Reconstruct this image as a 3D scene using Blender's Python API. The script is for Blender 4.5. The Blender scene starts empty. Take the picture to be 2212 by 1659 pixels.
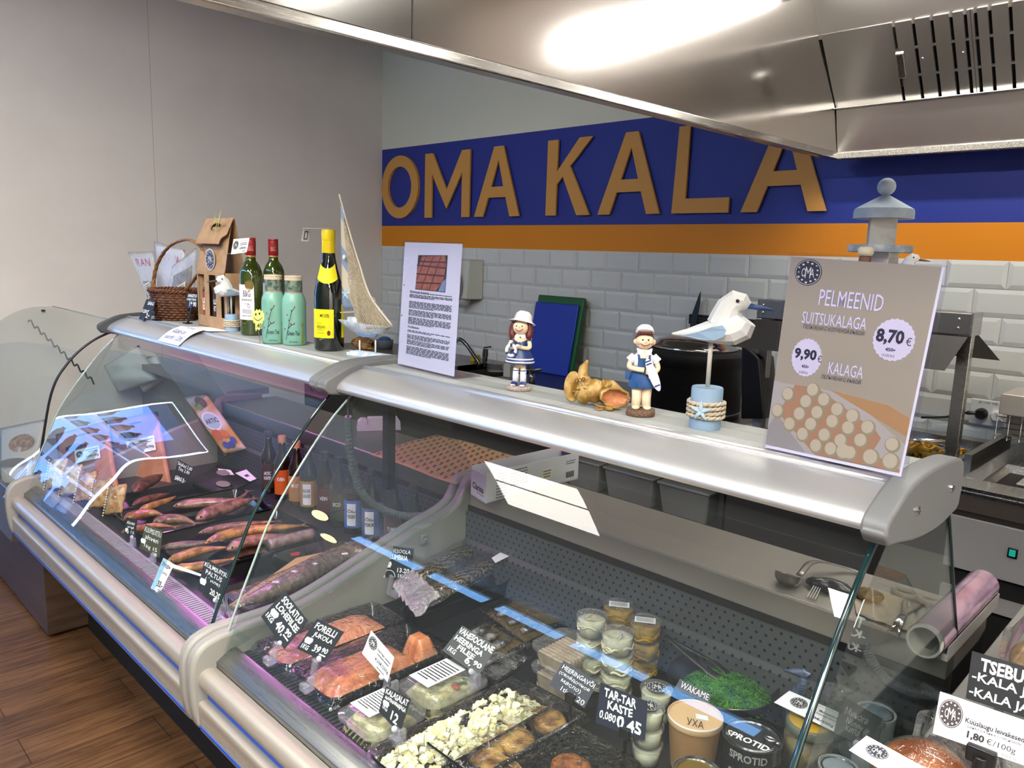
import bpy, bmesh, math, random
from mathutils import Vector, Matrix
PI = math.pi
R = math.radians
rng = random.Random(7)
S = bpy.context.scene
COL = S.collection

# ------------------------------------------------------------ camera
FPX = 1662.0
CAM = Vector((4.5121, -3.2455, 1.5))
YAW, PITCH, ROLL = 0.7766, 0.1654, 0.0325
_f = Vector((-math.sin(YAW) * math.cos(PITCH), math.cos(YAW) * math.cos(PITCH), -math.sin(PITCH)))
_r0 = Vector((math.cos(YAW), math.sin(YAW), 0))
_u0 = _r0.cross(_f)
_r = _r0 * math.cos(ROLL) + _u0 * math.sin(ROLL)
_u = -_r0 * math.sin(ROLL) + _u0 * math.cos(ROLL)
cd = bpy.data.cameras.new('camera')
cd.sensor_width = 36
cd.lens = FPX / 2212 * 36
cd.clip_start = 0.02
cam = bpy.data.objects.new('camera', cd)
COL.objects.link(cam)
M3 = Matrix((_r, _u, -_f)).transposed()
cam.matrix_world = Matrix.Translation(CAM) @ M3.to_4x4()
S.camera = cam

# ------------------------------------------------------------ world, exposure
W = bpy.data.worlds.new('world')
S.world = W
W.use_nodes = True
W.node_tree.nodes['Background'].inputs[0].default_value = (0.22, 0.48, 1.0, 1)
W.node_tree.nodes['Background'].inputs[1].default_value = 9.0
S.view_settings.view_transform = 'Standard'
S.view_settings.look = 'None'
S.view_settings.exposure = 1.5
S.view_settings.gamma = 1.0
S.view_settings.use_curve_mapping = False
try:
    S.cycles.max_bounces = 14
    S.cycles.transparent_max_bounces = 32
    S.cycles.transmission_bounces = 8
    S.cycles.glossy_bounces = 4
    S.cycles.diffuse_bounces = 3
    S.cycles.caustics_reflective = False
    S.cycles.caustics_refractive = False
    S.cycles.sample_clamp_indirect = 4.0
    S.cycles.blur_glossy = 0.5
except Exception:
    pass
PANEL_E, TUBE_E, CASE_E = 26.0, 28.0, 14.0     # strengths of the lamps built further down


# ------------------------------------------------------------ where a sight line meets a real plane
def _ray(px, py):
    return _f + _r * ((px - 1106) / FPX) - _u * ((py - 829.5) / FPX)


def onZ(px, py, z):
    d = _ray(px, py)
    return CAM + d * ((z - CAM.z) / d.z)


def onY(px, py, y):
    d = _ray(px, py)
    return CAM + d * ((y - CAM.y) / d.y)


def onX(px, py, x):
    d = _ray(px, py)
    return CAM + d * ((x - CAM.x) / d.x)


def onP(px, py, p0, n):
    d = _ray(px, py)
    return CAM + d * ((p0 - CAM).dot(n) / d.dot(n))


# ------------------------------------------------------------ materials
_mats = {}


def srgb(h):
    if isinstance(h, str):
        h = tuple(int(h[i:i + 2], 16) / 255 for i in (0, 2, 4))
        return tuple((c / 12.92 if c <= 0.04045 else ((c + 0.055) / 1.055) ** 2.4) for c in h)
    return h


def mat(name, c='808080', r=0.5, m=0.0, c2=None, sc=20.0, bump=0.0, bsc=None, trans=0.0, ior=1.45, coat=0.0,
        emit=None, es=0.0, stretch=None, spec=None, alpha=None, lo=0.4, hi=0.6, sss=0.0):
    if name in _mats:
        return _mats[name]
    M = bpy.data.materials.new(name)
    M.use_nodes = True
    nt = M.node_tree
    b = nt.nodes['Principled BSDF']
    b.inputs['Base Color'].default_value = (*srgb(c), 1)
    b.inputs['Roughness'].default_value = r
    b.inputs['Metallic'].default_value = m
    b.inputs['IOR'].default_value = ior
    if trans:
        b.inputs['Transmission Weight'].default_value = trans
    if coat:
        b.inputs['Coat Weight'].default_value = coat
        b.inputs['Coat Roughness'].default_value = 0.05
    if spec is not None:
        b.inputs['Specular IOR Level'].default_value = spec
    if sss:
        b.inputs['Subsurface Weight'].default_value = sss
        b.inputs['Subsurface Radius'].default_value = (0.01, 0.006, 0.004)
    if alpha is not None:
        b.inputs['Alpha'].default_value = alpha
    if emit:
        b.inputs['Emission Color'].default_value = (*srgb(emit), 1)
        b.inputs['Emission Strength'].default_value = es
    if c2 or bump:
        tc = nt.nodes.new('ShaderNodeTexCoord')
        mp = nt.nodes.new('ShaderNodeMapping')
        if stretch:
            mp.inputs['Scale'].default_value = stretch
        nt.links.new(tc.outputs['Object'], mp.inputs[0])
    if c2:
        n = nt.nodes.new('ShaderNodeTexNoise')
        n.inputs['Scale'].default_value = sc
        n.inputs['Detail'].default_value = 5
        nt.links.new(mp.outputs[0], n.inputs['Vector'])
        cr = nt.nodes.new('ShaderNodeValToRGB')
        cr.color_ramp.elements[0].position = lo
        cr.color_ramp.elements[1].position = hi
        cr.color_ramp.elements[0].color = (*srgb(c), 1)
        cr.color_ramp.elements[1].color = (*srgb(c2), 1)
        nt.links.new(n.outputs['Fac'], cr.inputs[0])
        nt.links.new(cr.outputs[0], b.inputs['Base Color'])
    if bump:
        n2 = nt.nodes.new('ShaderNodeTexNoise')
        n2.inputs['Scale'].default_value = bsc or sc * 2
        n2.inputs['Detail'].default_value = 4
        nt.links.new(mp.outputs[0], n2.inputs['Vector'])
        bp = nt.nodes.new('ShaderNodeBump')
        bp.inputs['Strength'].default_value = bump
        bp.inputs['Distance'].default_value = 0.01
        nt.links.new(n2.outputs['Fac'], bp.inputs['Height'])
        nt.links.new(bp.outputs[0], b.inputs['Normal'])
    _mats[name] = M
    return M


def clear(name, tint='ffffff', rough=0.0, ior=1.5, bump=0.0, bsc=60.0, haze=0.0, hz='ffffff', stretch=None, boost=1.0):
    """thin clear sheet: transparent, with a Fresnel gloss; haze mixes in some diffuse film."""
    if name in _mats:
        return _mats[name]
    M = bpy.data.materials.new(name)
    M.use_nodes = True
    nt = M.node_tree
    nt.nodes.remove(nt.nodes['Principled BSDF'])
    out = nt.nodes['Material Output']
    t = nt.nodes.new('ShaderNodeBsdfTransparent')
    t.inputs[0].default_value = (*srgb(tint), 1)
    g = nt.nodes.new('ShaderNodeBsdfGlossy')
    g.inputs['Roughness'].default_value = rough
    fr = nt.nodes.new('ShaderNodeFresnel')
    ge = nt.nodes.new('ShaderNodeNewGeometry')
    ir = nt.nodes.new('ShaderNodeMapRange')          # a thin sheet has the same gloss from both sides
    ir.inputs[3].default_value = ior
    ir.inputs[4].default_value = 1 / ior
    nt.links.new(ge.outputs['Backfacing'], ir.inputs[0])
    nt.links.new(ir.outputs[0], fr.inputs['IOR'])
    mx = nt.nodes.new('ShaderNodeMixShader')
    last = t.outputs[0]
    if haze:
        d = nt.nodes.new('ShaderNodeBsdfDiffuse')
        d.inputs[0].default_value = (*srgb(hz), 1)
        m2 = nt.nodes.new('ShaderNodeMixShader')
        m2.inputs[0].default_value = haze
        nt.links.new(t.outputs[0], m2.inputs[1])
        nt.links.new(d.outputs[0], m2.inputs[2])
        last = m2.outputs[0]
    fac = fr.outputs[0]
    if boost != 1.0:
        mu = nt.nodes.new('ShaderNodeMath')
        mu.operation = 'MULTIPLY'
        mu.use_clamp = True
        mu.inputs[1].default_value = boost
        nt.links.new(fac, mu.inputs[0])
        fac = mu.outputs[0]
    nt.links.new(fac, mx.inputs[0])
    nt.links.new(last, mx.inputs[1])
    nt.links.new(g.outputs[0], mx.inputs[2])
    nt.links.new(mx.outputs[0], out.inputs[0])
    if bump:
        tc = nt.nodes.new('ShaderNodeTexCoord')
        mp = nt.nodes.new('ShaderNodeMapping')
        if stretch:
            mp.inputs['Scale'].default_value = stretch
        nt.links.new(tc.outputs['Object'], mp.inputs[0])
        n2 = nt.nodes.new('ShaderNodeTexNoise')
        n2.inputs['Scale'].default_value = bsc
        n2.inputs['Detail'].default_value = 3
        n2.inputs['Distortion'].default_value = 1.0
        nt.links.new(mp.outputs[0], n2.inputs['Vector'])
        bp = nt.nodes.new('ShaderNodeBump')
        bp.inputs['Strength'].default_value = bump
        bp.inputs['Distance'].default_value = 0.01
        nt.links.new(n2.outputs['Fac'], bp.inputs['Height'])
        nt.links.new(bp.outputs[0], g.inputs['Normal'])
        nt.links.new(bp.outputs[0], fr.inputs['Normal'])
    _mats[name] = M
    return M


def brushed(name, c, r, axis=(1, 60, 60), amt=0.12, m=1.0):
    """brushed metal: streaks stretched along one axis vary the roughness."""
    if name in _mats:
        return _mats[name]
    M = mat(name, c, r, m)
    nt = M.node_tree
    b = nt.nodes['Principled BSDF']
    tc = nt.nodes.new('ShaderNodeTexCoord')
    mp = nt.nodes.new('ShaderNodeMapping')
    mp.inputs['Scale'].default_value = axis
    n = nt.nodes.new('ShaderNodeTexNoise')
    n.inputs['Scale'].default_value = 6
    n.inputs['Detail'].default_value = 6
    mr = nt.nodes.new('ShaderNodeMapRange')
    mr.inputs[3].default_value = max(0.03, r - amt)
    mr.inputs[4].default_value = r + amt
    nt.links.new(tc.outputs['Object'], mp.inputs[0])
    nt.links.new(mp.outputs[0], n.inputs['Vector'])
    nt.links.new(n.outputs['Fac'], mr.inputs[0])
    nt.links.new(mr.outputs[0], b.inputs['Roughness'])
    return M


# ------------------------------------------------------------ objects
def tag(o, label=None, cat=None, group=None, kind=None):
    if label:
        o['label'] = label
    if cat:
        o['category'] = cat
    if group:
        o['group'] = group
    if kind:
        o['kind'] = kind
    return o


def thing(name, label, cat, loc=(0, 0, 0), group=None):
    o = bpy.data.objects.new(name, None)
    o.empty_display_size = 0.03
    COL.objects.link(o)
    o.location = loc
    o['home'] = tuple(loc)
    return tag(o, label, cat, group)


def _home(p):
    v = Vector((0, 0, 0))
    while p is not None:
        if 'home' in p:
            return Vector(p['home'])
        p = p.parent
    return v


def attach(o, p):
    if p is not None:
        o.parent = p
        if p.type == 'EMPTY':
            o.matrix_parent_inverse = Matrix.Translation(-_home(p))
    return o


def copy_tree(o, loc=None, rz=0.0, sc=1.0, label=None, group=None, parent=None):
    c = o.copy()
    COL.objects.link(c)
    if parent is not None:
        c.parent = parent
    else:
        if loc is not None:
            c.location = loc
        c.rotation_euler = (0, 0, rz)
        c.scale = (sc, sc, sc)
        if label:
            c['label'] = label
        if group:
            c['group'] = group
    for ch in o.children:
        copy_tree(ch, parent=c)
    return c


class MB:
    def __init__(s):
        s.v, s.f, s.mi = [], [], []
        s.cm = 0

    def add(s, vs, fs):
        k = len(s.v)
        s.v += [tuple(p) for p in vs]
        s.f += [tuple(i + k for i in f) for f in fs]
        s.mi += [s.cm] * len(fs)
        return s

    def box(s, c, d, rz=0.0, M=None, taper=1.0):
        x, y, z = d[0] / 2, d[1] / 2, d[2] / 2
        vs = [Vector((a * x * (taper if e > 0 else 1), b * y * (taper if e > 0 else 1), e * z)) for e in (-1, 1) for b in (-1, 1) for a in (-1, 1)]
        m = Matrix.Translation(Vector(c)) @ (M if M is not None else Matrix.Rotation(rz, 4, 'Z'))
        return s.add([m @ v for v in vs], [(0, 2, 3, 1), (4, 5, 7, 6), (0, 1, 5, 4), (2, 6, 7, 3), (0, 4, 6, 2), (1, 3, 7, 5)])

    def box2(s, a, b):
        return s.box([(a[i] + b[i]) / 2 for i in range(3)], [abs(b[i] - a[i]) for i in range(3)])

    def hexa(s, p):                # 8 corners: bottom 4 then top 4, each in turn
        return s.add(p, [(3, 2, 1, 0), (4, 5, 6, 7), (0, 1, 5, 4), (1, 2, 6, 5), (2, 3, 7, 6), (3, 0, 4, 7)])

    def lathe(s, prof, c=(0, 0, 0), seg=24, M=None, sx=1.0, sy=1.0, close=False):
        n = len(prof)
        m = Matrix.Translation(Vector(c)) @ (M if M is not None else Matrix.Identity(4))
        vs = []
        for r, z in prof:
            for k in range(seg):
                a = 2 * PI * k / seg
                vs.append(m @ Vector((r * sx * math.cos(a), r * sy * math.sin(a), z)))
        fs = [(i * seg + k, i * seg + (k + 1) % seg, (i + 1) * seg + (k + 1) % seg, (i + 1) * seg + k) for i in range(n - 1) for k in range(seg)]
        if prof[0][0] > 1e-6 and not close:
            fs.append(tuple(reversed(range(seg))))
        if prof[-1][0] > 1e-6 and not close:
            fs.append(tuple((n - 1) * seg + k for k in range(seg)))
        return s.add(vs, fs)

    def tube(s, pts, r, seg=8, caps=True, sq=None):
        pts = [Vector(p) for p in pts]
        n = len(pts)
        rs = r if isinstance(r, (list, tuple)) else [r] * n
        up = None
        vs = []
        for i, p in enumerate(pts):
            d = (pts[min(i + 1, n - 1)] - pts[max(i - 1, 0)]).normalized()
            if up is None:
                up = Vector((0, 0, 1)) if abs(d.z) < 0.9 else Vector((1, 0, 0))
            a = d.cross(up).normalized()
            b = a.cross(d).normalized()
            up = b
            for k in range(seg):
                t = 2 * PI * (k + 0.5) / seg
                ra = rs[i] if not isinstance(rs[i], tuple) else rs[i][0]
                rb = rs[i] if not isinstance(rs[i], tuple) else rs[i][1]
                vs.append(p + a * (ra * math.cos(t)) + b * (rb * math.sin(t)))
        fs = [(i * seg + k, i * seg + (k + 1) % seg, (i + 1) * seg + (k + 1) % seg, (i + 1) * seg + k) for i in range(n - 1) for k in range(seg)]
        if caps:
            fs += [tuple(reversed(range(seg))), tuple((n - 1) * seg + k for k in range(seg))]
        return s.add(vs, fs)

    def prism(s, poly, A, ex):     # poly 2-D, A(u,v)->Vector, ex: extrusion vector
        n = len(poly)
        a = [A(*p) for p in poly]
        b = [p + ex for p in a]
        fs = [tuple(range(n)), tuple(reversed(range(n, 2 * n)))]
        fs += [(i, i + n, (i + 1) % n + n, (i + 1) % n) for i in range(n)]
        return s.add(a + b, fs)

    def extr(s, poly, x0, x1):     # (y,z) outline run along X
        return s.prism(poly, lambda y, z: Vector((x0, y, z)), Vector((x1 - x0, 0, 0)))

    def sheet(s, P, nu, nv, th=0.0):   # P(u,v)->Vector
        vs = [P(i / nu, j / nv) for j in range(nv + 1) for i in range(nu + 1)]
        w = nu + 1
        fs = [(j * w + i, j * w + i + 1, (j + 1) * w + i + 1, (j + 1) * w + i) for j in range(nv) for i in range(nu)]
        return s.add(vs, fs)

    def ball(s, c, r, seg=16, rings=10, M=None):
        r = r if isinstance(r, (tuple, list)) else (r, r, r)
        prof = [(math.sin(PI * i / rings), -math.cos(PI * i / rings)) for i in range(rings + 1)]
        m = Matrix.Diagonal((r[0], r[1], r[2], 1))
        if M is not None:
            m = M @ m
        return s.lathe(prof, c, seg, m)

    def build(s, name, m, parent=None, smooth=False, bev=0.0, sub=0, auto=None, disp=None, solid=0.0):
        me = bpy.data.meshes.new(name)
        me.from_pydata(s.v, [], s.f)
        ms = m if isinstance(m, (list, tuple)) else [m]
        for q in ms:
            me.materials.append(q)
        if len(ms) > 1:
            me.polygons.foreach_set('material_index', s.mi)
        bm = bmesh.new()
        bm.from_mesh(me)
        bmesh.ops.remove_doubles(bm, verts=bm.verts, dist=1e-6)
        bmesh.ops.recalc_face_normals(bm, faces=bm.faces)
        bm.to_mesh(me)
        bm.free()
        if smooth or auto:
            me.polygons.foreach_set('use_smooth', [True] * len(me.polygons))
        o = bpy.data.objects.new(name, me)
        COL.objects.link(o)
        attach(o, parent)
        if solid:
            q = o.modifiers.new('solid', 'SOLIDIFY')
            q.thickness = solid
            q.offset = 0
        if bev:
            q = o.modifiers.new('bevel', 'BEVEL')
            q.width = bev
            q.segments = 3
            q.limit_method = 'ANGLE'
            q.angle_limit = R(40)
            me.polygons.foreach_set('use_smooth', [True] * len(me.polygons))
            me.set_sharp_from_angle(angle=R(50)) if hasattr(me, 'set_sharp_from_angle') else None
        if auto and not bev:
            me.set_sharp_from_angle(angle=R(auto))
        if sub:
            q = o.modifiers.new('sub', 'SUBSURF')
            q.levels = q.render_levels = sub
        if disp:
            t = bpy.data.textures.new(name, 'CLOUDS')
            t.noise_scale = disp[1]
            q = o.modifiers.new('disp', 'DISPLACE')
            q.texture = t
            q.strength = disp[0]
            q.texture_coords = 'GLOBAL' if len(disp) > 2 else 'LOCAL'
        return o


def smoothline(P, n=6):
    P = [Vector(p) for p in P]
    Q = [2 * P[0] - P[1]] + P + [2 * P[-1] - P[-2]]
    out = []
    for i in range(1, len(Q) - 2):
        a, b, c, d = Q[i - 1:i + 3]
        for k in range(n):
            t = k / n
            out.append(0.5 * (2 * b + (c - a) * t + (2 * a - 5 * b + 4 * c - d) * t * t + (3 * b - 3 * c + d - a) * t ** 3))
    return out + [P[-1]]


def yz(P, n=6):
    return [(v.x, v.y) for v in smoothline([(a, b, 0) for a, b in P], n)]


# ------------------------------------------------------------ flat printed things
class Quad:
    """four corners TL, TR, BR, BL of a flat sheet facing the viewer"""

    def __init__(s, tl, tr, br, bl):
        s.c = [Vector(p) for p in (tl, tr, br, bl)]
        s.n = -((s.c[1] - s.c[0]).cross(s.c[3] - s.c[0])).normalized()

    def at(s, u, v, lift=0.0):
        a, b, c, d = s.c
        return a * (1 - u) * (1 - v) + b * u * (1 - v) + c * u * v + d * (1 - u) * v + s.n * lift

    def w(s):
        return ((s.c[1] - s.c[0]).length + (s.c[2] - s.c[3]).length) / 2

    def h(s):
        return ((s.c[3] - s.c[0]).length + (s.c[2] - s.c[1]).length) / 2


def quad_px(px, p0, n):
    n = Vector(n).normalized()
    return Quad(*[onP(x, y, Vector(p0), n) for x, y in px])


def plate(q, name, m, parent=None, th=0.002, lift=0.0):
    f = [q.at(0, 0, lift), q.at(1, 0, lift), q.at(1, 1, lift), q.at(0, 1, lift)]
    b = [p - q.n * th for p in f]
    mb = MB()
    mb.hexa(b + f)
    return mb.build(name, m, parent)


def patch(q, poly, name, m, parent=None, lift=0.0006, th=0.0003):
    """flat shape given in u,v on a sheet"""
    mb = MB()
    n = len(poly)
    a = [q.at(u, v, lift) for u, v in poly]
    b = [q.at(u, v, lift - th) for u, v in poly]
    mb.add(a + b, [tuple(range(n)), tuple(reversed(range(n, 2 * n)))] + [(i, i + n, (i + 1) % n + n, (i + 1) % n) for i in range(n)])
    return mb.build(name, m, parent)


def disc(cu, cv, ru, rv, n=32, tooth=0.0):
    return [(cu + ru * (1 + (tooth if k % 2 else 0)) * math.cos(2 * PI * k / n), cv + rv * (1 + (tooth if k % 2 else 0)) * math.sin(2 * PI * k / n)) for k in range(n)]


_tc = {}


def text_mesh(s, bold=0.0, shear=0.0):
    key = (s, bold, shear)
    if key in _tc:
        return _tc[key]
    cu = bpy.data.curves.new('t', 'FONT')
    cu.body = s
    cu.resolution_u = 2
    cu.offset = bold
    cu.shear = shear
    cu.space_line = 0.85
    cu.align_x = 'CENTER' if '\n' in s else 'LEFT'
    o = bpy.data.objects.new('t', cu)
    COL.objects.link(o)
    dg = bpy.context.evaluated_depsgraph_get()
    me = bpy.data.meshes.new_from_object(o.evaluated_get(dg))
    vs = [v.co.copy() for v in me.vertices]
    fs = [tuple(p.vertices) for p in me.polygons]
    bpy.data.objects.remove(o)
    bpy.data.curves.remove(cu)
    bpy.data.meshes.remove(me)
    _tc[key] = (vs, fs)
    return vs, fs


def write(q, lines, m, parent, name='lettering', lift=0.0008, jit=0.0, rnd=None):
    """lines: (text, u0, v0, u1, v1[, bold[, slope]]) each stretched into its box on the sheet; one mesh"""
    mb = MB()
    for L in lines:
        s, u0, v0, u1, v1 = L[:5]
        bold = L[5] if len(L) > 5 else 0.0
        slope = L[6] if len(L) > 6 else 0.0
        vs, fs = text_mesh(s, bold)
        if not vs:
            continue
        x0 = min(v.x for v in vs); x1 = max(v.x for v in vs)
        y0 = min(v.y for v in vs); y1 = max(v.y for v in vs)
        out = []
        for v in vs:
            a = (v.x - x0) / max(1e-6, x1 - x0)
            b = (y1 - v.y) / max(1e-6, y1 - y0)
            w = jit * math.sin(a * 23 + v0 * 40) * (v1 - v0)
            out.append(q.at(u0 + (u1 - u0) * a, v0 + (v1 - v0) * b + slope * a + w, lift))
        mb.add(out, fs)
    return mb.build(name, m, parent)


def small_print(q, rows, m, parent, lift=0.0007, name='small_print'):
    """rows: (u0, v, u1, height) lines of unreadably small type drawn as runs of word-sized dashes"""
    mb = MB()
    r_ = random.Random(3)
    for u0, v, u1, h in rows:
        u = u0
        while u < u1 - 0.01:
            w = min(u1 - u, r_.uniform(0.03, 0.1) * (u1 - u0) + 0.008)
            mb.add([q.at(u, v - h / 2, lift), q.at(u + w, v - h / 2, lift), q.at(u + w, v + h / 2, lift), q.at(u, v + h / 2, lift)], [(0, 1, 2, 3)])
            u += w + 0.014 * (u1 - u0) + 0.003
    return mb.build(name, m, parent)

# ------------------------------------------------------------ shared materials
M_wall = mat('painted_wall', 'e6e0d9', 0.75, c2='e2dcd5', sc=3)
M_blue = mat('blue_paint', '25348c', 0.55)
M_orange = mat('orange_paint', 'e08a10', 0.55)
M_letter = mat('letter_board', 'd49a4c', 0.6)
M_tile = mat('white_glazed_tile', 'd6d7d2', 0.12, spec=0.5)
M_grout = mat('grout', 'e2e1dc', 0.8)
M_steel = brushed('stainless_steel', 'b8b6b2', 0.24, (60, 1, 60))
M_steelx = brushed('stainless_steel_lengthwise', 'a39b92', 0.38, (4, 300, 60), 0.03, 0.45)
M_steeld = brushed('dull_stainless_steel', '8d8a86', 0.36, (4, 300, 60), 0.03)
M_hood = brushed('hood_steel', 'd6d4d1', 0.15, (60, 6, 400), 0.03)
M_hoodr = brushed('hood_steel_rear', 'd0cdca', 0.34, (6, 60, 300), 0.03)
M_alu = mat('aluminium_profile', 'd9dadb', 0.33, 0.75)
M_cream = mat('coated_aluminium', 'a9a296', 0.38, 0.45)
M_sillm = brushed('sill_steel', '8f908e', 0.3, (1, 60, 60))
M_ggrey = mat('grey_plastic', '707172', 0.5)
M_ggrey2 = mat('warm_grey_plastic', '86847e', 0.48)
M_dgrey = mat('dark_grey_plastic', '45474a', 0.5)
M_black = mat('black_plastic', '0b0b0d', 0.35)
M_mattb = mat('matt_black', '090909', 0.8)
M_bluestrip = mat('blue_strip', '1c50b4', 0.35)
M_brownline = mat('taupe_groove', '83786d', 0.5)
M_glass = clear('window_glass', 'f2f7f5', 0.0, 1.5, haze=0.015, hz='c8d0cc')
M_glassedge = mat('glass_edge_green', '0f2a2b', 0.08, 0.0, spec=1.0)
M_glassedge2 = mat('glass_edge_pale', '8fa39c', 0.1)
M_chrome = mat('chrome', 'd0d0d0', 0.08, 1.0)
M_white = mat('white_plastic', 'e9e9ea', 0.35)
M_paper = mat('white_paper', 'e6e6ea', 0.6)
M_ink = mat('black_ink', '17171d', 0.6)
M_chalk = mat('white_chalk_marker', 'e9ecec', 0.6)
M_slate = mat('chalkboard', '15171d', 0.42)
M_acryl = clear('clear_acrylic', 'fbfbff', 0.03, 1.45, bump=0.05)
M_red = mat('red_plastic', 'a01a20', 0.4)
M_kraft = mat('kraft_card', 'ab8a67', 0.75, c2='a07e5b', sc=40)
M_trayb = mat('black_tray', '0a0a0c', 0.16, coat=0.4)
M_film = clear('cling_film', 'ffffff', 0.04, 1.6, boost=1.6, bump=1.0, bsc=46, stretch=(1, 1, 0.3))
M_box = clear('clear_box_plastic', 'f6f8f6', 0.03, 1.5, bump=0.08, bsc=25, haze=0.05, hz='ffffff', boost=2.6)


def structure(o):
    o['kind'] = 'structure'
    return o


# ------------------------------------------------------------ floor
def floor_material():
    M = mat('oak_plank_vinyl', '6f4f33', 0.42, spec=0.35)
    nt = M.node_tree
    b = nt.nodes['Principled BSDF']
    tc = nt.nodes.new('ShaderNodeTexCoord')
    br = nt.nodes.new('ShaderNodeTexBrick')
    br.offset = 0.37
    br.inputs['Scale'].default_value = 1
    br.inputs['Brick Width'].default_value = 0.92
    br.inputs['Row Height'].default_value = 0.152
    br.inputs['Mortar Size'].default_value = 0.0014
    br.inputs['Color1'].default_value = (*srgb('6a4d34'), 1)
    br.inputs['Color2'].default_value = (*srgb('593f29'), 1)
    br.inputs['Mortar'].default_value = (*srgb('2c1e12'), 1)
    mp = nt.nodes.new('ShaderNodeMapping')
    mp.inputs['Scale'].default_value = (26, 2.2, 1)
    n = nt.nodes.new('ShaderNodeTexNoise')
    n.inputs['Scale'].default_value = 1.6
    n.inputs['Detail'].default_value = 8
    n.inputs['Distortion'].default_value = 1.6
    cr = nt.nodes.new('ShaderNodeValToRGB')
    cr.color_ramp.elements[0].position = 0.35
    cr.color_ramp.elements[0].color = (0.42, 0.38, 0.33, 1)
    cr.color_ramp.elements[1].position = 0.62
    cr.color_ramp.elements[1].color = (1.12, 1.08, 1.0, 1)
    mx = nt.nodes.new('ShaderNodeMix')
    mx.data_type = 'RGBA'
    mx.blend_type = 'MULTIPLY'
    mx.inputs[0].default_value = 0.85
    mr = nt.nodes.new('ShaderNodeMapping')
    mr.inputs['Rotation'].default_value = (0, 0, PI / 2)
    nt.links.new(tc.outputs['Object'], mr.inputs[0])
    nt.links.new(mr.outputs[0], br.inputs[0])
    nt.links.new(tc.outputs['Object'], mp.inputs[0])
    nt.links.new(mp.outputs[0], n.inputs[0])
    nt.links.new(n.outputs['Fac'], cr.inputs[0])
    nt.links.new(br.outputs[0], mx.inputs[6])
    nt.links.new(cr.outputs[0], mx.inputs[7])
    nt.links.new(mx.outputs[2], b.inputs['Base Color'])
    return M


m = MB(); m.box2((-3.2, -5.4, -0.06), (8.2, 0.1, 0.0))
structure(m.build('floor', floor_material()))
m = MB(); m.box2((-3.2, -5.4, 3.0), (8.2, 0.1, 3.06))
structure(m.build('ceiling', mat('ceiling_board', 'c4c2bd', 0.9)))
m = MB(); m.box2((-0.06, -2.45, 0), (0, 0.1, 3.0))
structure(m.build('wall_left', M_wall))
m = MB(); m.box2((-0.0006, -1.5327, 0), (0.0006, -1.5304, 3.0))
structure(m.build('trim_1', mat('panel_joint', 'b3ada6', 0.8)))
# the back wall: bare paint above, the blue and the orange band painted on it
m = MB()
m.box2((0, 0, 2.187), (8.2, 0.06, 3.0))
m.cm = 1; m.box2((0, 0, 1.674), (8.2, 0.06, 2.187))
m.cm = 2; m.box2((0, 0, 1.5375), (8.2, 0.06, 1.674))
m.cm = 3; m.box2((0, 0, 0), (8.2, 0.06, 1.5375))
structure(m.build('wall_back', [mat('pale_green_grey_paint', 'e2dfc8', .75), M_blue, M_orange, M_grout]))
# bevelled metro tiles, 200 x 100 mm, as one tiled lining
m = MB()
for j in range(8):
    z1 = 1.5375 - j * 0.102 - 0.001
    z0 = z1 - 0.1
    off = 1.181 + (0.101 if j % 2 else 0.0)
    k0 = -int(off / 0.202) - 1
    for k in range(k0, 26):
        x0 = off + k * 0.202 - 0.2 + 0.001
        x1 = x0 + 0.2
        x0, x1 = max(x0, 0.001), min(x1, 6.0)
        if x1 - x0 < 0.02:
            continue
        b, e = 0.016, 0.0085
        bo = [(x0, -0.002, z0), (x1, -0.002, z0), (x1, -0.002, z1), (x0, -0.002, z1)]
        md = [(x0, -0.0035, z0), (x1, -0.0035, z0), (x1, -0.0035, z1), (x0, -0.0035, z1)]
        to = [(x0 + b, -e, z0 + b), (x1 - b, -e, z0 + b), (x1 - b, -e, z1 - b), (x0 + b, -e, z1 - b)]
        m.add(bo + md + to, [(0, 1, 5, 4), (1, 2, 6, 5), (2, 3, 7, 6), (3, 0, 4, 7), (4, 5, 9, 8), (5, 6, 10, 9), (6, 7, 11, 10), (7, 4, 8, 11), (8, 9, 10, 11)])
structure(m.build('trim_2', M_tile))
# the shop side behind the customer: right wall, front wall with high daylight windows
m = MB(); m.box2((8.2, -5.4, 0), (8.26, 0.1, 3.0))
structure(m.build('wall_right', M_wall))
m = MB(); m.box2((-3.26, -5.4, 0), (-3.2, 0.1, 3.0))
structure(m.build('wall_far', mat('mall_wall', '6a6762', 0.8)))
wx = [(-0.95, -0.02), (0.10, 0.74), (0.86, 1.46), (1.56, 2.14), (2.26, 2.86)]
m = MB()
m.box2((-3.2, -5.215, 0), (8.2, -5.2, 2.725))
m.box2((-3.2, -5.215, 2.908), (8.2, -5.2, 3.0))
xs = [-3.2] + [q for w in wx for q in w] + [8.2]
for a, b in zip(xs[0::2], xs[1::2]):
    m.box2((a, -5.215, 2.725), (b, -5.2, 2.908))
structure(m.build('wall_front', mat('shop_front_wall', '5a5854', 0.85)))
for i, (a, b) in enumerate(wx):
    m = MB(); m.box2((a, -5.211, 2.725), (b, -5.207, 2.908))
    w_ = m.build('window_%d' % (i + 1), M_glass)
    structure(w_)

# ------------------------------------------------------------ raised letters on the blue band
def letter(polys, name, label):
    mb = MB()
    for p in polys:
        mb.prism(p, lambda x, z: Vector((x, -0.008, z)), Vector((0, -0.012, 0)))
    o = mb.build(name, M_letter)
    tag(o, label, 'letter', 'orange letters of the wall sign')
    return o


Z0, Z1 = 1.724, 2.125


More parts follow.
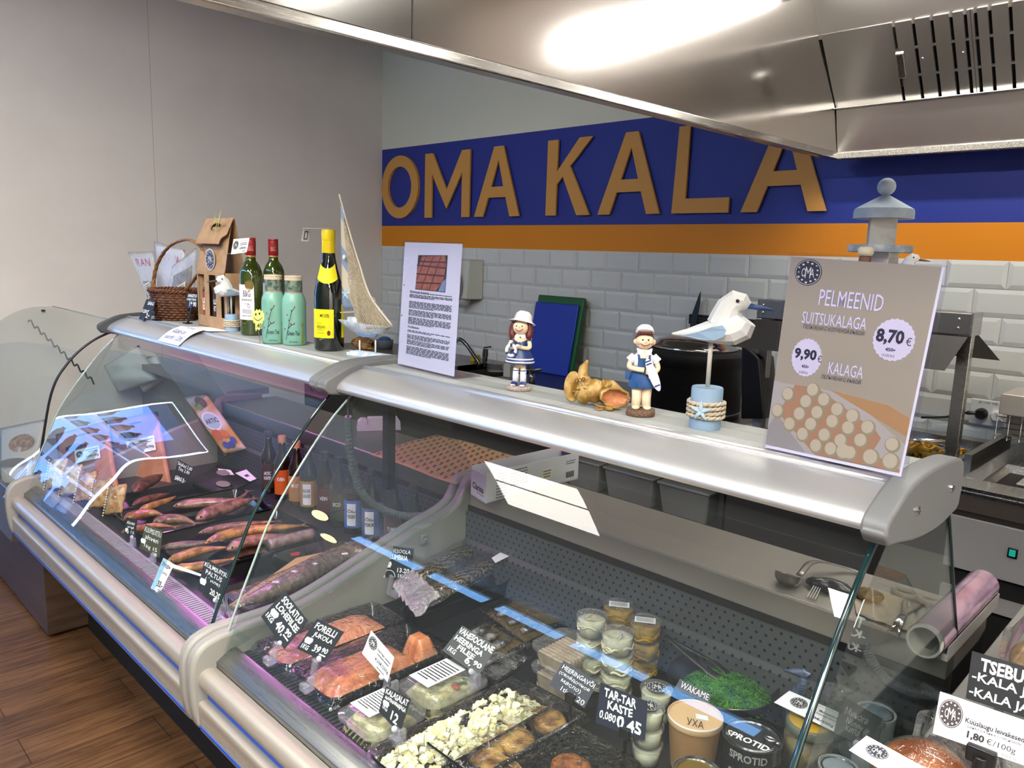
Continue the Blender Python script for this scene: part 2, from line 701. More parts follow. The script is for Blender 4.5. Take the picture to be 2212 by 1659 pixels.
def ring(cx, cz, a, b, w, n=48):
    out = []
    for k in range(n):
        t0, t1 = 2 * PI * k / n, 2 * PI * (k + 1) / n
        P = lambda t, q: (cx + (a - q) * math.cos(t), cz + (b - q) * math.sin(t))
        out.append([P(t0, 0), P(t1, 0), P(t1, w), P(t0, w)])
    return out


mb = MB()
n = 56
cx, cz, a, b, w = 0.223, 1.928, 0.2, 0.205, 0.071
vs = []
for y in (-0.02, -0.001):
    for q in (0, w):
        for k in range(n):
            t = 2 * PI * k / n
            vs.append((cx + (a - q) * math.cos(t), y, cz + (b - q) * math.sin(t)))
fs = []
for k in range(n):
    k2 = (k + 1) % n
    fs += [(k, k2, n + k2, n + k), (2 * n + k, 3 * n + k, 3 * n + k2, 2 * n + k2), (k, 2 * n + k, 2 * n + k2, k2), (n + k, n + k2, 3 * n + k2, 3 * n + k)]
mb.add(vs, fs)
tag(mb.build('sign_letter', M_letter), 'round orange letter O nearest the corner of the blue wall band', 'letter', 'orange letters of the wall sign')


def A_(x0, x1, xt, w=0.078):
    t, zb = 0.038, Z0 + 0.11
    zc, za = zb + 0.062, Z1 - 0.075
    k = (xt - t - x0) / (Z1 - Z0)
    il = lambda z: min(x0 + w + k * 0.93 * (z - Z0), xt)
    k2 = (x1 - xt - t) / (Z1 - Z0)
    ir = lambda z: max(x1 - w - k2 * 0.93 * (z - Z0), xt)
    return [[(x0, Z0), (x0 + w, Z0), (il(zb), zb), (xt, zb), (xt, zc), (il(zc), zc), (xt, za), (xt, Z1), (xt - t, Z1)],
            [(x1, Z0), (xt + t, Z1), (xt, Z1), (xt, za), (ir(zc), zc), (xt, zc), (xt, zb), (ir(zb), zb), (x1 - w, Z0)]]


M_poly = [[(0.494, Z0), (0.565, Z0), (0.565, Z1 - 0.13), (0.71, Z0 + 0.055), (0.71, Z0 + 0.17), (0.57, Z1), (0.494, Z1)],
          [(0.925, Z0), (0.925, Z1), (0.85, Z1), (0.71, Z0 + 0.17), (0.71, Z0 + 0.055), (0.854, Z1 - 0.13), (0.854, Z0)]]
letter(M_poly, 'sign_letter', 'wide orange letter M after the O on the blue band')
letter(A_(0.972, 1.354, 1.172), 'sign_letter', 'orange letter A between the M and the K')
K_poly = [[(1.559, Z0), (1.633, Z0), (1.633, Z0 + 0.165), (1.675, Z0 + 0.205), (1.783, Z0), (1.873, Z0), (1.725, Z0 + 0.257), (1.872, Z1), (1.783, Z1), (1.633, Z0 + 0.235), (1.633, Z1), (1.559, Z1)]]
letter(K_poly, 'sign_letter', 'orange letter K with forked arms on the blue band')
letter(A_(1.926, 2.311, 2.122), 'sign_letter', 'orange letter A between the K and the L')
letter([[(2.38, Z0), (2.682, Z0), (2.682, Z0 + 0.068), (2.452, Z0 + 0.068), (2.455, Z1), (2.395, Z1)]], 'sign_letter', 'orange letter L on the blue band')
letter(A_(2.744, 3.131, 2.937), 'sign_letter', 'last orange letter A, its top hidden by the steel hood')

# ------------------------------------------------------------ ceiling panels on the customers' side: one mirrored, the rest added fill
M_panel = mat('led_panel', 'ffffff', 0.5, emit='fffaf3', es=PANEL_E)
M_tframe = mat('panel_frame', 'd8d8d8', 0.5)


def ceiling_panel(x0, y0, x1, y1, label, m_=None):
    t = thing('ceiling_light', label, 'lamp', ((x0 + x1) / 2, (y0 + y1) / 2, 3.0), 'square ceiling lights')
    mb = MB()
    w = 0.014
    for a, b in (((x0 - w, y0 - w), (x1 + w, y0)), ((x0 - w, y1), (x1 + w, y1 + w)), ((x0 - w, y0), (x0, y1)), ((x1, y0), (x1 + w, y1))):
        mb.box2((a[0], a[1], 2.972), (b[0], b[1], 3.0))
    ym = (y0 + y1) / 2
    mb.box2((x0, ym - 0.012, 2.972), (x1, ym + 0.012, 3.0))
    mb.build('frame', M_tframe, t)
    mb = MB(); mb.box2((x0, y0, 2.98), (x1, ym - 0.012, 2.99)); mb.box2((x0, ym + 0.012, 2.98), (x1, y1, 2.99))
    mb.build('diffuser', m_ or M_panel, t)


ceiling_panel(1.5, -3.62, 2.18, -2.98, 'square ceiling light whose image shines in the curved case glass', mat('led_panel_dimmed', 'ffffff', 0.5, emit='fffaf0', es=8.0))  # weaker than the other panels, to soften its image in the glass
M_warm = mat('warm_globe', 'fff0d0', .5, emit='ffd68a', es=14.0)
for q, (x, y, z) in enumerate([(-.95, -4.8, 2.63), (-.8, -5.05, 2.38)]):
    t = thing('pendant_lamp', ['warm globe lamp hanging across the shop, the higher one', 'warm globe lamp hanging by the shop front, the lower one'][q], 'lamp', (x, y, z), 'warm pendant lamps')
    MB().ball((x, y, z), .075, 16, 12).build('globe', M_warm, t, smooth=True)
    MB().tube([(x, y, z + .07), (x, y, 3.0)], .006, 6).build('cord', M_dgrey, t)
for q, (x, y) in enumerate([(3.4, -3.6), (3.4, -4.9), (4.7, -4.6), (5.9, -4.6), (5.9, -3.3), (7.1, -4.6), (7.1, -3.3)]):  # unseen extra panels, added to brighten the whole room
    ceiling_panel(x, y, x + 0.62, y + 0.62, 'added square fill light on the ceiling behind the customer, %s' % ['second from the white wall', 'by the shop front under the windows', 'above the camera side', 'to the right near the shop front', 'to the right near the hood', 'by the right wall near the shop front', 'by the right wall near the hood'][q])

# ------------------------------------------------------------ the steel extractor hood
hood = thing('extractor_hood', 'large stainless steel extractor hood hanging over the kitchen side', 'hood', (4.5, -1.3, 1.93))
XB, XF = 3.165, 3.092          # its left side at the wall and at the customers' end
HX = lambda y: XB + (XF - XB) * (-y / 2.6)
YF, XE = -2.62, 6.2
mb = MB()
a0, a1 = Vector((HX(-0.02), -0.02, 0)), Vector((HX(YF), YF, 0))
for q0, q1 in ((0.0, 0.0025),):
    mb.hexa([a0 + Vector((0, 0, 1.95)), a1 + Vector((0, 0, 1.95)), a1 + Vector((-0.004, 0, 1.95)), a0 + Vector((-0.004, 0, 1.95)),
             a0 + Vector((0, 0, 2.72)), a1 + Vector((0, 0, 2.72)), a1 + Vector((-0.004, 0, 2.72)), a0 + Vector((-0.004, 0, 2.72))])
sp = mb.build('side_panel', M_hood, hood)
mb = MB()
xs = HX(-2.1)
mb.box2((xs - 0.0005, -2.1015, 1.956), (xs + 0.0014, -2.0985, 2.72))
mb.build('panel_seam', M_dgrey, sp)
mb = MB()                      # rim of the left side, a folded channel
mb.hexa([a0 + Vector((0.012, 0, 1.925)), a1 + Vector((0.012, 0, 1.925)), a1 + Vector((-0.03, 0, 1.925)), a0 + Vector((-0.03, 0, 1.925)),
         a0 + Vector((0.006, 0, 1.953)), a1 + Vector((0.006, 0, 1.953)), a1 + Vector((-0.03, 0, 1.953)), a0 + Vector((-0.03, 0, 1.953))])
mb.box2((XB, -0.045, 1.925), (XE, -0.012, 1.953))
mb.box2((XF, YF - 0.02, 1.925), (XE, YF + 0.012, 1.953))
mb.box2((XE - 0.02, YF, 1.925), (XE + 0.02, -0.012, 1.953))
mb.build('rim', M_steel, hood, bev=0.004)
mb = MB()
mb.extr([(-0.012, 1.953), (-0.036, 1.953), (-0.085, 2.106), (-0.11, 2.106), (-0.11, 2.11), (-0.06, 2.116), (-0.012, 2.116)], XB, XE)
mb.build('grease_trough', M_hoodr, hood, bev=0.002)
mb = MB()                      # plain filler plate left of the filters
u_ = Vector((0, -0.269 + 0.082, 2.333 - 2.11)).normalized()
P0 = Vector((XB, -0.082, 2.11))
nn = Vector((0, -u_.z, u_.y))
xf = onP(1925, 60, P0, nn).x
mb.hexa([P0, P0 + Vector((xf - XB, 0, 0)), P0 + Vector((xf - XB, 0.01, 0)), P0 + Vector((0, 0.01, 0)),
         P0 + u_ * 0.3, P0 + u_ * 0.3 + Vector((xf - XB, 0, 0)), P0 + u_ * 0.3 + Vector((xf - XB, 0.01, 0)), P0 + u_ * 0.3 + Vector((0, 0.01, 0))])
mb.build('filler_plate', M_hoodr, hood)


def grease_filter(x0, x1, slots, knob=None):
    """plate with rows of slots: strips left between the slots, a dark inside behind"""
    mb = MB()
    H = 0.3
    at = lambda x, s, d=0.0: Vector((x, P0.y, P0.z)) + u_ * s + nn * d
    def strip(xa, xb, s0, s1):
        mb.hexa([at(xa, s0, -0.004), at(xb, s0, -0.004), at(xb, s0, 0.006), at(xa, s0, 0.006), at(xa, s1, -0.004), at(xb, s1, -0.004), at(xb, s1, 0.006), at(xa, s1, 0.006)])
    e = x0
    for sx in slots:
        strip(e, sx - 0.0055, 0, H)
        for s0, s1 in ((0.096, 0.102), (0.198, 0.204)):
            strip(sx - 0.0055, sx + 0.0055, s0, s1)
        strip(sx - 0.0055, sx + 0.0055, 0, 0.004)
        e = sx + 0.0055
    strip(e, x1, 0, H)
    f = mb.build('grease_filter', M_hoodr, hood)
    mb = MB()
    mb.hexa([at(x0, 0, -0.05), at(x1, 0, -0.05), at(x1, 0, -0.03), at(x0, 0, -0.03), at(x0, H, -0.05), at(x1, H, -0.05), at(x1, H, -0.03), at(x0, H, -0.03)])
    mb.build('filter_inside', M_mattb, f)
    for x in (x0 + (x1 - x0) * 0.35, x1 - 0.03):
        MB().ball(at(x, 0.16, 0.006), 0.004, 8, 6).build('rivet', M_chrome, f, smooth=True)
    if knob:
        mb = MB()
        mb.hexa([at(knob - 0.013, 0.1, 0.014), at(knob + 0.013, 0.1, 0.014), at(knob + 0.016, 0.09, 0), at(knob - 0.016, 0.09, 0),
                 at(knob - 0.013, 0.19, 0.014), at(knob + 0.013, 0.19, 0.014), at(knob + 0.016, 0.2, 0), at(knob - 0.016, 0.2, 0)])
        mb.build('catch', M_steel, f, bev=0.003)


sl = [onP(x, y, P0, nn).x for x, y in ((1941, 140), (1981, 131), (2018, 122), (2057, 113), (2086, 108))]
grease_filter(xf + 0.002, (sl[4] + onP(2107, 105, P0, nn).x) / 2, sl, sl[0] + 0.008)
sl2 = [onP(x, y, P0, nn).x for x, y in ((2107, 105), (2136, 98), (2178, 88))]
d_ = sl2[2] - sl2[1]
sl2 += [sl2[2] + d_ * (k + 1) for k in range(6)]
grease_filter((sl[4] + sl2[0]) / 2 + 0.0015, sl2[-1] + 0.03, sl2)
mb = MB()
mb.hexa([Vector((sl2[-1] + 0.032, P0.y, P0.z)), Vector((XE, P0.y, P0.z)), Vector((XE, P0.y + .01, P0.z)), Vector((sl2[-1] + 0.032, P0.y + .01, P0.z)),
         Vector((sl2[-1] + 0.032, P0.y, P0.z)) + u_ * .3, Vector((XE, P0.y, P0.z)) + u_ * .3, Vector((XE, P0.y + .01, P0.z)) + u_ * .3, Vector((sl2[-1] + 0.032, P0.y + .01, P0.z)) + u_ * .3])
mb.build('filler_plate', M_hoodr, hood)
mb = MB()                      # light coloured upper slope, above the filters
pa, pb = P0 + u_ * 0.29, None
mb.extr([(-0.262, 2.328), (-0.34, 2.45), (-0.5, 2.7), (-0.49, 2.71), (-0.33, 2.46), (-0.255, 2.335)], XB - 0.01, XE)
mb.build('upper_panel', M_hoodr, hood)
mb = MB()
mb.box2((XF - 0.02, YF, 2.7), (XE, -0.012, 2.72))
mb.box2((XE, YF, 1.953), (XE + 0.004, -0.012, 2.72))
mb.box2((XF - 0.004, YF - 0.004, 1.953), (XE, YF, 2.72))
mb.build('roof_panel', M_hood, hood)
M_tube = mat('fluorescent_tube', 'ffffff', 0.5, emit='fffaf0', es=TUBE_E)


def tube_light(x0, x1, y, z, label, par=None):
    t = thing('tube_lamp', label, 'lamp', ((x0 + x1) / 2, y, z), 'tube lamps inside the hood')
    mb = MB(); mb.tube([(x0, y, z), (x1, y, z)], 0.019, 12)
    mb.build('tube', M_tube, t, smooth=True)
    mb = MB()
    for x, s in ((x0, -1), (x1, 1)):
        mb.tube([(x - 0.002 * s, y, z), (x + 0.045 * s, y, z)], 0.024, 12)
    mb.box2((x0, y - 0.02, z + 0.022), (x1, y + 0.02, z + 0.06))
    mb.build('end_cap', M_dgrey, t)


hood.location += Vector((0.03, -0.08, -0.011))
tube_light(3.26, 4.28, -0.53, 2.44, 'fluorescent tube in the hood next to the grease filters')
tube_light(3.6, 4.9, -1.55, 2.62, 'added fluorescent tube under the hood roof, lighting the case tops')  # unseen lamp added to brighten the top profiles of the cases

# ------------------------------------------------------------ the serve-over display cases
GLASS = [(-2.185, 1.165), (-2.26, 1.096), (-2.34, 1.0), (-2.42, 0.885), (-2.465, 0.79), (-2.51, 0.69), (-2.545, 0.6)]
DECK = 0.58
WT = 0.84                       # staff side steel worktop
TOP = 1.22                      # shelf on top


def perforated():
    M = mat('perforated_back_sheet', '56595c', 0.42, 0.5)
    nt = M.node_tree
    b = nt.nodes['Principled BSDF']
    tc = nt.nodes.new('ShaderNodeTexCoord')
    sp = nt.nodes.new('ShaderNodeSeparateXYZ')
    nt.links.new(tc.outputs['Object'], sp.inputs[0])

    def math_(op, a, bv):
        n = nt.nodes.new('ShaderNodeMath')
        n.operation = op
        for i, q in enumerate((a, bv)):
            if q is None:
                continue
            if isinstance(q, (int, float)):
                n.inputs[i].default_value = q
            else:
                nt.links.new(q, n.inputs[i])
        return n.outputs[0]
    row = math_('MULTIPLY', sp.outputs['Z'], 1 / 0.0165)
    rowf = math_('FLOOR', row, None)
    par = math_('MULTIPLY', math_('FRACT', math_('MULTIPLY', rowf, 0.5), None), 1.0)
    col = math_('ADD', math_('MULTIPLY', sp.outputs['X'], 1 / 0.021), par)
    fx = math_('MULTIPLY', math_('SUBTRACT', math_('FRACT', col, None), 0.5), 0.021)
    fz = math_('MULTIPLY', math_('SUBTRACT', math_('FRACT', row, None), 0.5), 0.0165)
    d2 = math_('ADD', math_('MULTIPLY', fx, fx), math_('MULTIPLY', fz, fz))
    hole = math_('LESS_THAN', d2, 0.0031 ** 2)
    mx = nt.nodes.new('ShaderNodeMix')
    mx.data_type = 'RGBA'
    mx.inputs[6].default_value = (*srgb('5e6164'), 1)
    mx.inputs[7].default_value = (0.004, 0.004, 0.005, 1)
    nt.links.new(hole, mx.inputs[0])
    nt.links.new(mx.outputs[2], b.inputs['Base Color'])
    inv = math_('SUBTRACT', 1.0, hole)
    nt.links.new(math_('MULTIPLY', inv, 0.5), b.inputs['Metallic'])
    return M


M_perf = perforated()
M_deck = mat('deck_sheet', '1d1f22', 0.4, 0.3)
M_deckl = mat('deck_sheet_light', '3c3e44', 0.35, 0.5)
M_shelf = mat('ribbed_shelf_top', 'bfc2be', 0.45, 0.2)
M_shelfb = mat('shelf_band', 'a9aca8', 0.45, 0.2)


def end_panel(x0, x1, name, parent, m, low=False):
    """plastic side wall: rounded nose in front, its top edge sweeping up to the worktop"""
    nose = yz([(-2.575, 0.432), (-2.603, 0.44), (-2.616, 0.49), (-2.619, 0.56), (-2.612, 0.605), (-2.59, 0.632), (-2.55, 0.645)], 4)
    top = yz([(-2.5, 0.646), (-2.38, 0.648), (-2.28, 0.668), (-2.15, 0.708), (-2.0, 0.757), (-1.9, 0.782), (-1.85, 0.805), (-1.822, 0.85), (-1.8, 0.868), (-1.75, 0.87)], 4)
    if low:
        top = [(-2.5, 0.646), (-2.3, 0.64)]
    mb = MB()
    mb.extr(nose + top + [(-1.62, 0.64 if low else 0.86), (-1.6, 0.43)], x0, x1)
    return mb.build(name, m, parent, bev=0.009)


def top_cap(x0, x1, parent, m, screws=False):
    mb = MB()
    mb.extr(yz([(-2.275, 1.172), (-2.272, 1.19), (-2.24, 1.207), (-2.19, 1.225), (-2.1, 1.232), (-2.0, 1.228), (-1.968, 1.216), (-1.958, 1.19), (-1.965, 1.15)], 4)
            + yz([(-1.975, 1.143), (-2.06, 1.135), (-2.15, 1.14), (-2.22, 1.152), (-2.262, 1.158)], 4), x0, x1)
    o = mb.build('top_end_cap', m, parent, bev=0.007)
    if screws:
        for y, z in ((-2.17, 1.185), (-2.02, 1.187)):
            mb = MB()
            mb.lathe([(0.0, 0.0), (0.007, 0.0), (0.0065, 0.0025), (0.0, 0.0035)], (x1, y, z), 14, Matrix.Rotation(PI / 2, 4, 'Y'))
            mb.box((x1 + 0.0037, y, z), (0.001, 0.009, 0.0014))
            mb.box((x1 + 0.0037, y, z), (0.001, 0.0014, 0.009))
            mb.build('screw', M_chrome, o)
    return o


def case(name, label, x0, x1, px0, px1, lamp, grille_m, right_glass):
    """px0..px1: the run of the top profile; x0..x1 the body between the end panels"""
    c = thing(name, label, 'display case', ((x0 + x1) / 2, -2.1, 0.0), 'curved glass serve-over cases')
    g = yz(GLASS, 6)
    mb = MB()                                  # front glass
    mb.sheet(lambda u, v: Vector((px0 + (px1 - px0) * u, *g[min(len(g) - 1, int(round(v * (len(g) - 1))))])), 1, len(g) - 1)
    fg = mb.build('front_glass', M_glass, c, smooth=True)
    for x, mm, w in ((px0, M_glassedge2, 0.003), (px1, M_glassedge, 0.0045)):
        mb = MB(); mb.tube([(x, y, z) for y, z in g], w, 6)
        mb.build('glass_edge', mm, fg, smooth=True)
    # top: curved aluminium profile, bead, ribbed shelf
    mb = MB()
    mb.extr(yz([(-2.24, 1.163), (-2.243, 1.172), (-2.232, 1.187), (-2.205, 1.203), (-2.175, 1.2135)], 5) + [(-2.165, 1.2145), (-2.165, 1.2)] + yz([(-2.2, 1.186), (-2.222, 1.172), (-2.232, 1.163)], 3), px0, px1)
    mb.build('front_profile', M_alu, c, smooth=True, auto=40)
    mb = MB(); mb.tube([(px0, -2.163, 1.2135), (px1, -2.163, 1.2135)], 0.0085, 10)
    mb.build('bead', M_alu, c, smooth=True)
    mb = MB(); mb.box2((px0, -2.158, 1.196), (px1, -2.0, 1.2155)); mb.cm = 1
    k = -2.152
    while k < -2.005:
        if not -2.113 < k < -2.055:
            mb.box2((px0, k, 1.2155), (px1, k + 0.0024, 1.2178))
        k += 0.0048
    mb.cm = 2; mb.box2((px0, -2.11, 1.2155), (px1, -2.055, 1.2178))
    mb.build('top_shelf', [M_shelf, M_shelf, M_shelfb], c)
    # front: sill, bumper, blue strip, lower panel
    mb = MB()
    mb.extr([(-2.512, 0.6), (-2.515, 0.607), (-2.53, 0.606), (-2.562, 0.586), (-2.562, 0.57), (-2.512, 0.57)], x0, x1)
    mb.build('sill', M_sillm, c, bev=0.0015)
    mb = MB()
    mb.extr(yz([(-2.563, 0.574), (-2.582, 0.5775), (-2.597, 0.572), (-2.603, 0.558), (-2.602, 0.544), (-2.594, 0.537), (-2.57, 0.536)], 5), x0, x1)
    mb.build('bumper', M_cream, c, smooth=True, auto=50)
    mb = MB(); mb.extr([(-2.584, 0.54), (-2.584, 0.5), (-2.55, 0.5), (-2.55, 0.54)], x0, x1)
    mb.build('blue_strip', M_bluestrip, c)
    mb = MB()
    mb.extr(yz([(-2.585, 0.506), (-2.601, 0.505), (-2.606, 0.498), (-2.605, 0.48)], 3) + [(-2.605, 0.4745), (-2.598, 0.4735), (-2.598, 0.4705), (-2.604, 0.4695), (-2.604, 0.4605), (-2.597, 0.4595), (-2.597, 0.4565), (-2.603, 0.4555), (-2.602, 0.437), (-2.58, 0.433), (-2.5, 0.43), (-2.5, 0.506)], x0, x1)
    lp = mb.build('lower_panel', M_cream, c)
    mb = MB()
    mb.box2((x0, -2.5995, 0.4708), (x1, -2.5978, 0.4732)); mb.box2((x0, -2.5985, 0.4568), (x1, -2.5968, 0.4592))
    mb.build('groove', M_brownline, lp)
    mb = MB(); mb.extr([(-2.6042, 0.4495), (-2.6035, 0.4415), (-2.6, 0.4415), (-2.6, 0.4495)], x0, x1)
    mb.build('blue_line', M_bluestrip, lp)
    # inside
    mb = MB()
    mb.extr([(-2.5, 0.43), (-2.512, 0.575), (-2.455, 0.575), (-2.45, DECK), (-1.83, DECK), (-1.83, 0.43)], x0, x1)
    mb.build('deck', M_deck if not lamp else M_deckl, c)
    mb = MB()
    mb.box2((x0, -2.512, 0.583), (x1, -2.505, 0.587)); mb.box2((x0, -2.463, 0.583), (x1, -2.455, 0.587))
    x = x0
    while x < x1:
        mb.box2((x, -2.505, 0.5835), (x + 0.0072, -2.463, 0.5865))
        x += 0.0125
    mb.build('air_grille', grille_m, c)
    mb = MB()
    mb.extr([(-1.835, DECK), (-1.835, 0.685), (-1.822, 0.695), (-1.822, 0.775), (-1.8, 0.775), (-1.8, DECK)], x0, x1)
    mb.build('perforated_back', M_perf, c)
    mb = MB()
    mb.extr([(-1.81, 0.79), (-1.81, 0.84), (-1.806, 0.844), (-1.806, 0.84), (-1.555, 0.84), (-1.555, 0.8), (-1.6, 0.79)], x0, x1)
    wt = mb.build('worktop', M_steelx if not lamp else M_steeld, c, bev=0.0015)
    mb = MB(); mb.box2((x0, -1.815, 0.775), (x1, -1.8, 0.79))
    mb.build('shadow_gap', M_mattb, wt)
    mb = MB(); mb.box2((x0, -1.8, 0.43), (x1, -1.56, 0.79)); mb.box2((x0, -2.38, 0.0), (x1, -1.62, 0.43))
    mb.build('plinth', M_mattb, c)
    mb = MB()
    if lamp:
        mb.box2((x1 - 0.042, -2.04, 0.86), (x1 - 0.018, -2.015, 1.2))
    mb.box2((x0, -2.06, 1.16), (x1, -2.03, 1.197))
    mb.build('post' if lamp else 'rail', M_black, c)
    return c


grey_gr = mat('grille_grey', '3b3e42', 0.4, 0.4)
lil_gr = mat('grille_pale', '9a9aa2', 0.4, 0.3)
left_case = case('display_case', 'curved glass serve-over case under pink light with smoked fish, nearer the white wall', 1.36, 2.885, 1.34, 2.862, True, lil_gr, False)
right_case = case('display_case', 'curved glass serve-over case with trays and salad boxes, in front of the camera', 2.945, 4.19, 2.937, 4.178, False, grey_gr, True)
end_panel(1.33, 1.36, 'end_panel', left_case, M_ggrey2)
end_panel(2.872, 2.904, 'end_panel', left_case, M_ggrey2)
end_panel(2.91, 2.945, 'end_panel', right_case, M_ggrey2)
end_panel(4.19, 4.222, 'end_panel', right_case, M_ggrey2, True)
top_cap(1.322, 1.34, left_case, M_dgrey)
top_cap(2.862, 2.895, left_case, M_ggrey)
top_cap(2.899, 2.937, right_case, M_ggrey)
top_cap(4.178, 4.212, right_case, M_ggrey, True)
# end glasses of the right case (both) and the left end of the left case
for x, par in ((4.192, right_case), (2.955, right_case), (1.352, left_case)):
    mb = MB()
    mb.prism(yz(GLASS, 4) + ([(-1.78, .62)] if x > 4 else yz([(-2.4, 0.646), (-2.28, 0.666), (-2.15, 0.706), (-2.0, 0.756), (-1.9, 0.785), (-1.83, 0.86)], 3)) + [(-1.78, 0.85), (-1.96, 1.15)], lambda y, z: Vector((x, y, z)), Vector((0.0008, 0, 0)))
    e_ = mb.build('end_glass', M_glass, par)
    e = e_ if x > 4 else e
mb = MB(); mb.tube([(4.194, -1.78, 0.85), (4.194, -1.955, 1.15)], 0.0025, 6)
mb.build('glass_edge', M_glassedge, e)
# bracket clips for the end glass
mb = MB()
mb.box((2.952, -1.98, 0.73), (0.01, 0.02, 0.028)); mb.box((2.958, -1.98, 0.728), (0.004, 0.012, 0.012))
mb.build('glass_clip', M_ggrey, right_case, bev=0.003)
# pink-white lamp under the left top profile
M_pink = mat('pink_case_tube', 'ffffff', 0.5, emit='ff8cf0', es=CASE_E)
mb = MB(); mb.tube([(1.42, -2.1, 1.178), (2.8, -2.1, 1.178)], 0.011, 10)
mb.build('case_lamp', M_pink, left_case, smooth=True)
mb = MB(); mb.tube([(2.86, -2.235, 1.155), (2.85, -2.2, 1.15), (2.6, -2.12, 1.155)], 0.006, 6)
mb.build('lamp_cable', M_dgrey, left_case, smooth=True)

# ------------------------------------------------------------ things standing on top of the cases
SH = 1.2178


def mpp(p):
    return (Vector(p) - CAM).dot(_f) / FPX          # metres per photo pixel at a point


def toward(p):
    return math.atan2(CAM.y - p[1], CAM.x - p[0])


class CylQuad:
    """a label wrapped round an upright cylinder"""

    def __init__(s, c, r, a0, a1, z1, z0):
        s.d = (Vector(c), r, a0, a1, z1, z0)

    def at(s, u, v, lift=0.0):
        c, r, a0, a1, z1, z0 = s.d
        a = a0 + (a1 - a0) * u
        return Vector((c.x + (r + lift) * math.cos(a), c.y + (r + lift) * math.sin(a), z1 + (z0 - z1) * v))


def wrap(q, name, m, parent, lift=0.0004, n=14):
    mb = MB(); mb.sheet(lambda u, v: q.at(u, v, lift), n, 1)
    return mb.build(name, m, parent, smooth=True)


def pouch(q, depth, name, m, parent=None, nu=12, nv=14, wr=0.0, seed=1, back=0.35, fn=None):
    """pillow bag between four corners"""
    r_ = random.Random(seed)
    ph = [r_.uniform(0, 6) for _ in range(6)]

    def b(u, v):
        e = (max(0, math.sin(PI * u)) ** 0.6) * (max(0, math.sin(PI * v)) ** 0.6)
        if fn:
            e *= fn(u, v)
        w = wr * (math.sin(9 * u + ph[0] + 4 * v) + math.sin(13 * v + ph[1] - 5 * u) + 0.6 * math.sin(23 * u + 17 * v + ph[2])) * min(1, 6 * u, 6 * (1 - u), 6 * v, 6 * (1 - v))
        return e * depth + w
    mb = MB()
    mb.sheet(lambda u, v: q.at(u, v, b(u, v)), nu, nv)
    mb.sheet(lambda u, v: q.at(u, v, -back * b(u, v)), nu, nv)
    return mb.build(name, m, parent, smooth=True)


M_skin = mat('figurine_skin', 'ecd6b4', 0.4)
M_navy = mat('navy_glaze', '20386f', 0.35)
M_whiteg = mat('white_glaze', 'e6e6ee', 0.35)
M_hair = mat('red_brown_hair', '5e2019', 0.45)
M_rockg = mat('pinkish_rock', 'b9a99f', 0.8, c2='8e8078', sc=60)
M_rockb = mat('brown_rock', '7b604c', 0.8, c2='5a4434', sc=60)
M_rope = mat('rope', 'b7a88e', 0.85, c2='d0c3ac', sc=120)
M_carve = mat('white_carved_wood', 'd9d9d6', 0.65, c2='a9a39a', sc=30, lo=0.62, hi=0.78, bump=0.25, bsc=25)
M_paleblue = mat('pale_blue_wood', '7f9ab3', 0.65, c2='93abc0', sc=30)
M_star = mat('blue_starfish', 'a9c3d2', 0.8)
M_eye = mat('black_bead', '0a0a0a', 0.2)
M_gold = mat('gold_print', 'b5964c', 0.4, 0.5)


# small chalk price tags on a clip and foot
def chalk_tag(px, p0, n, label, lines, m=None, chalk=None, group=None, jit=0.05, holder=True, name='price_tag', cat='price tag', foot=None, bold=0.02, white_chip=None, hook=False, arch=False):
    q = quad_px(px, p0, n)
    bot = (q.c[2] + q.c[3]) / 2
    t = thing(name, label, cat, bot, group)
    p = plate(q, 'board', m or M_slate, t, 0.0015)
    write(q, [(L + (bold,) if len(L) == 5 else L) for L in lines], chalk or M_chalk, t, jit=jit)
    if white_chip:
        patch(q, disc(*white_chip, n=8), 'chip', mat('erased_patch', 'b9c0c6', 0.6), t)
    if holder:
        mb = MB()
        f = Vector(foot) if foot else Vector((bot.x, bot.y + 0.004, SH))
        b2 = bot - q.n * 0.004
        mb.tube([b2 + Vector((0, 0, 0.012)), b2, (b2 + f) / 2, f], 0.0035, 6)
        mb.box(f + Vector((0, 0, 0.002)), (0.035, 0.022, 0.004))
        mb.box(b2 + Vector((0, 0, 0.004)), (0.018, 0.009, 0.014))
        mb.build('clip', M_black, t)
    return t, q


FRONT = (0.25, -0.93, 0.28)
TAGN = (0.45, -0.8, 0.35)
b_ = onZ(322, 693, SH)
chalk_tag([(316.4, 646), (337.5, 648.8), (322.2, 695), (299.6, 689)], b_ + Vector((0, 0, 0.012)), (0.2, -0.9, 0.4),
          'tilted black price tag marked 0.250 and 5 in front of the wicker basket', [('SÄRG', .3, .08, .9, .26), ('0.250', .05, .5, .5, .66), ('5.-', .55, .5, .85, .9)], foot=b_ + Vector((0.0, 0.03, 0)))
b_ = onZ(405, 699, SH)
chalk_tag([(405.5, 633.8), (427, 635), (425, 664.7), (400, 662)], b_ + Vector((0, 0, 0.06)), (0.2, -0.95, 0.25),
          'black price tag marked 19.90 on a tall clip before the kraft gift box', [('KINGITUS', .1, .05, .95, .27), ('POSSE TÄHE', .05, .33, .9, .52), ('19.90', .35, .6, .95, .95)], foot=b_)

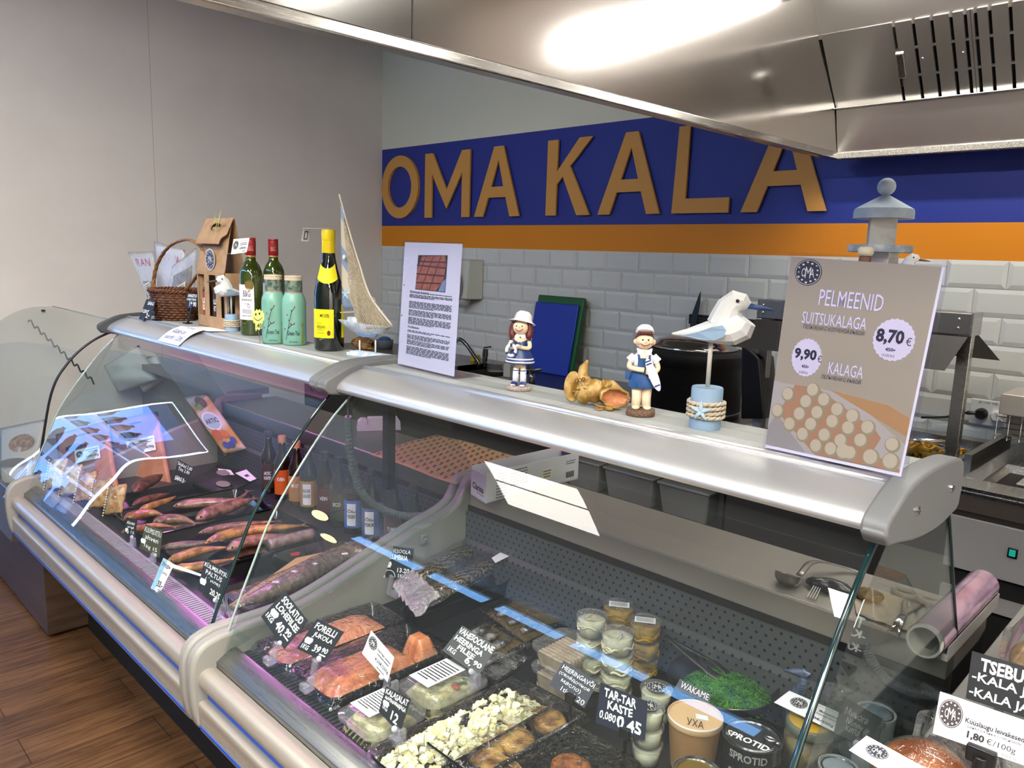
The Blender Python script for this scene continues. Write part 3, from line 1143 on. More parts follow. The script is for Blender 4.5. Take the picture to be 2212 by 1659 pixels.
# wicker basket
bc = onZ(383, 694, SH)
aw = Vector((_ray(383, 694).x, _ray(383, 694).y, 0)).normalized()
bc = bc + aw * (52 * mpp(bc))
bc.z = SH
k = mpp(bc)
basket = thing('wicker_basket', 'brown oval wicker basket with a tall hoop handle, filled with bags', 'basket', bc)
M_wick = mat('wicker', '6f4326', 0.5, c2='4a2a17', sc=60)
M_wickl = mat('pale_wicker', '9a7040', 0.5, c2='7a5228', sc=60)
rt, rb, hb = 62 * k, 50 * k, 62 * k
mb = MB()
NS = 22
for i in range(12):
    f = i / 11
    r = rb + (rt - rb) * f
    z = SH + 0.005 + f * (hb - 0.008)
    pts = []
    for q in range(89):
        a = 2 * PI * q / 88
        w = 0.0035 * math.cos(NS * a + PI * (i % 2))
        pts.append((bc.x + (r + w) * math.cos(a), bc.y + (r * 0.8 + w) * math.sin(a), z))
    mb.tube(pts, 0.0042, 5, caps=False)
for q in range(NS):
    a = 2 * PI * (q + 0.5) / NS
    mb.tube([(bc.x + (rb - 0.001) * math.cos(a), bc.y + (rb * 0.8 - 0.001) * math.sin(a), SH + 0.001), (bc.x + rt * math.cos(a), bc.y + rt * 0.8 * math.sin(a), SH + hb)], 0.003, 5)
mb.lathe([(0, 0.004), (rb, 0.004), (rb, 0.008), (0, 0.008)], (bc.x, bc.y, SH), 24, Matrix.Diagonal((1, 0.8, 1, 1)))
mb.build('woven_body', M_wick, basket, smooth=True)
mb = MB()
for s in range(3):
    pts = []
    for q in range(121):
        a = 2 * PI * q / 120
        t = 14 * a + s * 2 * PI / 3
        pts.append((bc.x + (rt + 0.002 + 0.005 * math.cos(t)) * math.cos(a), bc.y + (rt * 0.8 + 0.002 + 0.005 * math.cos(t)) * math.sin(a), SH + hb + 0.005 * math.sin(t)))
    mb.tube(pts, 0.0045, 5, caps=False)
mb.build('braided_rim', M_wick, basket, smooth=True)
mb = MB()
hx0 = onY(335, 640, bc.y - 0.02); hx1 = Vector((bc.x + rt * 0.95, bc.y - 0.01, SH + hb))
pk = onY(400, 518, bc.y - 0.015)
core = smoothline([hx0 + Vector((0, 0, -0.02)), onY(332, 610, bc.y - 0.02), onY(340, 570, bc.y - 0.02), onY(365, 533, bc.y - 0.018), pk, onY(425, 527, bc.y - 0.01), onY(447, 560, bc.y - 0.01), hx1], 10)
for s in range(3):
    mb.tube([p + Vector((0.0035 * math.cos(i * 0.55 + s * 2.1), 0.0035 * math.sin(i * 0.55 + s * 2.1), 0)) for i, p in enumerate(core)], 0.0042, 6)
mb.build('handle', M_wickl, basket, smooth=True)
M_bag = clear('bag_film', 'f4f6f8', 0.06, 1.5, bump=0.5, bsc=70, haze=0.22, hz='f4f4f6')
M_bagw = clear('milky_bag_film', 'f0f0f4', 0.08, 1.5, bump=0.5, bsc=60, haze=0.5, hz='eeeef2')
M_crout = mat('rye_croutons', '6d5537', 0.8, c2='3d2c1d', sc=35, bump=0.6)
M_pale = mat('pale_croutons', 'c2a983', 0.8, c2='8d7552', sc=40, bump=0.6)
by = bc.y
for i, (px, yy, txt, lab, mc, dark) in enumerate([
    ([(276, 544), (331, 543), (348, 672), (330, 672)], by + 0.0, 'RAN', 'leftmost clear bag in the wicker basket, red lettering at its top', M_bag, 0.5),
    ([(333, 521), (400, 540), (398, 672), (340, 672)], by + 0.03, 'RANNA', 'clear bag standing up at the back of the wicker basket', M_bagw, 0.55),
    ([(372, 575), (425, 534), (420, 672), (352, 672)], by - 0.035, '', 'bulky clear bag leaning to the right in the wicker basket', M_bag, 0.75)]):
    q = quad_px(px, (0, yy, 0), (0.1, -1, 0))
    t = thing('snack_bag', lab, 'bag', (q.c[2] + q.c[3]) / 2, 'bags in the wicker basket')
    pouch(q, 0.018, 'film', mc, t, wr=0.0015, seed=i + 2)
    cq = Quad(q.at(0.14, 1 - dark), q.at(0.86, 1 - dark), q.at(0.86, 0.97), q.at(0.14, 0.97))
    pouch(cq, 0.013, 'crumbs', M_crout if i != 1 else M_pale, t, wr=0.002, seed=i + 9)
    if txt:
        write(q, [(txt, .3, .12, .9, .25, 0.0)], mat('bag_red_ink', 'b04a60', 0.6), t, lift=0.011)
    lq = Quad(q.at(0.45, 0.55, 0.019), q.at(0.8, 0.5, 0.019), q.at(0.82, 0.75, 0.019), q.at(0.48, 0.8, 0.019))
    if i != 1:
        plate(lq, 'sticker', mat('cream_label', 'd9d6c4', 0.6), t, 0.0006)
        small_print(lq, [(0.1, 0.15 + 0.13 * j, 0.9, 0.05) for j in range(6)], M_ink, t)

# kraft gift box with three windows and the bottles in it
bl, br = onZ(425.5, 702.4, SH), onZ(491.5, 714, SH)
gy = (bl.y + br.y) / 2 + 0.0
x0, x1 = bl.x, br.x
GD = 0.075
sh_z = onY(422, 585, gy).z
shz2 = onY(432, 530, gy + 0.022).z
rz_ = onY(478, 471, gy + GD / 2).z
gift = thing('gift_box', 'tall kraft gift box with three bottle windows and a handle flap', 'box', ((x0 + x1) / 2, gy, SH), None)
wins = [(onY(427, 592, gy).x, onY(440.5, 592, gy).x, onY(434, 679, gy).z, onY(434, 592, gy).z),
        (onY(450, 596, gy).x, onY(465, 596, gy).x, onY(457, 682, gy).z, onY(457, 595, gy).z),
        (onY(475.5, 600, gy).x, onY(488.5, 600, gy).x, onY(482, 687, gy).z, onY(482, 600, gy).z)]
mb = MB()
th = 0.002
zz0, zz1 = min(w[2] for w in wins), max(w[3] for w in wins)
mb.box2((x0, gy, SH), (x1, gy + th, zz0)); mb.box2((x0, gy, zz1), (x1, gy + th, sh_z))
e = x0
for w in wins:
    mb.box2((e, gy, zz0), (w[0], gy + th, zz1)); e = w[1]
mb.box2((e, gy, zz0), (x1, gy + th, zz1))
mb.box2((x0, gy + GD - th, SH), (x1, gy + GD, sh_z)); mb.box2((x0, gy, SH), (x0 + th, gy + GD, sh_z)); mb.box2((x1 - th, gy, SH), (x1, gy + GD, sh_z)); mb.box2((x0, gy, SH), (x1, gy + GD, SH + th))
ym = gy + GD / 2
mb.hexa([(x0, gy, sh_z), (x1, gy, sh_z), (x1, gy + th, sh_z), (x0, gy + th, sh_z), (x0 + .006, ym - .008, rz_ - 0.03), (x1 - .006, ym - .008, rz_ - 0.03), (x1 - .006, ym - .006, rz_ - 0.03), (x0 + .006, ym - .006, rz_ - 0.03)])
mb.hexa([(x0, gy + GD - th, sh_z), (x1, gy + GD - th, sh_z), (x1, gy + GD, sh_z), (x0, gy + GD, sh_z), (x0 + .006, ym + .006, rz_ - 0.002), (x1 - .006, ym + .006, rz_ - 0.002), (x1 - .006, ym + .008, rz_ - 0.002), (x0 + .006, ym + .008, rz_ - 0.002)])
mb.build('carton', M_kraft, gift)
# flap folded over the ridge, with the hand hole left open
TLf, TRf = Vector((x0 + .008, ym, rz_)), Vector((x1 - .006, ym, rz_))
fz = onY(436, 526, gy).z
BLf, BRf = Vector((x0 + .004, gy - .003, fz)), Vector((x1 - .02, gy - .003, fz))
fq = Quad(TLf, Vector((x1, ym, rz_)), Vector((x1 + 0.002, gy - .003, fz)), BLf)
fl = MB()
hole = disc(0.5, 0.36, 0.17, 0.17, 24)
out = []
for k_ in range(24):
    a = 2 * PI * k_ / 24
    c_, s_ = math.cos(a), math.sin(a)
    m_ = 0.5 / max(abs(c_), abs(s_))
    u, v = 0.5 + c_ * m_, 0.5 + s_ * m_
    if v > 0.75 and u > 0.85:
        u = 0.85
    out.append((u, v))
for d in (0.0, -0.0018):
    vs = [fq.at(u, v, d) for u, v in hole] + [fq.at(u, v, d) for u, v in out]
    fl.add(vs, [(i, (i + 1) % 24, 24 + (i + 1) % 24, 24 + i) for i in range(24)])
fl.build('handle_flap', M_kraft, gift)
zl = onY(459, 561, gy).z
gq = Quad((x0, gy - 0.0006, zl + 0.05), (x1, gy - 0.0006, zl + 0.05), (x1, gy - 0.0006, zl - 0.05), (x0, gy - 0.0006, zl - 0.05))
ru = 0.034 / (x1 - x0)
M_logo = mat('logo_dark', '262a38', 0.5)
M_logo2 = mat('logo_light', 'd5d2cc', 0.5)


def oma_logo(q, cu, cv, ru, rv, parent, lift=0.0006, dark=None, ringed=True):
    """round dark badge with a pale ring, small food shapes round the rim and the three letters"""
    patch(q, disc(cu, cv, ru, rv, 36), 'badge', dark or M_logo, parent, lift)
    mb = MB()
    n = 40
    for r0, r1 in ((0.9, 0.935),):
        for k in range(n):
            t0, t1 = 2 * PI * k / n, 2 * PI * (k + 1) / n
            mb.add([q.at(cu + ru * a * math.cos(t), cv + rv * a * math.sin(t), lift + 0.0003) for a, t in ((r0, t0), (r1, t0), (r1, t1), (r0, t1))], [(0, 1, 2, 3)])
    r_ = random.Random(5)
    for k in range(13):
        t = 2 * PI * k / 13 + 0.2
        a = 0.7 + 0.07 * (k % 2)
        sz = r_.uniform(0.06, 0.1)
        mb.add([q.at(cu + ru * (a * math.cos(t) + sz * math.cos(w * 1.05)), cv + rv * (a * math.sin(t) + sz * 0.8 * math.sin(w * 1.05)), lift + 0.0003) for w in range(6)], [tuple(range(6))])
    mb.build('badge_pattern', M_logo2, parent)
    write(q, [('O', cu - .48 * ru, cv - .3 * rv, cu - .16 * ru, cv + .36 * rv), ('M', cu - .2 * ru, cv - .4 * rv, cu + .2 * ru, cv + .44 * rv), ('A', cu + .14 * ru, cv - .3 * rv, cu + .48 * ru, cv + .36 * rv)], M_logo2, parent, lift=lift + 0.0005)


patch(gq, disc(0.52, 0.5, ru * 1.08, 0.367, 36), 'badge_rim', M_paper, gift, 0.0004)
oma_logo(gq, 0.52, 0.5, ru, 0.34, gift, 0.0008)
for i, w in enumerate(wins):
    cx = (w[0] + w[1]) / 2
    hz = sh_z - SH + 0.005
    rr = 0.0165
    t = thing('beer_bottle', ['brown beer bottle with an orange label in the left window of the gift box', 'brown beer bottle with a white lettered label in the middle window of the gift box', 'dark beer bottle with a blue label in the right gift box window'][i], 'bottle', (cx, ym, SH + 0.002), 'bottles inside the kraft gift box')
    mb = MB(); mb.lathe([(0, 0), (rr, 0), (rr, hz * 0.6), (rr * 0.45, hz * 0.78), (rr * 0.42, hz * 0.95), (0, hz * 0.95)], (cx, gy + 0.022, SH + 0.003), 16)
    mb.build('glass_body', mat('brown_bottle_glass', '1c0d06', 0.08, coat=0.5), t, smooth=True)
    cq = CylQuad((cx, gy + 0.022, 0), rr, -PI / 2 - 0.9, -PI / 2 + 0.9, SH + hz * 0.62, SH + 0.012)
    wrap(cq, 'label', mat('bottle_label_%d' % i, ['8e3a1a', '33231c', '9fb0c4'][i], 0.5), t)
    write(cq, [(['HELE', 'HALLI', 'eru'][i], .15, .2, .85, .36, 0.02), (['KELL', 'PORT', 'õlu'][i], .2, .42, .8, .58, 0.02)], M_paper, t, lift=0.001)
    if i == 0:
        wrap(CylQuad((cx, gy + 0.022, 0), rr, -PI / 2 - 0.9, -PI / 2 + 0.9, SH + hz * 0.42, SH + hz * 0.3), 'label_band', mat('amber_band', 'c9812f', 0.5), t, 0.0008)
# leafy sprig in the hand hole and a card on the box
q0 = onY(471, 490, ym - 0.02)
sprig = thing('paper_sprig', 'pale green paper leaf sprig stuck in the gift box handle', 'decoration', q0)
M_leaf = mat('pale_leaf', 'c5d27a', 0.6)
for a, b, w in (((470, 497), (478, 452), 3.2), ((470, 486), (462, 462), 2.6), ((469, 478), (484, 474), 3.4), ((470, 480), (460, 477), 2.8), ((468, 482), (466, 505), 1.6)):
    A = onY(*a, ym - 0.025); B = onY(*b, ym - 0.03)
    s_ = Vector((w * mpp(A) * 1.3, 0, 0))
    mb = MB()
    mid = (A + B) / 2
    mb.add([A, mid - s_, B, mid + s_ + Vector((0, -0.004, 0))], [(0, 1, 2), (0, 2, 3)])
    mb.build('leaf', M_leaf, sprig, solid=0.0006)
w1c = gy - 0.075
cq = quad_px([(504.5, 516.6), (539, 513.7), (532.6, 544.7), (498.7, 549.6)], onY(505, 530, w1c), (0.55, -0.8, 0.1))
t = thing('price_card', 'white price card with the round badge beside the gift box top', 'card', cq.c[3])
plate(cq, 'card', M_paper, t, 0.0006)
oma_logo(cq, 0.22, 0.42, 0.17, 0.3, t)
write(cq, [('8,80€/tk', .5, .58, .92, .76, 0.02), ('Õlle kinkekarp', .42, .12, .95, .22)], M_ink, t)
small_print(cq, [(.5, .33, .92, .05), (.5, .44, .92, .05), (.7, .88, .9, .05)], M_ink, t)
mb = MB(); mb.tube([cq.at(0.12, .85, -0.002), (x1 - 0.002, gy + 0.01, cq.at(0.1, .9).z - 0.01)], 0.001, 5)
mb.build('wire', M_ggrey, t)

# note lying over the profile
nq = [onZ(383, 706.5, SH + 0.001), onZ(476, 708, SH + 0.001)]
P3 = [(-2.163, SH + 0.0065), (-2.19, 1.2125), (-2.22, 1.199), (-2.243, 1.18)]
t = thing('paper_note', 'white paper note with blue handwriting draped over the case edge', 'note', nq[0])
xa, xb = onY(370, 722, -2.2).x, onY(416, 731, -2.2).x
cur = smoothline([(0, nq[1].y - 0.02, SH + 0.001), (0, -2.15, SH + 0.004), (0, -2.172, 1.2245), (0, -2.21, 1.209), (0, -2.246, 1.178)], 5)


class CurveQuad:
    def at(s, u, v, lift=0.0):
        f = v * (len(cur) - 1)
        i = min(int(f), len(cur) - 2)
        p = cur[i].lerp(cur[i + 1], f - i)
        return Vector((xa + (xb - xa) * u + 0.02 * (1 - v), p.y - lift * 0.6, p.z + lift * 0.8))


nqd = CurveQuad()
mb = MB(); mb.sheet(lambda u, v: nqd.at(u, v, 0.0004), 1, 20)
mb.build('sheet', M_paper, t, smooth=True)
write(nqd, [('Hapukapsas', .1, .34, .8, .44), ('KURGI', .35, .46, .7, .54), ('Kalale on', .15, .62, .7, .76), ('juurde 1.20€', .12, .8, .9, .95)], mat('blue_ink', '3c4696', 0.6), t, lift=0.0012, jit=0.04)

# wine bottles -------------------------------------------------
M_gglass = mat('green_bottle_glass', '2a3808', 0.05, c2='33430c', sc=6, coat=0.6, spec=0.8)
M_dglass = mat('dark_green_glass', '040f0a', 0.05, coat=0.7, spec=0.8)


def bottle(name, label, c, H, prof, m, group=None, cat='bottle'):
    t = thing(name, label, cat, c, group)
    mb = MB(); mb.lathe(prof, c, 32)
    mb.build('glass_body', m, t, smooth=True)
    return t


def wine(c, label, capname='red'):
    H, r = 0.245, 0.0315
    t = bottle('wine_bottle', label, c, H, [(0, 0.004), (r * 0.9, 0), (r, 0.004), (r, 0.15), (r * 0.96, 0.165), (r * 0.75, 0.182), (0.0145, 0.194), (0.0128, 0.203), (0.0124, H), (0, H)], M_gglass, 'green wine bottles')
    mb = MB(); mb.lathe([(0.0137, 0.205), (0.0137, 0.209), (0.0145, 0.21), (0.0145, 0.2445), (0.0137, 0.2475), (0.0145, 0.2485), (0.0145, 0.252), (0.0137, 0.2535), (0, 0.2537)], c, 24)
    mb.build('capsule', mat('red_capsule', '8c1f22', 0.3), t, smooth=True, auto=40)
    mb = MB(); mb.lathe([(0.0142, 0.203), (0.0142, 0.2075)], c, 24)
    mb.build('gold_ring', M_gold, t, smooth=True)
    ac = toward(c)
    q = CylQuad(c, r, ac - 1.75, ac + 0.22, c.z + 0.133, c.z + 0.042)
    wrap(q, 'front_label', mat('label_paper', 'e4e2e4', 0.55), t, n=20)
    write(q, [('B&G', .52, .16, .84, .34, 0.0), ('SAUVIGNON BLANC', .42, .4, .9, .46), ('CÔTES', .55, .52, .78, .56), ('BARTON & GUESTIER', .45, .86, .92, .91)], M_ink, t, lift=0.0012)
    mb = MB()
    for k in range(24):
        t0, t1 = 2 * PI * k / 24, 2 * PI * (k + 1) / 24
        for rr in (0.05, 0.035):
            mb.add([q.at(.76 + a * math.cos(w), .6 + a * 1.1 * math.sin(w), 0.001) for a, w in ((rr, t0), (rr + .006, t0), (rr + .006, t1), (rr, t1))], [(0, 1, 2, 3)])
    mb.build('seal_print', M_ink, t)
    small_print(q, [(.45, .72, .9, .012), (.45, .76, .88, .012), (.45, .8, .9, .012)], M_ink, t, lift=0.001)
    q2 = CylQuad(c, 0.0145, ac - .7, ac + .7, c.z + 0.234, c.z + 0.218)
    write(q2, [('B&G', .15, .1, .85, .9)], mat('capsule_print', 'c08a80', 0.5), t, lift=0.0006)
    qs = CylQuad(c, r, ac - .62, ac + .28, c.z + 0.147, c.z + 0.118)
    patch(qs, disc(.5, .5, .42, .45, 18), 'gold_seal', mat('olive_gold', '7d6a3a', 0.4, 0.4), t, 0.0014)
    t.scale = (1.16, 1.16, 1.23)
    return t


w1 = onZ(531.5, 724, SH) + Vector((0, 0.022, 0)); w1.z = SH
wine(w1, 'green wine bottle with a red cap and a white label, right of the gift box')
w2 = onZ(582, 714, SH) + Vector((0, 0.02, 0)); w2.z = SH
wine(w2, 'green wine bottle with a red cap standing behind the two jars of tea')
# turquoise tea jars
M_tea = mat('turquoise_print', '7fb3a5', 0.25, c2='76a894', sc=10)


def tea(c, label):
    r = 0.0285
    t = thing('tea_jar', label, 'jar', c, 'turquoise tea jars')
    mb = MB(); mb.lathe([(0, 0.002), (r * 0.92, 0), (r, 0.005), (r, 0.094), (r * 0.95, 0.104), (r * 0.8, 0.114), (0.0205, 0.119), (0, 0.119)], c, 32)
    mb.build('body', M_tea, t, smooth=True)
    mb = MB(); mb.lathe([(0.0205, 0.119), (0.0203, 0.146), (0, 0.146)], c, 32)
    nb = mb.build('neck_band', mat('dark_patterned_band', '3f5148', 0.3, c2='7b8f7c', sc=90), t, smooth=True, auto=40)
    mb = MB(); mb.lathe([(0.0207, 0.1175), (0.0207, 0.121)], c, 24); mb.build('pink_line', mat('dusty_pink', 'b07a7a', 0.4), nb)
    mb = MB(); mb.lathe([(0.0215, 0.146), (0.0215, 0.15), (0.0208, 0.1505), (0.0208, 0.1525), (0.0215, 0.153), (0.0212, 0.1565), (0, 0.158)], c, 28)
    mb.build('lid', mat('cream_lid', 'c9b9a0', 0.35), t, smooth=True, auto=40)
    ac = toward(c)
    q = CylQuad(c, r, ac - 1.3, ac + 1.3, c.z + 0.1, c.z)
    mb = MB()
    for pts in ([(.22, .85), (.3, .6), (.36, .4), (.42, .22), (.52, .12)], [(.3, .6), (.4, .52), (.5, .5)], [(.36, .4), (.28, .3)], [(.26, .72), (.18, .62)]):
        for i in range(len(pts) - 1):
            (u0, v0), (u1, v1) = pts[i], pts[i + 1]
            mb.add([q.at(u0, v0, .0008), q.at(u0 + .012, v0 + .012, .0008), q.at(u1 + .012, v1 + .012, .0008), q.at(u1, v1, .0008)], [(0, 1, 2, 3)])
    mb.build('branch_print', M_ink, t)
    mb = MB()
    for u, v in ((.42, .2), (.5, .49), (.28, .3), (.18, .62), (.52, .12), (.4, .5), (.33, .42)):
        mb.add([q.at(u + .022 * math.cos(w), v + .022 * math.sin(w), .001) for w in range(6)], [tuple(range(6))])
    mb.build('blossom_print', mat('plum_red', '8a3040', 0.5), t)
    q3 = [(.72, .95), (.76, .6), (.72, .52), (.78, .45), (.84, .52), (.8, .6), (.84, .95)]
    patch(q, [(u, v) for u, v in q3], 'figure_print', mat('ochre_print', '7a8a3c', 0.5), t, .0008)
    write(q, [('Green Tea', .28, .66, .66, .76, 0.01), ('with Honey', .34, .88, .6, .94)], mat('dark_teal_ink', '16332c', 0.5), t, lift=.001)
    t.scale = (1.22, 1.22, 1.3)
    return t


t1_ = onZ(579, 742, SH) + Vector((0.0, 0.02, 0)); t1_.z = SH
tea(t1_, 'turquoise tea jar beside the front wine bottle, smiling star before it')
t2_ = onZ(623, 745.5, SH) + Vector((0.0, 0.02, 0)); t2_.z = SH
tea(t2_, 'turquoise tea jar with a blossom branch, the one nearer the yellow-capped bottle')
# smiling star tag
sp0 = t1_ + Vector((0.005, -0.035, 0.03))
sq = quad_px([(541, 661), (574, 661), (574, 716), (541, 716)], sp0, (0.6, -0.8, 0))
t = thing('smiling_star_tag', 'yellow-green paper sun tag with a smiling face before the tea jars', 'tag', sq.at(.5, 1))
pts = []
for k_ in range(28):
    a = 2 * PI * k_ / 28
    rr = 0.5 if k_ % 2 == 0 else 0.4
    pts.append((0.5 + rr * math.cos(a), 0.42 + rr * 0.62 * math.sin(a)))
M_lime = mat('lime_paper', 'd9e878', 0.6)
patch(sq, pts, 'sun', M_lime, t, 0.0, 0.0008)
patch(sq, [(.25, .6), (.78, .6), (.74, .9), (.66, .86), (.6, .95), (.45, .9), (.36, 1.0), (.3, .85)], 'strip', M_lime, t, 0.0002, 0.0008)
patch(sq, disc(.36, .33, .05, .055, 12), 'eye', M_ink, t, 0.0008); patch(sq, disc(.6, .3, .05, .055, 12), 'eye', M_ink, t, 0.0008)
mb = MB()
sm = [(.22 + .56 * i / 10, .43 + .12 * math.sin(PI * i / 10)) for i in range(11)]
for i in range(10):
    (a, b), (c_, d) = sm[i], sm[i + 1]
    mb.add([sq.at(a, b, .0009), sq.at(c_, d, .0009), sq.at(c_, d + .03, .0009), sq.at(a, b + .03, .0009)], [(0, 1, 2, 3)])
mb.build('smile', M_ink, t)
write(sq, [('1.40', .28, .68, .74, .86, 0.02)], M_ink, t, lift=.0009)
mb = MB(); mb.tube([sq.at(.5, .9, -0.001), Vector((sq.at(.5, 1).x, sq.at(.5, 1).y + 0.006, SH))], 0.0008, 5); mb.build('pin', M_ggrey, t)
# the yellow-capped bottle
mc_ = onZ(696.5, 757, SH) + Vector((0, 0.022, 0)); mc_.z = SH
r = 0.0375
H = 0.292
t = bottle('wine_bottle', 'dark green riesling bottle with a yellow cap and yellow label', mc_, H, [(0, .004), (r * .92, 0), (r, .005), (r, 0.12), (r * .98, .14), (r * .85, .17), (r * .62, .2), (.0178, .225), (.0155, .245), (.0148, H), (0, H)], M_dglass)
mb = MB(); mb.lathe([(.0168, .238), (.0165, .268), (.0172, .2685), (.0172, .2885), (.0166, .29), (.0166, .294), (0, .2945)], mc_, 28)
mb.build('screw_cap', mat('yellow_cap', 'e3c800', 0.35), t, smooth=True, auto=40)
ac = toward(mc_)
q = CylQuad(mc_, r, ac - 1.7, ac + 0.32, mc_.z + .103, mc_.z + .033)
wrap(q, 'label', mat('yellow_label', 'e6dc10', 0.5), t, n=20)
write(q, [('MOSEL', .54, .16, .86, .27, 0.01), ('RIESLING', .42, .56, .72, .66)], M_ink, t, lift=.0012)
small_print(q, [(.42, .48, .6, .012), (.42, .72, .68, .012), (.42, .82, .68, .012)], M_ink, t, .001)
patch(q, disc(.83, .82, .055, .09, 16), 'seal', mat('wine_seal', '6e2a1c', 0.4), t, .0012)
q = CylQuad(mc_, r, ac + .95, ac + 1.5, mc_.z + .115, mc_.z + .033)
wrap(q, 'back_label', mat('yellow_label', 'e6dc10', 0.5), t)
mb = MB()
qn = [(mc_.z + .196, ac - .9, ac + .35), (mc_.z + .18, ac - 1.2, ac + 0.5)]
def nr(z):
    h = z - mc_.z
    P = [(0.14, r * .98), (.17, r * .85), (.2, r * .62), (.225, .0178)]
    for (a, ra), (b, rb) in zip(P, P[1:]):
        if a <= h <= b:
            return ra + (rb - ra) * (h - a) / (b - a)
    return r
mb.sheet(lambda u, v: Vector((mc_.x + (nr(mc_.z + .21 - .036 * v - .01 * math.sin(PI * u)) + .0008) * math.cos(ac - 1.1 + 1.9 * u), mc_.y + (nr(mc_.z + .21 - .036 * v - .01 * math.sin(PI * u)) + .0008) * math.sin(ac - 1.1 + 1.9 * u), mc_.z + .213 - .036 * v - .012 * math.sin(PI * u))), 16, 4)
mb.build('neck_label', mat('yellow_label', 'e6dc10', 0.5), t, smooth=True)
t.scale = (1.1, 1.1, 1.145)
# folded white tag on its cap
tz = mc_.z + .2965 * 1.145
A = onY(663, 500, mc_.y); 
t = thing('price_strip', 'folded white price strip laid on the yellow bottle cap', 'price tag', (mc_.x, mc_.y, tz))
mb = MB()
ex = A.x
mb.hexa([(ex, mc_.y - .012, tz), (mc_.x + .018, mc_.y - .012, tz), (mc_.x + .018, mc_.y + .012, tz), (ex, mc_.y + .012, tz), (ex, mc_.y - .012, tz + .0006), (mc_.x + .018, mc_.y - .012, tz + .0006), (mc_.x + .018, mc_.y + .012, tz + .0006), (ex, mc_.y + .012, tz + .0006)])
mb.build('strip', M_paper, t)
fqz = Quad((ex, mc_.y - .012, tz), (ex + .0, mc_.y + .012, tz), (ex - .012, mc_.y + .012, tz - .036), (ex - .012, mc_.y - .012, tz - .036))
fqz = Quad(fqz.c[1], fqz.c[0], fqz.c[3], fqz.c[2]) if fqz.n.x < 0 else fqz
plate(fqz, 'fold', M_paper, t, 0.0006)
patch(fqz, [(.25, .2), (.75, .2), (.75, .85), (.25, .85)], 'print', M_ink, t)
patch(fqz, [(.35, .28), (.65, .28), (.65, .77), (.35, .77)], 'print_inner', M_paper, t, 0.001)

# ------------------------------------------------------------ sailing boat ornament
bA, bB = onZ(750, 768, SH), onZ(832, 778, SH)
bo = (bA + bB) / 2 + Vector((0, 0.02, 0)); bo.z = SH
dirx = (onZ(836, 773, SH) - onZ(748, 760, SH)); dirx.z = 0
dirx.normalize()
diry = Vector((-dirx.y, dirx.x, 0))
kk = mpp(bo)
nP = -diry
pp = lambda x, y, d=0.0: onP(x, y, bo, diry) + diry * d
boat = thing('model_sailboat', 'wooden model sailing boat with net and striped sails on a small stand', 'ornament', bo)
wb = (pp(836, 773) - pp(748, 760)).length
Mrot = Matrix((dirx, diry, Vector((0, 0, 1)))).transposed().to_4x4()
mb = MB(); mb.box(bo + Vector((0, 0, 0.004)), (wb, 0.04, 0.008), M=Mrot); mb.box(bo + Vector((0, 0, 0.010)), (wb * .9, 0.03, 0.004), M=Mrot)
M_pb = mat('whitewashed_blue', 'bfd0dc', 0.6, c2='dfe6ea', sc=50)
mb.build('stand', M_pb, boat, bev=0.001)
for x in (777, 811):
    a, b = pp(x, 762), pp(x, 735)
    a.z = SH + 0.011
    MB().tube([a, b], 0.0022, 8).build('leg', M_pb, boat, smooth=True)
prow, stern = pp(733, 690), pp(850, 706)
mb = MB()
N = 14
vs = []
for i in range(N + 1):
    u = i / N
    top = prow.lerp(stern, u)
    dep = (math.sin(PI * min(1, u * 1.05)) ** 0.7) * 0.034
    wid = (math.sin(PI * min(1, 0.02 + u * 0.98)) ** 0.6) * 0.022 + 0.001
    for s, zz in ((-1, 0), (-.8, -.5), (0, -1), (.8, -.5), (1, 0)):
        vs.append(top + diry * (s * wid) + Vector((0, 0, zz * dep)))
fs = []
for i in range(N):
    for j in range(4):
        fs.append((i * 5 + j, i * 5 + j + 1, (i + 1) * 5 + j + 1, (i + 1) * 5 + j))
    fs.append((i * 5, (i + 1) * 5, (i + 1) * 5 + 4, i * 5 + 4))
mb.add(vs, fs)
M_hullw = mat('white_hull', 'd3d8dc', 0.6, c2='b3bcc4', sc=40)
mb.build('hull', M_hullw, boat, auto=50)
mb = MB(); mb.prism([(0.27, 0.7), (0.74, 0.82), (0.68, 1.3), (0.45, 1.5), (0.33, 1.2)], lambda u, v: prow.lerp(stern, u) + Vector((0, 0, -0.02 - 0.012 * (v - 0.7) * 2)) - diry * 0.003, diry * 0.006)
mb.build('keel', mat('blue_keel', '6c86b0', 0.6), boat)
mb = MB(); c_ = prow.lerp(stern, .3) + Vector((0, 0, 0.006)); mb.box(c_, (0.04, 0.02, 0.012), M=Mrot); mb.build('cabin', M_hullw, boat, bev=0.001)
mast0, mast1 = pp(757, 690), pp(733, 420)
mastR = [pp(733, 420), pp(752, 490), pp(776, 570), pp(800, 640), pp(846, 703)]
M_drift = mat('driftwood', 'cfc6b6', 0.7)
mb = MB(); mb.tube(smoothline(mastR, 6), [0.0022 + 0.0012 * i / 30 for i in range(25)], 8)
mb.build('mast', M_drift, boat, smooth=True)
mb = MB(); mb.tube([pp(735, 675), pp(826, 672)], 0.0016, 6); mb.build('boom', M_drift, boat, smooth=True)


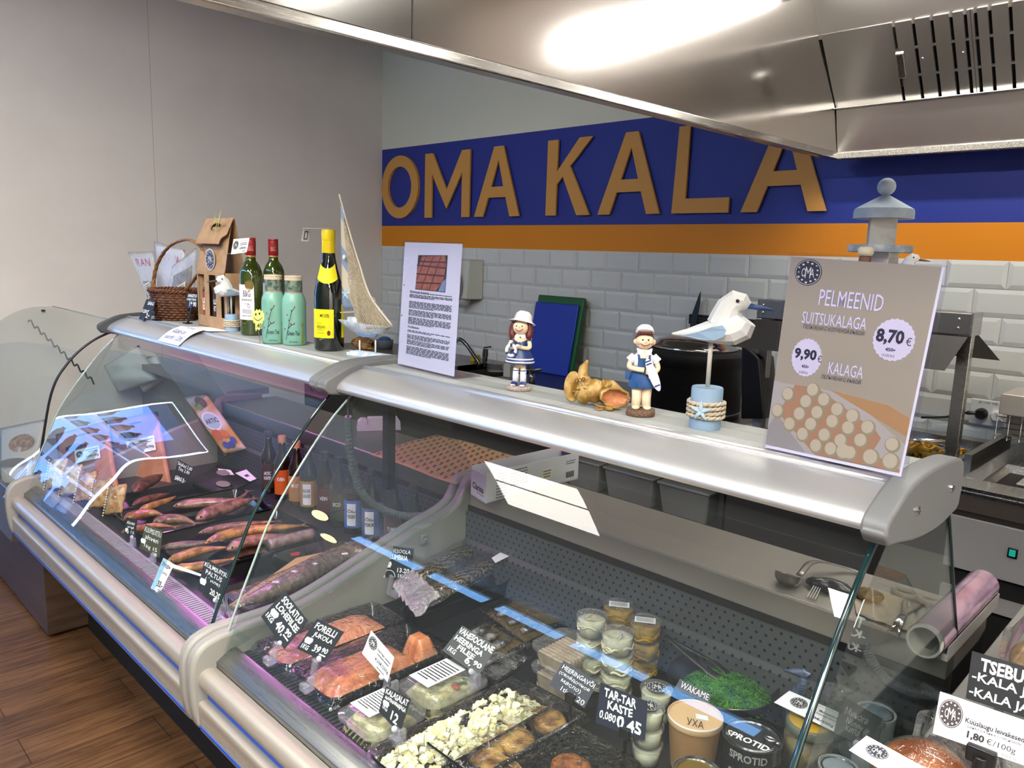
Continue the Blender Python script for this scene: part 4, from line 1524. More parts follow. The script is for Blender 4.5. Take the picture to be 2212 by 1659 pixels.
def stripes():
    M = mat('striped_sail_cloth', 'c9bfa6', 0.8)
    nt = M.node_tree
    b = nt.nodes['Principled BSDF']
    tc = nt.nodes.new('ShaderNodeTexCoord')
    w = nt.nodes.new('ShaderNodeTexWave')
    w.bands_direction = 'DIAGONAL'
    w.inputs['Scale'].default_value = 5.2
    w.inputs['Distortion'].default_value = 1.0
    cr = nt.nodes.new('ShaderNodeValToRGB')
    cr.color_ramp.elements[0].position = 0.55
    cr.color_ramp.elements[0].color = (*srgb('c9bfa6'), 1)
    cr.color_ramp.elements[1].position = 0.62
    cr.color_ramp.elements[1].color = (*srgb('8494aa'), 1)
    nt.links.new(tc.outputs['Object'], w.inputs[0])
    nt.links.new(w.outputs[0], cr.inputs[0])
    nt.links.new(cr.outputs[0], b.inputs['Base Color'])
    return M


fore = Quad(pp(736, 445), pp(742, 445), pp(770, 668), pp(739, 668))
mb = MB(); mb.sheet(lambda u, v: fore.at(u, v, 0.006 * math.sin(PI * u) * math.sin(PI * v)), 6, 16)
mb.build('striped_sail', stripes(), boat, smooth=True, solid=0.001)
main = [[pp(745, 470), pp(749, 486)], [pp(748, 510), pp(758, 520)], [pp(752, 560), pp(773, 566)], [pp(756, 600), pp(786, 610)], [pp(766, 650), pp(806, 655)], [pp(776, 712), pp(846, 708)]]
Ls, Rs = smoothline([m_[0] for m_ in main], 6), smoothline([m_[1] for m_ in main], 6)
n_ = len(Ls) - 1
P_ = lambda u, v: Ls[int(round(v * n_))].lerp(Rs[int(round(v * n_))], u) - diry * (0.004 + 0.01 * math.sin(PI * u) * (0.3 + v))
M_net = mat('fishing_net_cord', 'a89a82', 0.9, c2='c3b7a0', sc=200)
mb = MB()
NU = 9
for s in (0, 1):
    for i in range(-10, NU + 10):
        pts = []
        for j in range(n_ + 1):
            v = j / n_
            u = i / NU + (0.9 * v if s else -0.9 * v) + 0.03 * math.sin(j * 2.1 + i)
            if 0 <= u <= 1:
                pts.append(P_(u, v))
            elif len(pts) > 1:
                break
        if len(pts) > 1:
            mb.tube(pts, 0.0011, 4)
for i in range(16):
    u = i / 15
    pts = [P_(min(1, max(0, u + .02 * math.sin(j + i))), v) - diry * 0.003 for j, v in enumerate([.6 + .4 * q / 8 for q in range(9)])]
    mb.tube(pts, 0.0013, 4)
mb.build('net_sail', M_net, boat, smooth=True)
mb = MB(); mb.sheet(lambda u, v: P_(u, v) + diry * 0.003, 6, n_)
mb.build('back_sail', mat('linen_sail', 'b5a88f', 0.85), boat, smooth=True, solid=0.001)
mb = MB(); mb.ball(pp(753, 556, -0.016), (0.0052, 0.004, 0.0075), 12, 8); mb.build('shell', M_whiteg, boat, smooth=True)
sc_ = pp(762, 635, -0.024)


def starfish(c, nx, ny, r, name, m, parent, nz=None):
    """five tapering arms lying on a plane spanned by nx, ny"""
    mb = MB()
    nz = nz or nx.cross(ny)
    for k in range(5):
        a = PI / 2 + 2 * PI * k / 5
        d = nx * math.cos(a) + ny * math.sin(a)
        mb.tube([c, c + d * r * .4 + nz * r * .06, c + d * r * .75, c + d * r], [r * .24, r * .2, r * .13, r * .05], 6)
    return mb.build(name, m, parent, smooth=True)


starfish(sc_, dirx, Vector((0, 0, 1)), 0.017, 'starfish', M_star, boat, -diry)
mb = MB(); mb.tube([pp(806 + 7 * math.cos(t / 3), 650 + 7 * math.sin(t / 3), -.004) for t in range(20)], 0.0007, 4); mb.build('cord_loop', M_drift, boat)
# dried bundle shell behind the riesling bottle
rc = onZ(765, 757, SH) + Vector((0.0, 0.03, 0)); rc.z = SH
t = thing('dried_pine_cone_shell', 'ribbed brown dried shell lying behind the yellow-capped bottle', 'ornament', rc)
mb = MB()
ax = dirx
for i in range(18):
    a = PI * i / 17
    rr = 0.017
    up = Vector((0, 0, 1))
    st = rc + up * 0.019 + (diry * math.cos(2 * PI * i / 18) + up * math.sin(2 * PI * i / 18)) * 0.006 - ax * 0.038
    md = rc + up * 0.019 + (diry * math.cos(2 * PI * i / 18) + up * math.sin(2 * PI * i / 18)) * rr - ax * 0.005 * (1 + math.sin(i))
    en = rc + up * 0.017 + (diry * math.cos(2 * PI * i / 18) + up * math.sin(2 * PI * i / 18)) * 0.012 + ax * (0.04 + 0.004 * math.sin(i * 3))
    mb.tube(smoothline([st, md, en], 5), 0.0042, 6)
mb.build('ribs', mat('dry_brown', '8a6038', 0.7, c2='b08a58', sc=70, bump=.3), t, smooth=True)

# ------------------------------------------------------------ acrylic stands with paper
def stand(px, lean, name, label, w_margin, h_margin, cat='sign'):
    bl, br = onZ(*px[3], SH + 0.002), onZ(*px[2], SH + 0.002)
    u = (br - bl).normalized()
    v = Vector((-u.y, u.x, 0))
    up = Vector((0, 0, 1)) * math.cos(R(lean)) + v * math.sin(R(lean))
    n = u.cross(up)
    q = Quad(*[onP(x, y, bl, n) for x, y in px])
    t = thing(name, label, cat, (bl + br) / 2)
    plate(q, 'front_sheet', M_acryl, t, 0.0015, lift=0.0045)
    bq = Quad(q.at(.02, .02, -0.004), q.at(.98, .02, -0.004), q.at(.98, .99, -0.004), q.at(.02, .99, -0.004))
    plate(bq, 'back_sheet', M_acryl, t, 0.0015)
    mb = MB()
    f0, f1 = q.at(0, 1), q.at(1, 1)
    mb.hexa([f0 - v * 0.0, f1 - v * 0.0, f1 + v * 0.075, f0 + v * 0.075] + [p + Vector((0, 0, 0.002)) for p in (f0, f1, f1 + v * 0.075, f0 + v * 0.075)])
    o = mb.build('foot', M_acryl, t)
    return t, q


t, q = stand([(873.5, 519), (1004, 523.5), (985.5, 819), (857.3, 788.5)], 5, 'recipe_stand', 'clear stand holding a white recipe page with a photo of scored salmon', 0, 0)
pq = Quad(q.at(.015, .015, .0005), q.at(.965, .012, .0005), q.at(.965, .985, .0005), q.at(.015, .985, .0005))
plate(pq, 'page', mat('page_paper', 'dedee8', 0.6), t, 0.001)
ph = [(.27, .1), (.78, .09), (.775, .375), (.25, .375)]
patch(pq, ph, 'photo', mat('photo_dark', '3c2f2a', 0.5), t)
fil = [(.34, .11), (.74, .095), (.77, .16), (.73, .30), (.62, .37), (.255, .37), (.26, .24)]
patch(pq, fil, 'photo_fillet', mat('photo_salmon', '96583c', 0.5, c2='a9694a', sc=60), t, .0009)
mb = MB()
for a, b in (((.42, .105), (.27, .3)), ((.55, .1), (.36, .365)), ((.68, .1), (.5, .37)), ((.26, .18), (.76, .19)), ((.3, .15), (.77, .145)), ((.26, .25), (.74, .25)), ((.26, .32), (.7, .31))):
    A, B = Vector(a), Vector(b)
    d = (B - A).normalized() * .006
    e_ = Vector((-d.y, d.x))
    mb.add([pq.at(*(A + e_), .0012), pq.at(*(B + e_), .0012), pq.at(*(B - e_), .0012), pq.at(*(A - e_), .0012)], [(0, 1, 2, 3)])
mb.build('photo_score_lines', mat('photo_score', '5c2d20', 0.5), t)
patch(pq, [(.72, .3), (.775, .27), (.77, .37), (.66, .37)], 'photo_plate', mat('photo_blue', '7f92ac', 0.5), t, .001)
write(pq, [('Юкола из форели', .16, .385, .5, .412, 0.012), ('Forellijukola', .16, .672, .36, .695, 0.012)], M_ink, t)
rows = []
v = .4
rows.append((.52, .402, .9, .006))
for blk in ((.42, 3), (.475, 6), (.545, 5), (.605, 6), (.71, 2), (.745, 4), (.79, 4), (.84, 7)):
    for i in range(blk[1]):
        rows.append((.155, blk[0] + .0098 * i, .9 - (.3 if i == blk[1] - 1 else 0), .0055))
small_print(pq, rows, M_ink, t)
mb = MB()
for i in range(12):
    a0, a1 = PI / 2 * i / 12, PI / 2 * (i + 1) / 12
    f = lambda a, r_: pq.at(r_ * .27 * math.cos(a), r_ * .2 * math.sin(a), .0012)
    mb.add([f(a0, 1), f(a1, 1), f(a1, 1.03), f(a0, 1.03)], [(0, 1, 2, 3)])
mb.build('sleeve_notch', mat('sleeve_edge', 'f2f2f6', 0.2), t)
patch(pq, disc(.035, .35, .012, .006, 10), 'punch_hole', mat('hole_grey', '6c6c74', 0.6), t)
patch(pq, disc(.03, .6, .012, .006, 10), 'punch_hole', mat('hole_grey', '6c6c74', 0.6), t)

t, q = stand([(1707.5, 546), (2058.5, 564), (1956.5, 1044.5), (1649.5, 972)], 5, 'price_poster_stand', 'clear stand with a beige dumpling price poster, at the right end of the case top', 0, 0)
pq = Quad(q.at(.012, .018, .0005), q.at(.965, .028, .0005), q.at(.965, .975, .0005), q.at(.012, .985, .0005))
plate(pq, 'poster', mat('poster_edge', 'dddde8', 0.4), t, 0.001)
bq_ = Quad(pq.at(.0, .0, .0002), pq.at(.985, .0, .0002), pq.at(.985, .982, .0002), pq.at(.0, .982, .0002))
pq = bq_
patch(pq, [(0, 0), (1, 0), (1, 1), (0, 1)], 'print_ground', mat('poster_beige', '9f9684', 0.3, coat=.15), t, .0004)
oma_logo(pq, .145, .075, .1, .068, t, .0008)
M_lil = mat('poster_white', 'd8d4e2', 0.4)
M_lile = mat('poster_lilac_edge', '8d84a0', 0.4)
M_dk = mat('poster_dark', '2c2a3c', 0.4)
for m_, bo_, l in ((M_lile, 0.03, .0008), (M_lil, 0.0, .0012)):
    write(pq, [('PELMEENID', .255, .155, .695, .235, bo_), ('SUITSUKALAGA', .15, .275, .61, .335, bo_), ('KALAGA', .4, .515, .645, .575, bo_)], m_, t, lift=l)
M_burst = mat('poster_burst', 'cfcadb', 0.4)
patch(pq, disc(.8, .365, .135, .105, 48, -.05), 'price_burst', M_burst, t, .0008)
patch(pq, disc(.225, .51, .115, .1, 48, -.05), 'price_burst', M_burst, t, .0008)
write(pq, [('8,70', .685, .315, .865, .395, .04), ('€', .88, .345, .915, .385), ('450g', .76, .405, .825, .428, .03), ('19,33€/KG', .745, .437, .825, .452),
           ('9,90', .132, .465, .3, .53, .04), ('€', .31, .49, .34, .525), ('450g', .2, .548, .255, .57, .03), ('22,00€/KG', .185, .582, .255, .597),
           ('ПЕЛЬМЕНИ С КОПЧЕНОЙ РЫБОЙ', .17, .335, .605, .362), ('ПЕЛЬМЕНИ С РЫБОЙ', .36, .578, .64, .604)], M_dk, t, lift=.0012)
patch(pq, [(0, .655), (.1, .66), (.55, .66), (1, .86), (1, 1), (0, 1)], 'photo_cloth', mat('photo_linen', 'a9a49c', 0.4), t, .0006)
patch(pq, [(.0, .9), (.06, .83), (.33, 1), (0, 1)], 'photo_table', mat('photo_grey_table', '948f8a', 0.4), t, .00075)
patch(pq, [(.17, .66), (.34, .655), (.8, .82), (.84, .85), (.8, .93), (1, .985), (1, 1), (.4, 1), (.07, .82)], 'photo_board', mat('photo_board', 'a47d5e', 0.4), t, .0008)
patch(pq, [(.43, .655), (.85, .685), (1, .73), (1, .82)], 'photo_board', mat('photo_board_far', 'a98257', 0.4), t, .0008)
M_dump = mat('photo_dough', 'b8ae93', 0.4)
M_dumpd = mat('photo_dough_rim', '938a70', 0.4)
DP = [(531, 195), (467, 278), (607, 272), (722, 195 + 60), (408, 330), (550, 330), (855, 300 + 20), (690, 355), (330, 400 - 0), (500, 395), (797, 413), (985, 445 - 10), (435, 460), (607, 465), (735, 490), (890, 500), (540, 560), (655, 575), (800, 570), (970, 595), (735, 640), (1125, 690), (180, 195), (50, 150), (90, 330), (190, 60), (310, 70)]
for i, (x, y) in enumerate([(593, 85), (530, 185), (690, 170), (808, 255), (470, 290), (628, 280), (943, 312), (763, 358), (380, 375), (570, 380), (905, 415), (1080, 412), (495, 465), (690, 475), (835, 525), (1015, 525), (610, 580), (740, 625), (915, 650), (1100, 695), (840, 725), (1265, 810), (372, 120), (275, 260), (1300, 565)]):
    X, Y = 1600 + x / 3.95, 820 + y / 3.95
    w = onP(X, Y, pq.c[3], pq.n)
    a = pq.c[1] - pq.c[0]; b = pq.c[3] - pq.c[0]
    u = (w - pq.c[0]).dot(a) / a.dot(a); vv = (w - pq.c[0]).dot(b) / b.dot(b)
    if vv > .955:
        vv = .955
    s_ = 1.15 if y > 690 else 1.0
    patch(pq, disc(u, vv, .052 * s_, .04 * s_, 16), 'photo_dumpling', M_dumpd, t, .001 + i * .00001)
    patch(pq, disc(u - .005, vv - .004, .041 * s_, .032 * s_, 16), 'photo_dumpling_face', M_dump, t, .0013 + i * .00001)

# ------------------------------------------------------------ figurines
def rootfig(name, label, px, h_px, cat='figurine', back=0.02):
    c = onZ(px[0], px[1], SH) + Vector((0, back, 0)); c.z = SH
    t = thing(name, label, cat, (0, 0, 0))
    h = h_px * mpp(c)
    return t, c, h


def place(t, c, h, rz):
    t.location = c
    t.scale = (h, h, h)
    t.rotation_euler = (0, 0, rz)


t, c, h = rootfig('girl_figurine', 'small glazed girl in a white hat and navy dress holding a lifebuoy', (1107, 845), 170)
mb = MB(); mb.lathe([(0, 0), (.15, 0), (.165, .03), (.14, .06), (.05, .068), (0, .068)], (0, 0, 0), 20, sy=.8); mb.build('rock_base', M_rockg, t, smooth=True, disp=(.02, .05))
body = MB()
for s in (-1, 1):
    body.tube([(s * .05, -.01, .09), (s * .046, 0, .2), (s * .04, 0, .36)], [.036, .038, .04], 10)
body.tube([(0, 0, .3), (0, 0, .4), (0, 0, .6), (0, 0, .66), (0, 0, .72)], [.07, .06, .06, .09, .028], 10)
body.ball((0, -.012, .8), (.1, .092, .095), 18, 12)
body.tube(smoothline([(.105, 0, .65), (.125, -.04, .56), (.06, -.1, .555), (-.03, -.115, .575)], 5), [.027] * 8 + [.024] * 8, 8)
body.tube(smoothline([(-.105, 0, .65), (-.13, -.04, .57), (-.08, -.1, .55), (-.02, -.12, .57)], 5), [.027] * 8 + [.024] * 8, 8)
body.ball((-.005, -.125, .575), (.034, .022, .026), 10, 8)
body.ball((.005, -.112, .815), .012, 8, 6)
for k_ in range(4):
    body.tube([(.0 + .014 * k_, -.145, .59), (.006 + .014 * k_, -.15, .565)], .006, 6)
body.build('body', M_skin, t, smooth=True)
mb = MB()
for s in (-1, 1):
    mb.tube([(s * .05, -.01, .085), (s * .047, 0, .27)], .041, 10)
mb.build('socks', M_whiteg, t, smooth=True)
for s in (-1, 1):
    mb = MB()
    for z in (.215, .25):
        mb.tube([(s * .0475, 0, z), (s * .0473, 0, z + .012)], .0425, 10)
    mb.build('sock_stripe', M_navy, t)
    mb = MB(); mb.ball((s * .055, -.05, .092), (.045, .068, .03), 12, 8); mb.build('shoe', M_navy, t, smooth=True)
    mb = MB(); mb.ball((s * .058, -.085, .082), (.036, .035, .022), 10, 8); mb.build('shoe_toe', M_whiteg, t, smooth=True)
mb = MB(); mb.lathe([(.0, .36), (.16, .345), (.185, .36), (.17, .40), (.145, .46), (.11, .54), (.085, .58), (.083, .68), (.0, .69)], (0, 0, 0), 26, sy=.8); mb.build('dress', M_navy, t, smooth=True, auto=60)
mb = MB(); mb.lathe([(.186, .365), (.188, .373), (.182, .38)], (0, 0, 0), 26, sy=.8, close=True); mb.lathe([(.172, .402), (.174, .411), (.168, .419)], (0, 0, 0), 26, sy=.8, close=True); mb.build('hem_stripe', M_whiteg, t, smooth=True)
mb = MB(); mb.lathe([(.086, .64), (.09, .69), (.06, .72), (.03, .735), (0, .735)], (0, 0, 0), 18, sy=.75)
for s in (-1, 1):
    mb.ball((s * .1, 0, .665), (.042, .042, .04), 10, 8)
mb.build('blouse', M_whiteg, t, smooth=True)
for s in (-1, 1):
    mb = MB(); mb.lathe([(.041, -.006), (.043, 0), (.041, .006)], (s * .105, -.004, .645), 12, close=True); mb.build('sleeve_stripe', M_navy, t)
    MB().tube(smoothline([(s * .085, .01, .86), (s * .115, .005, .77), (s * .105, -.015, .69), (s * .12, -.005, .64)], 4), [.035, .04, .042, .043, .043, .043, .045, .046, .046, .04, .032, .025, .015], 8).build('hair_lock', M_hair, t, smooth=True)
mb = MB(); mb.ball((0, .03, .83), (.105, .09, .09), 14, 10); mb.build('hair', M_hair, t, smooth=True)
HM = Matrix.Rotation(-.25, 4, 'X') @ Matrix.Rotation(.12, 4, 'Y')
mb = MB(); mb.lathe([(.0, .13), (.06, .125), (.1, .09), (.112, .03), (.118, .012), (.165, -.012), (.17, -.018), (.165, -.022), (.1, 0), (0, 0)], (0.01, .025, .875), 26, HM); mb.build('hat', mat('white_hat', 'dcd6da', 0.45), t, smooth=True)
for s in (-1, 1):
    mb = MB(); mb.ball((s * .035, -.098, .825), .009, 8, 6); mb.build('eye', M_eye, t, smooth=True)
mb = MB(); mb.tube(smoothline([(-.05, -.092, .79), (-.02, -.107, .768), (.02, -.107, .768), (.05, -.092, .79)], 4), .005, 5); mb.build('mouth', mat('mouth_red', '9c3a2c', 0.4), t, smooth=True)
mb = MB()
rg = [(-.085 + .055 * math.cos(a), -.135 + .01 * math.cos(a), .52 + .068 * math.sin(a)) for a in [2 * PI * i / 24 for i in range(25)]]
mb.tube(rg, .021, 8, caps=False); lb = mb.build('lifebuoy', M_whiteg, t, smooth=True)
for a in (1.3, 3.4, 5.4):
    mb = MB(); mb.tube([(-.085 + .055 * math.cos(w), -.135 + .01 * math.cos(w), .52 + .068 * math.sin(w)) for w in (a, a + .25, a + .5)], .0225, 8); mb.build('buoy_band', M_navy, lb, smooth=True)
mb = MB(); mb.ball((.015, -.085, .685), .014, 8, 6); mb.build('pendant', M_gold, t, smooth=True)
place(t, c, h, toward(c) + PI / 2 - .25)

t, c, h = rootfig('boy_figurine', 'small glazed boy in a white cap and blue dungarees holding a surfboard', (1369, 900), 197)
mb = MB(); mb.lathe([(0, 0), (.155, 0), (.165, .03), (.15, .075), (.05, .088), (0, .088)], (0, 0, 0), 20, sy=.85); mb.build('rock_base', M_rockb, t, smooth=True, disp=(.03, .05))
body = MB()
for s in (-1, 1):
    body.tube([(s * .055, -.02, .1), (s * .052, 0, .2), (s * .055, 0, .38)], [.05, .052, .06], 12)
    body.ball((s * .06, -.06, .1), (.045, .075, .024), 12, 8)
body.tube([(0, 0, .34), (0, 0, .5), (0, 0, .62), (0, 0, .66), (0, 0, .74)], [.08, .08, .08, .09, .032], 10)
body.ball((0, -.01, .815), (.1, .09, .085), 18, 12)
body.ball((0, -.105, .82), .014, 8, 6)
for s in (-1, 1):
    body.ball((s * .1, 0, .81), (.02, .02, .03), 8, 6)
body.tube(smoothline([(.13, 0, .62), (.155, -.03, .53), (.1, -.1, .495), (.02, -.13, .5)], 5), .029, 8)
body.tube(smoothline([(-.13, 0, .62), (-.15, -.04, .54), (-.08, -.11, .525), (.0, -.14, .52)], 5), .029, 8)
for k_ in range(4):
    body.tube([(.02, -.15, .53 - .014 * k_), (.05, -.155, .535 - .014 * k_)], .008, 6)
    body.tube([(.05 + .0 * k_, -.14, .48 - .013 * k_), (.085, -.145, .482 - .013 * k_)], .008, 6)
body.build('body', M_skin, t, smooth=True)
mb = MB(); mb.lathe([(.0, .32), (.15, .315), (.152, .33), (.135, .42), (.12, .5), (.105, .55), (.0, .56)], (0, 0, 0), 26, sy=.75)
mb.box((0, -.075, .59), (.13, .02, .1))
for s in (-1, 1):
    mb.tube([(s * .055, -.085, .63), (s * .06, -.03, .69), (s * .055, .05, .66)], .014, 6)
mb.build('dungarees', mat('denim_glaze', '1f4478', 0.45, c2='2a548c', sc=9), t, smooth=True, auto=60)
mb = MB(); mb.lathe([(.1, .53), (.112, .6), (.115, .65), (.06, .705), (.03, .715), (0, .715)], (0, 0, 0), 18, sy=.7)
for s in (-1, 1):
    mb.tube([(s * .1, 0, .66), (s * .15, -.005, .6)], [.04, .05], 10)
    mb.hexa([(s * .01, -.07, .715), (s * .085, -.045, .74), (s * .075, -.03, .745), (s * .01, -.055, .72), (s * .01, -.09, .67), (s * .07, -.075, .68), (s * .07, -.06, .685), (s * .01, -.075, .675)])
mb.build('shirt', M_whiteg, t, smooth=True, auto=50)
mb = MB(); mb.ball((0, .015, .84), (.1, .088, .085), 14, 10)
for k_ in range(7):
    mb.tube([(-.07 + .023 * k_, -.05, .93), (-.065 + .022 * k_, -.085, .9)], .012, 6)
mb.build('hair', M_hair, t, smooth=True)
CM = Matrix.Rotation(-.3, 4, 'X')
mb = MB(); mb.lathe([(0, .1), (.05, .094), (.085, .065), (.1, .02), (.1, 0), (0, 0)], (0, .03, .895), 22, CM)
mb.ball((-.01, -.075, .935), (.085, .05, .012), 14, 6, Matrix.Rotation(-.6, 4, 'X')); mb.build('cap', mat('white_cap', 'dcdadc', 0.45), t, smooth=True)
for s in (-1, 1):
    mb = MB(); mb.ball((s * .03, -.097, .84), .0095, 8, 6); mb.build('eye', M_eye, t, smooth=True)
    mb = MB(); mb.ball((s * .065, -.07, .8), (.018, .012, .016), 8, 6); mb.build('cheek', mat('cheek_pink', 'd88f78', 0.5), t, smooth=True)
mb = MB(); mb.tube(smoothline([(-.05, -.088, .8), (-.02, -.1, .782), (.02, -.1, .782), (.05, -.088, .8)], 4), .005, 5); mb.build('mouth', mat('mouth_red', '9c3a2c', 0.4), t, smooth=True)
SM = Matrix.Rotation(-.42, 4, 'Y')
mb = MB(); mb.ball((.095, -.15, .475), (.05, .016, .19), 18, 14, SM); sb = mb.build('surfboard', M_whiteg, t, smooth=True)
mb = MB()
for z in (.12, .15, -.13):
    mb.add([(Vector((.095, -.15, .475)) + (SM @ Vector((x, -.0172 * math.sqrt(max(0, 1 - (z / .19) ** 2)), zz)))) for x, zz in ((-.03, z), (.03, z), (.03, z + .014), (-.03, z + .014))], [(0, 1, 2, 3)])
mb.build('board_stripe', M_navy, sb, solid=.004)
mb = MB(); mb.box((-.16, .0, .44), (.05, .05, .09)); mb.build('pocket_bag', mat('denim_glaze', '1f4478', 0.45), t, bev=.01)
place(t, c, h, toward(c) + PI / 2 + .1)

# conch shell ornament
cA = onZ(1270, 880, SH) + Vector((0, .035, 0)); cA.z = SH
k = mpp(cA)
rt_ = Vector((-math.sin(toward(cA)), math.cos(toward(cA)), 0))    # to the right as one looks at it
fw_ = Vector((math.cos(toward(cA)), math.sin(toward(cA)), 0))      # to the viewer
UP = Vector((0, 0, 1))
M_shell = mat('golden_shell', '96702e', 0.5, c2='c9a868', sc=45, bump=.7, bsc=35)
M_shelli = mat('shell_inside', 'b0613a', 0.35, c2='d08a5e', sc=14)
t = thing('conch_shell', 'large golden conch shell with an orange mouth between the two figurines', 'shell', cA)
L = lambda a, b, c_: cA + rt_ * ((a - 4) * k) + fw_ * (c_ * k) + UP * (b * k)
r_ = random.Random(8)
mb = MB()
# spire whorls on the left, body whorl on the right, blunt spines round both
mb.ball(L(-30, 34, 8), (25 * k, 22 * k, 30 * k), 24, 16)
mb.ball(L(-8, 33, 12), (24 * k, 24 * k, 26 * k), 24, 16)
mb.tube([L(-34, 52, 4), L(-34, 80, -4), L(-26, 96, -8)], [15 * k, 9 * k, 2 * k], 10)
mb.ball(L(22, 30, 6), (32 * k, 26 * k, 27 * k), 26, 18)
for i in range(34):
    a, e = r_.uniform(-2.9, .2), r_.uniform(-.6, 1.2)
    c_, q_ = ((-30, 34, 8), 24) if i % 2 else ((16, 30, 8), 26)
    d = rt_ * (math.cos(a) * math.cos(e)) + fw_ * (-math.sin(a) * math.cos(e)) + UP * math.sin(e)
    p = L(*c_) + d * (q_ * k)
    mb.tube([p - d * (4 * k), p + d * (7 * k) + UP * (2 * k)], [4.5 * k, 1.2 * k], 6)
mb.build('whorls', M_shell, t, smooth=True, disp=(.006, .01))
mo = L(36, 27, 46)
nx_ = (rt_ * .93 - UP * .12 + fw_ * -.2).normalized()
nz_ = (fw_ * .8 + rt_ * .45 - UP * .1).normalized()
ny_ = nz_.cross(nx_).normalized()


def lip(u, v):
    a, s_ = 2 * PI * u, math.sin(v * PI / 2)
    w = s_ * (1 + .05 * math.cos(a * 9))
    return mo + nx_ * (30 * k * w * math.cos(a)) + ny_ * (19 * k * w * math.sin(a)) - nz_ * (math.cos(v * PI / 2) * 14 * k)


mb = MB(); mb.sheet(lip, 36, 8); mb.build('mouth', M_shelli, t, smooth=True)
mb = MB(); mb.tube([lip(i / 36, 1) for i in range(37)], 3 * k, 6, caps=False); mb.sheet(lambda u, v: lip(u, 1).lerp(L(20, 30, 8) + (lip(u, 1) - mo) * .8, v), 36, 4)
mb.build('lip', M_shell, t, smooth=True)
mb = MB(); mb.ball(L(24, 6, 58), (10 * k, 8 * k, 6 * k), 12, 8)
for P_ in ([(15, 7, 56), (4, 9, 58), (-6, 13, 58)], [(12, 4, 57), (2, 2, 60), (-8, 4, 60)], [(32, 8, 55), (44, 7, 52), (46, 3, 50)]):
    mb.tube(smoothline([L(*p) for p in P_], 4), [3 * k] * 5 + [1.4 * k] * 4, 6)
mb.build('crab', mat('gold_crab', '9d7233', 0.35, c2='b98c48', sc=30), t, smooth=True)
# fan shell leaning behind on the left with three small rings
mb = MB(); mb.lathe([(0, 3), (14, 2), (24, 0), (26, -1.5), (24, -2.5), (0, 0)], (0, 0, 0), 20, Matrix.Translation(L(-54, 40, 14)) @ Matrix((rt_, UP, fw_)).transposed().to_4x4() @ Matrix.Rotation(.5, 4, 'Y') @ Matrix.Scale(k, 4), sx=.8, sy=1.3)
mb.build('fan_shell', M_shell, t, smooth=True)
for i in range(3):
    pc = L(-46 + 7 * i, 56 + 2 * i, 32)
    mb = MB(); mb.tube([pc + rt_ * (3 * k * math.cos(a)) + UP * (3.4 * k * math.sin(a)) for a in [2 * PI * j / 14 for j in range(15)]], 1.1 * k, 5, caps=False)
    mb.build('ring', mat('dark_gold', '6b4c1c', 0.4), t, smooth=True)

# carved wading birds -----------------------------------------
def bird(name, label, c, s, rz, beak_m, head_up=0.0, postless=False):
    """s: metres per unit; the bird looks along +x of its own frame; body about 10 units long"""
    t = thing(name, label, 'figurine', (0, 0, 0))
    mb = MB()
    st = [(-4.8, 0, 12.1, .15, .15), (-3.0, 0, 12.3, .9, .55), (-1.0, 0, 12.6, 1.6, 1.15), (1.0, 0, 12.9, 2.2, 1.75), (2.8, 0, 13.3, 2.45, 2.2), (3.8, 0, 13.8, 2.15, 2.15), (4.3, 0, 14.6, 1.6, 1.6)]
    P = [Vector(q[:3]) for q in st]
    mb.tube(P, [(q[3], q[4]) for q in st], 12)
    hd = [(1.6, 0, 13.6), (2.1, 0, 15.0), (2.4, 0, 16.0), (3.1, 0, 16.7), (4.0, 0, 16.65), (4.7, 0, 16.3)]
    mb.tube([Vector(q) for q in hd], [(2.1, 2.1), (1.8, 2.0), (1.6, 1.8), (1.5, 1.6), (1.15, 1.15), (.45, .45)], 12)
    mb.build('body', M_carve, t, smooth=True, sub=0, auto=24)
    mb = MB(); mb.tube([Vector((4.4, 0, 16.3)), Vector((6.2, 0, 16.1)), Vector((7.7, 0, 15.9))], [.42, .3, .1], 8)
    mb.build('beak', beak_m, t, smooth=True)
    for sgn in (-1, 1):
        mb = MB(); mb.ball((3.4, sgn * 1.48, 16.9), .24, 8, 6); mb.build('eye', M_eye, t, smooth=True)
        mb = MB()
        N_ = 10
        wing = [(-3.2, 12.1), (-1.2, 12.7), (.6, 13.5), (1.9, 13.8), (2.4, 13.2), (2.2, 12.4), (1.0, 11.8), (-1.0, 11.8)]
        mb.prism([(a, b) for a, b in wing], lambda u, v: Vector((u, sgn * (.95 + 1.35 * math.sin(max(0, min(1, (u + 3.6) / 6)) * PI / 1.8) * max(.4, 1 - abs(v - 12.9) * .1)), v)), Vector((0, sgn * .12, 0)))
        mb.build('wing_patch', M_paleblue, t)
    mb = MB(); mb.tube([(0.3, 0, 5.4), (0.3, 0, 12.2)], .3, 10)
    mb.build('post', mat('weathered_stick', 'b9b4a8', 0.7), t, smooth=True)
    mb = MB(); mb.lathe([(0, 0), (2.0, 0), (2.05, .3), (2.05, 5.3), (1.95, 5.5), (0, 5.5)], (.3, 0, 0), 28)
    mb.build('base', M_paleblue, t, auto=50)
    for j in range(4):
        mb = MB()
        for w in range(2):
            mb.tube([Vector((.3 + (2.28 + .12 * math.cos(9 * a + w * PI)) * math.cos(a), (2.28 + .12 * math.cos(9 * a + w * PI)) * math.sin(a), 1.75 + j * .58 + .06 * math.sin(2 * a + j) + .12 * math.sin(9 * a + w * PI))) for a in [2 * PI * i / 72 for i in range(73)]], .2, 5, caps=False)
        mb.build('rope_turn', M_rope, t, smooth=True)
    t.location = c
    t.scale = (s, s, s)
    t.rotation_euler = (0, 0, rz)
    return t


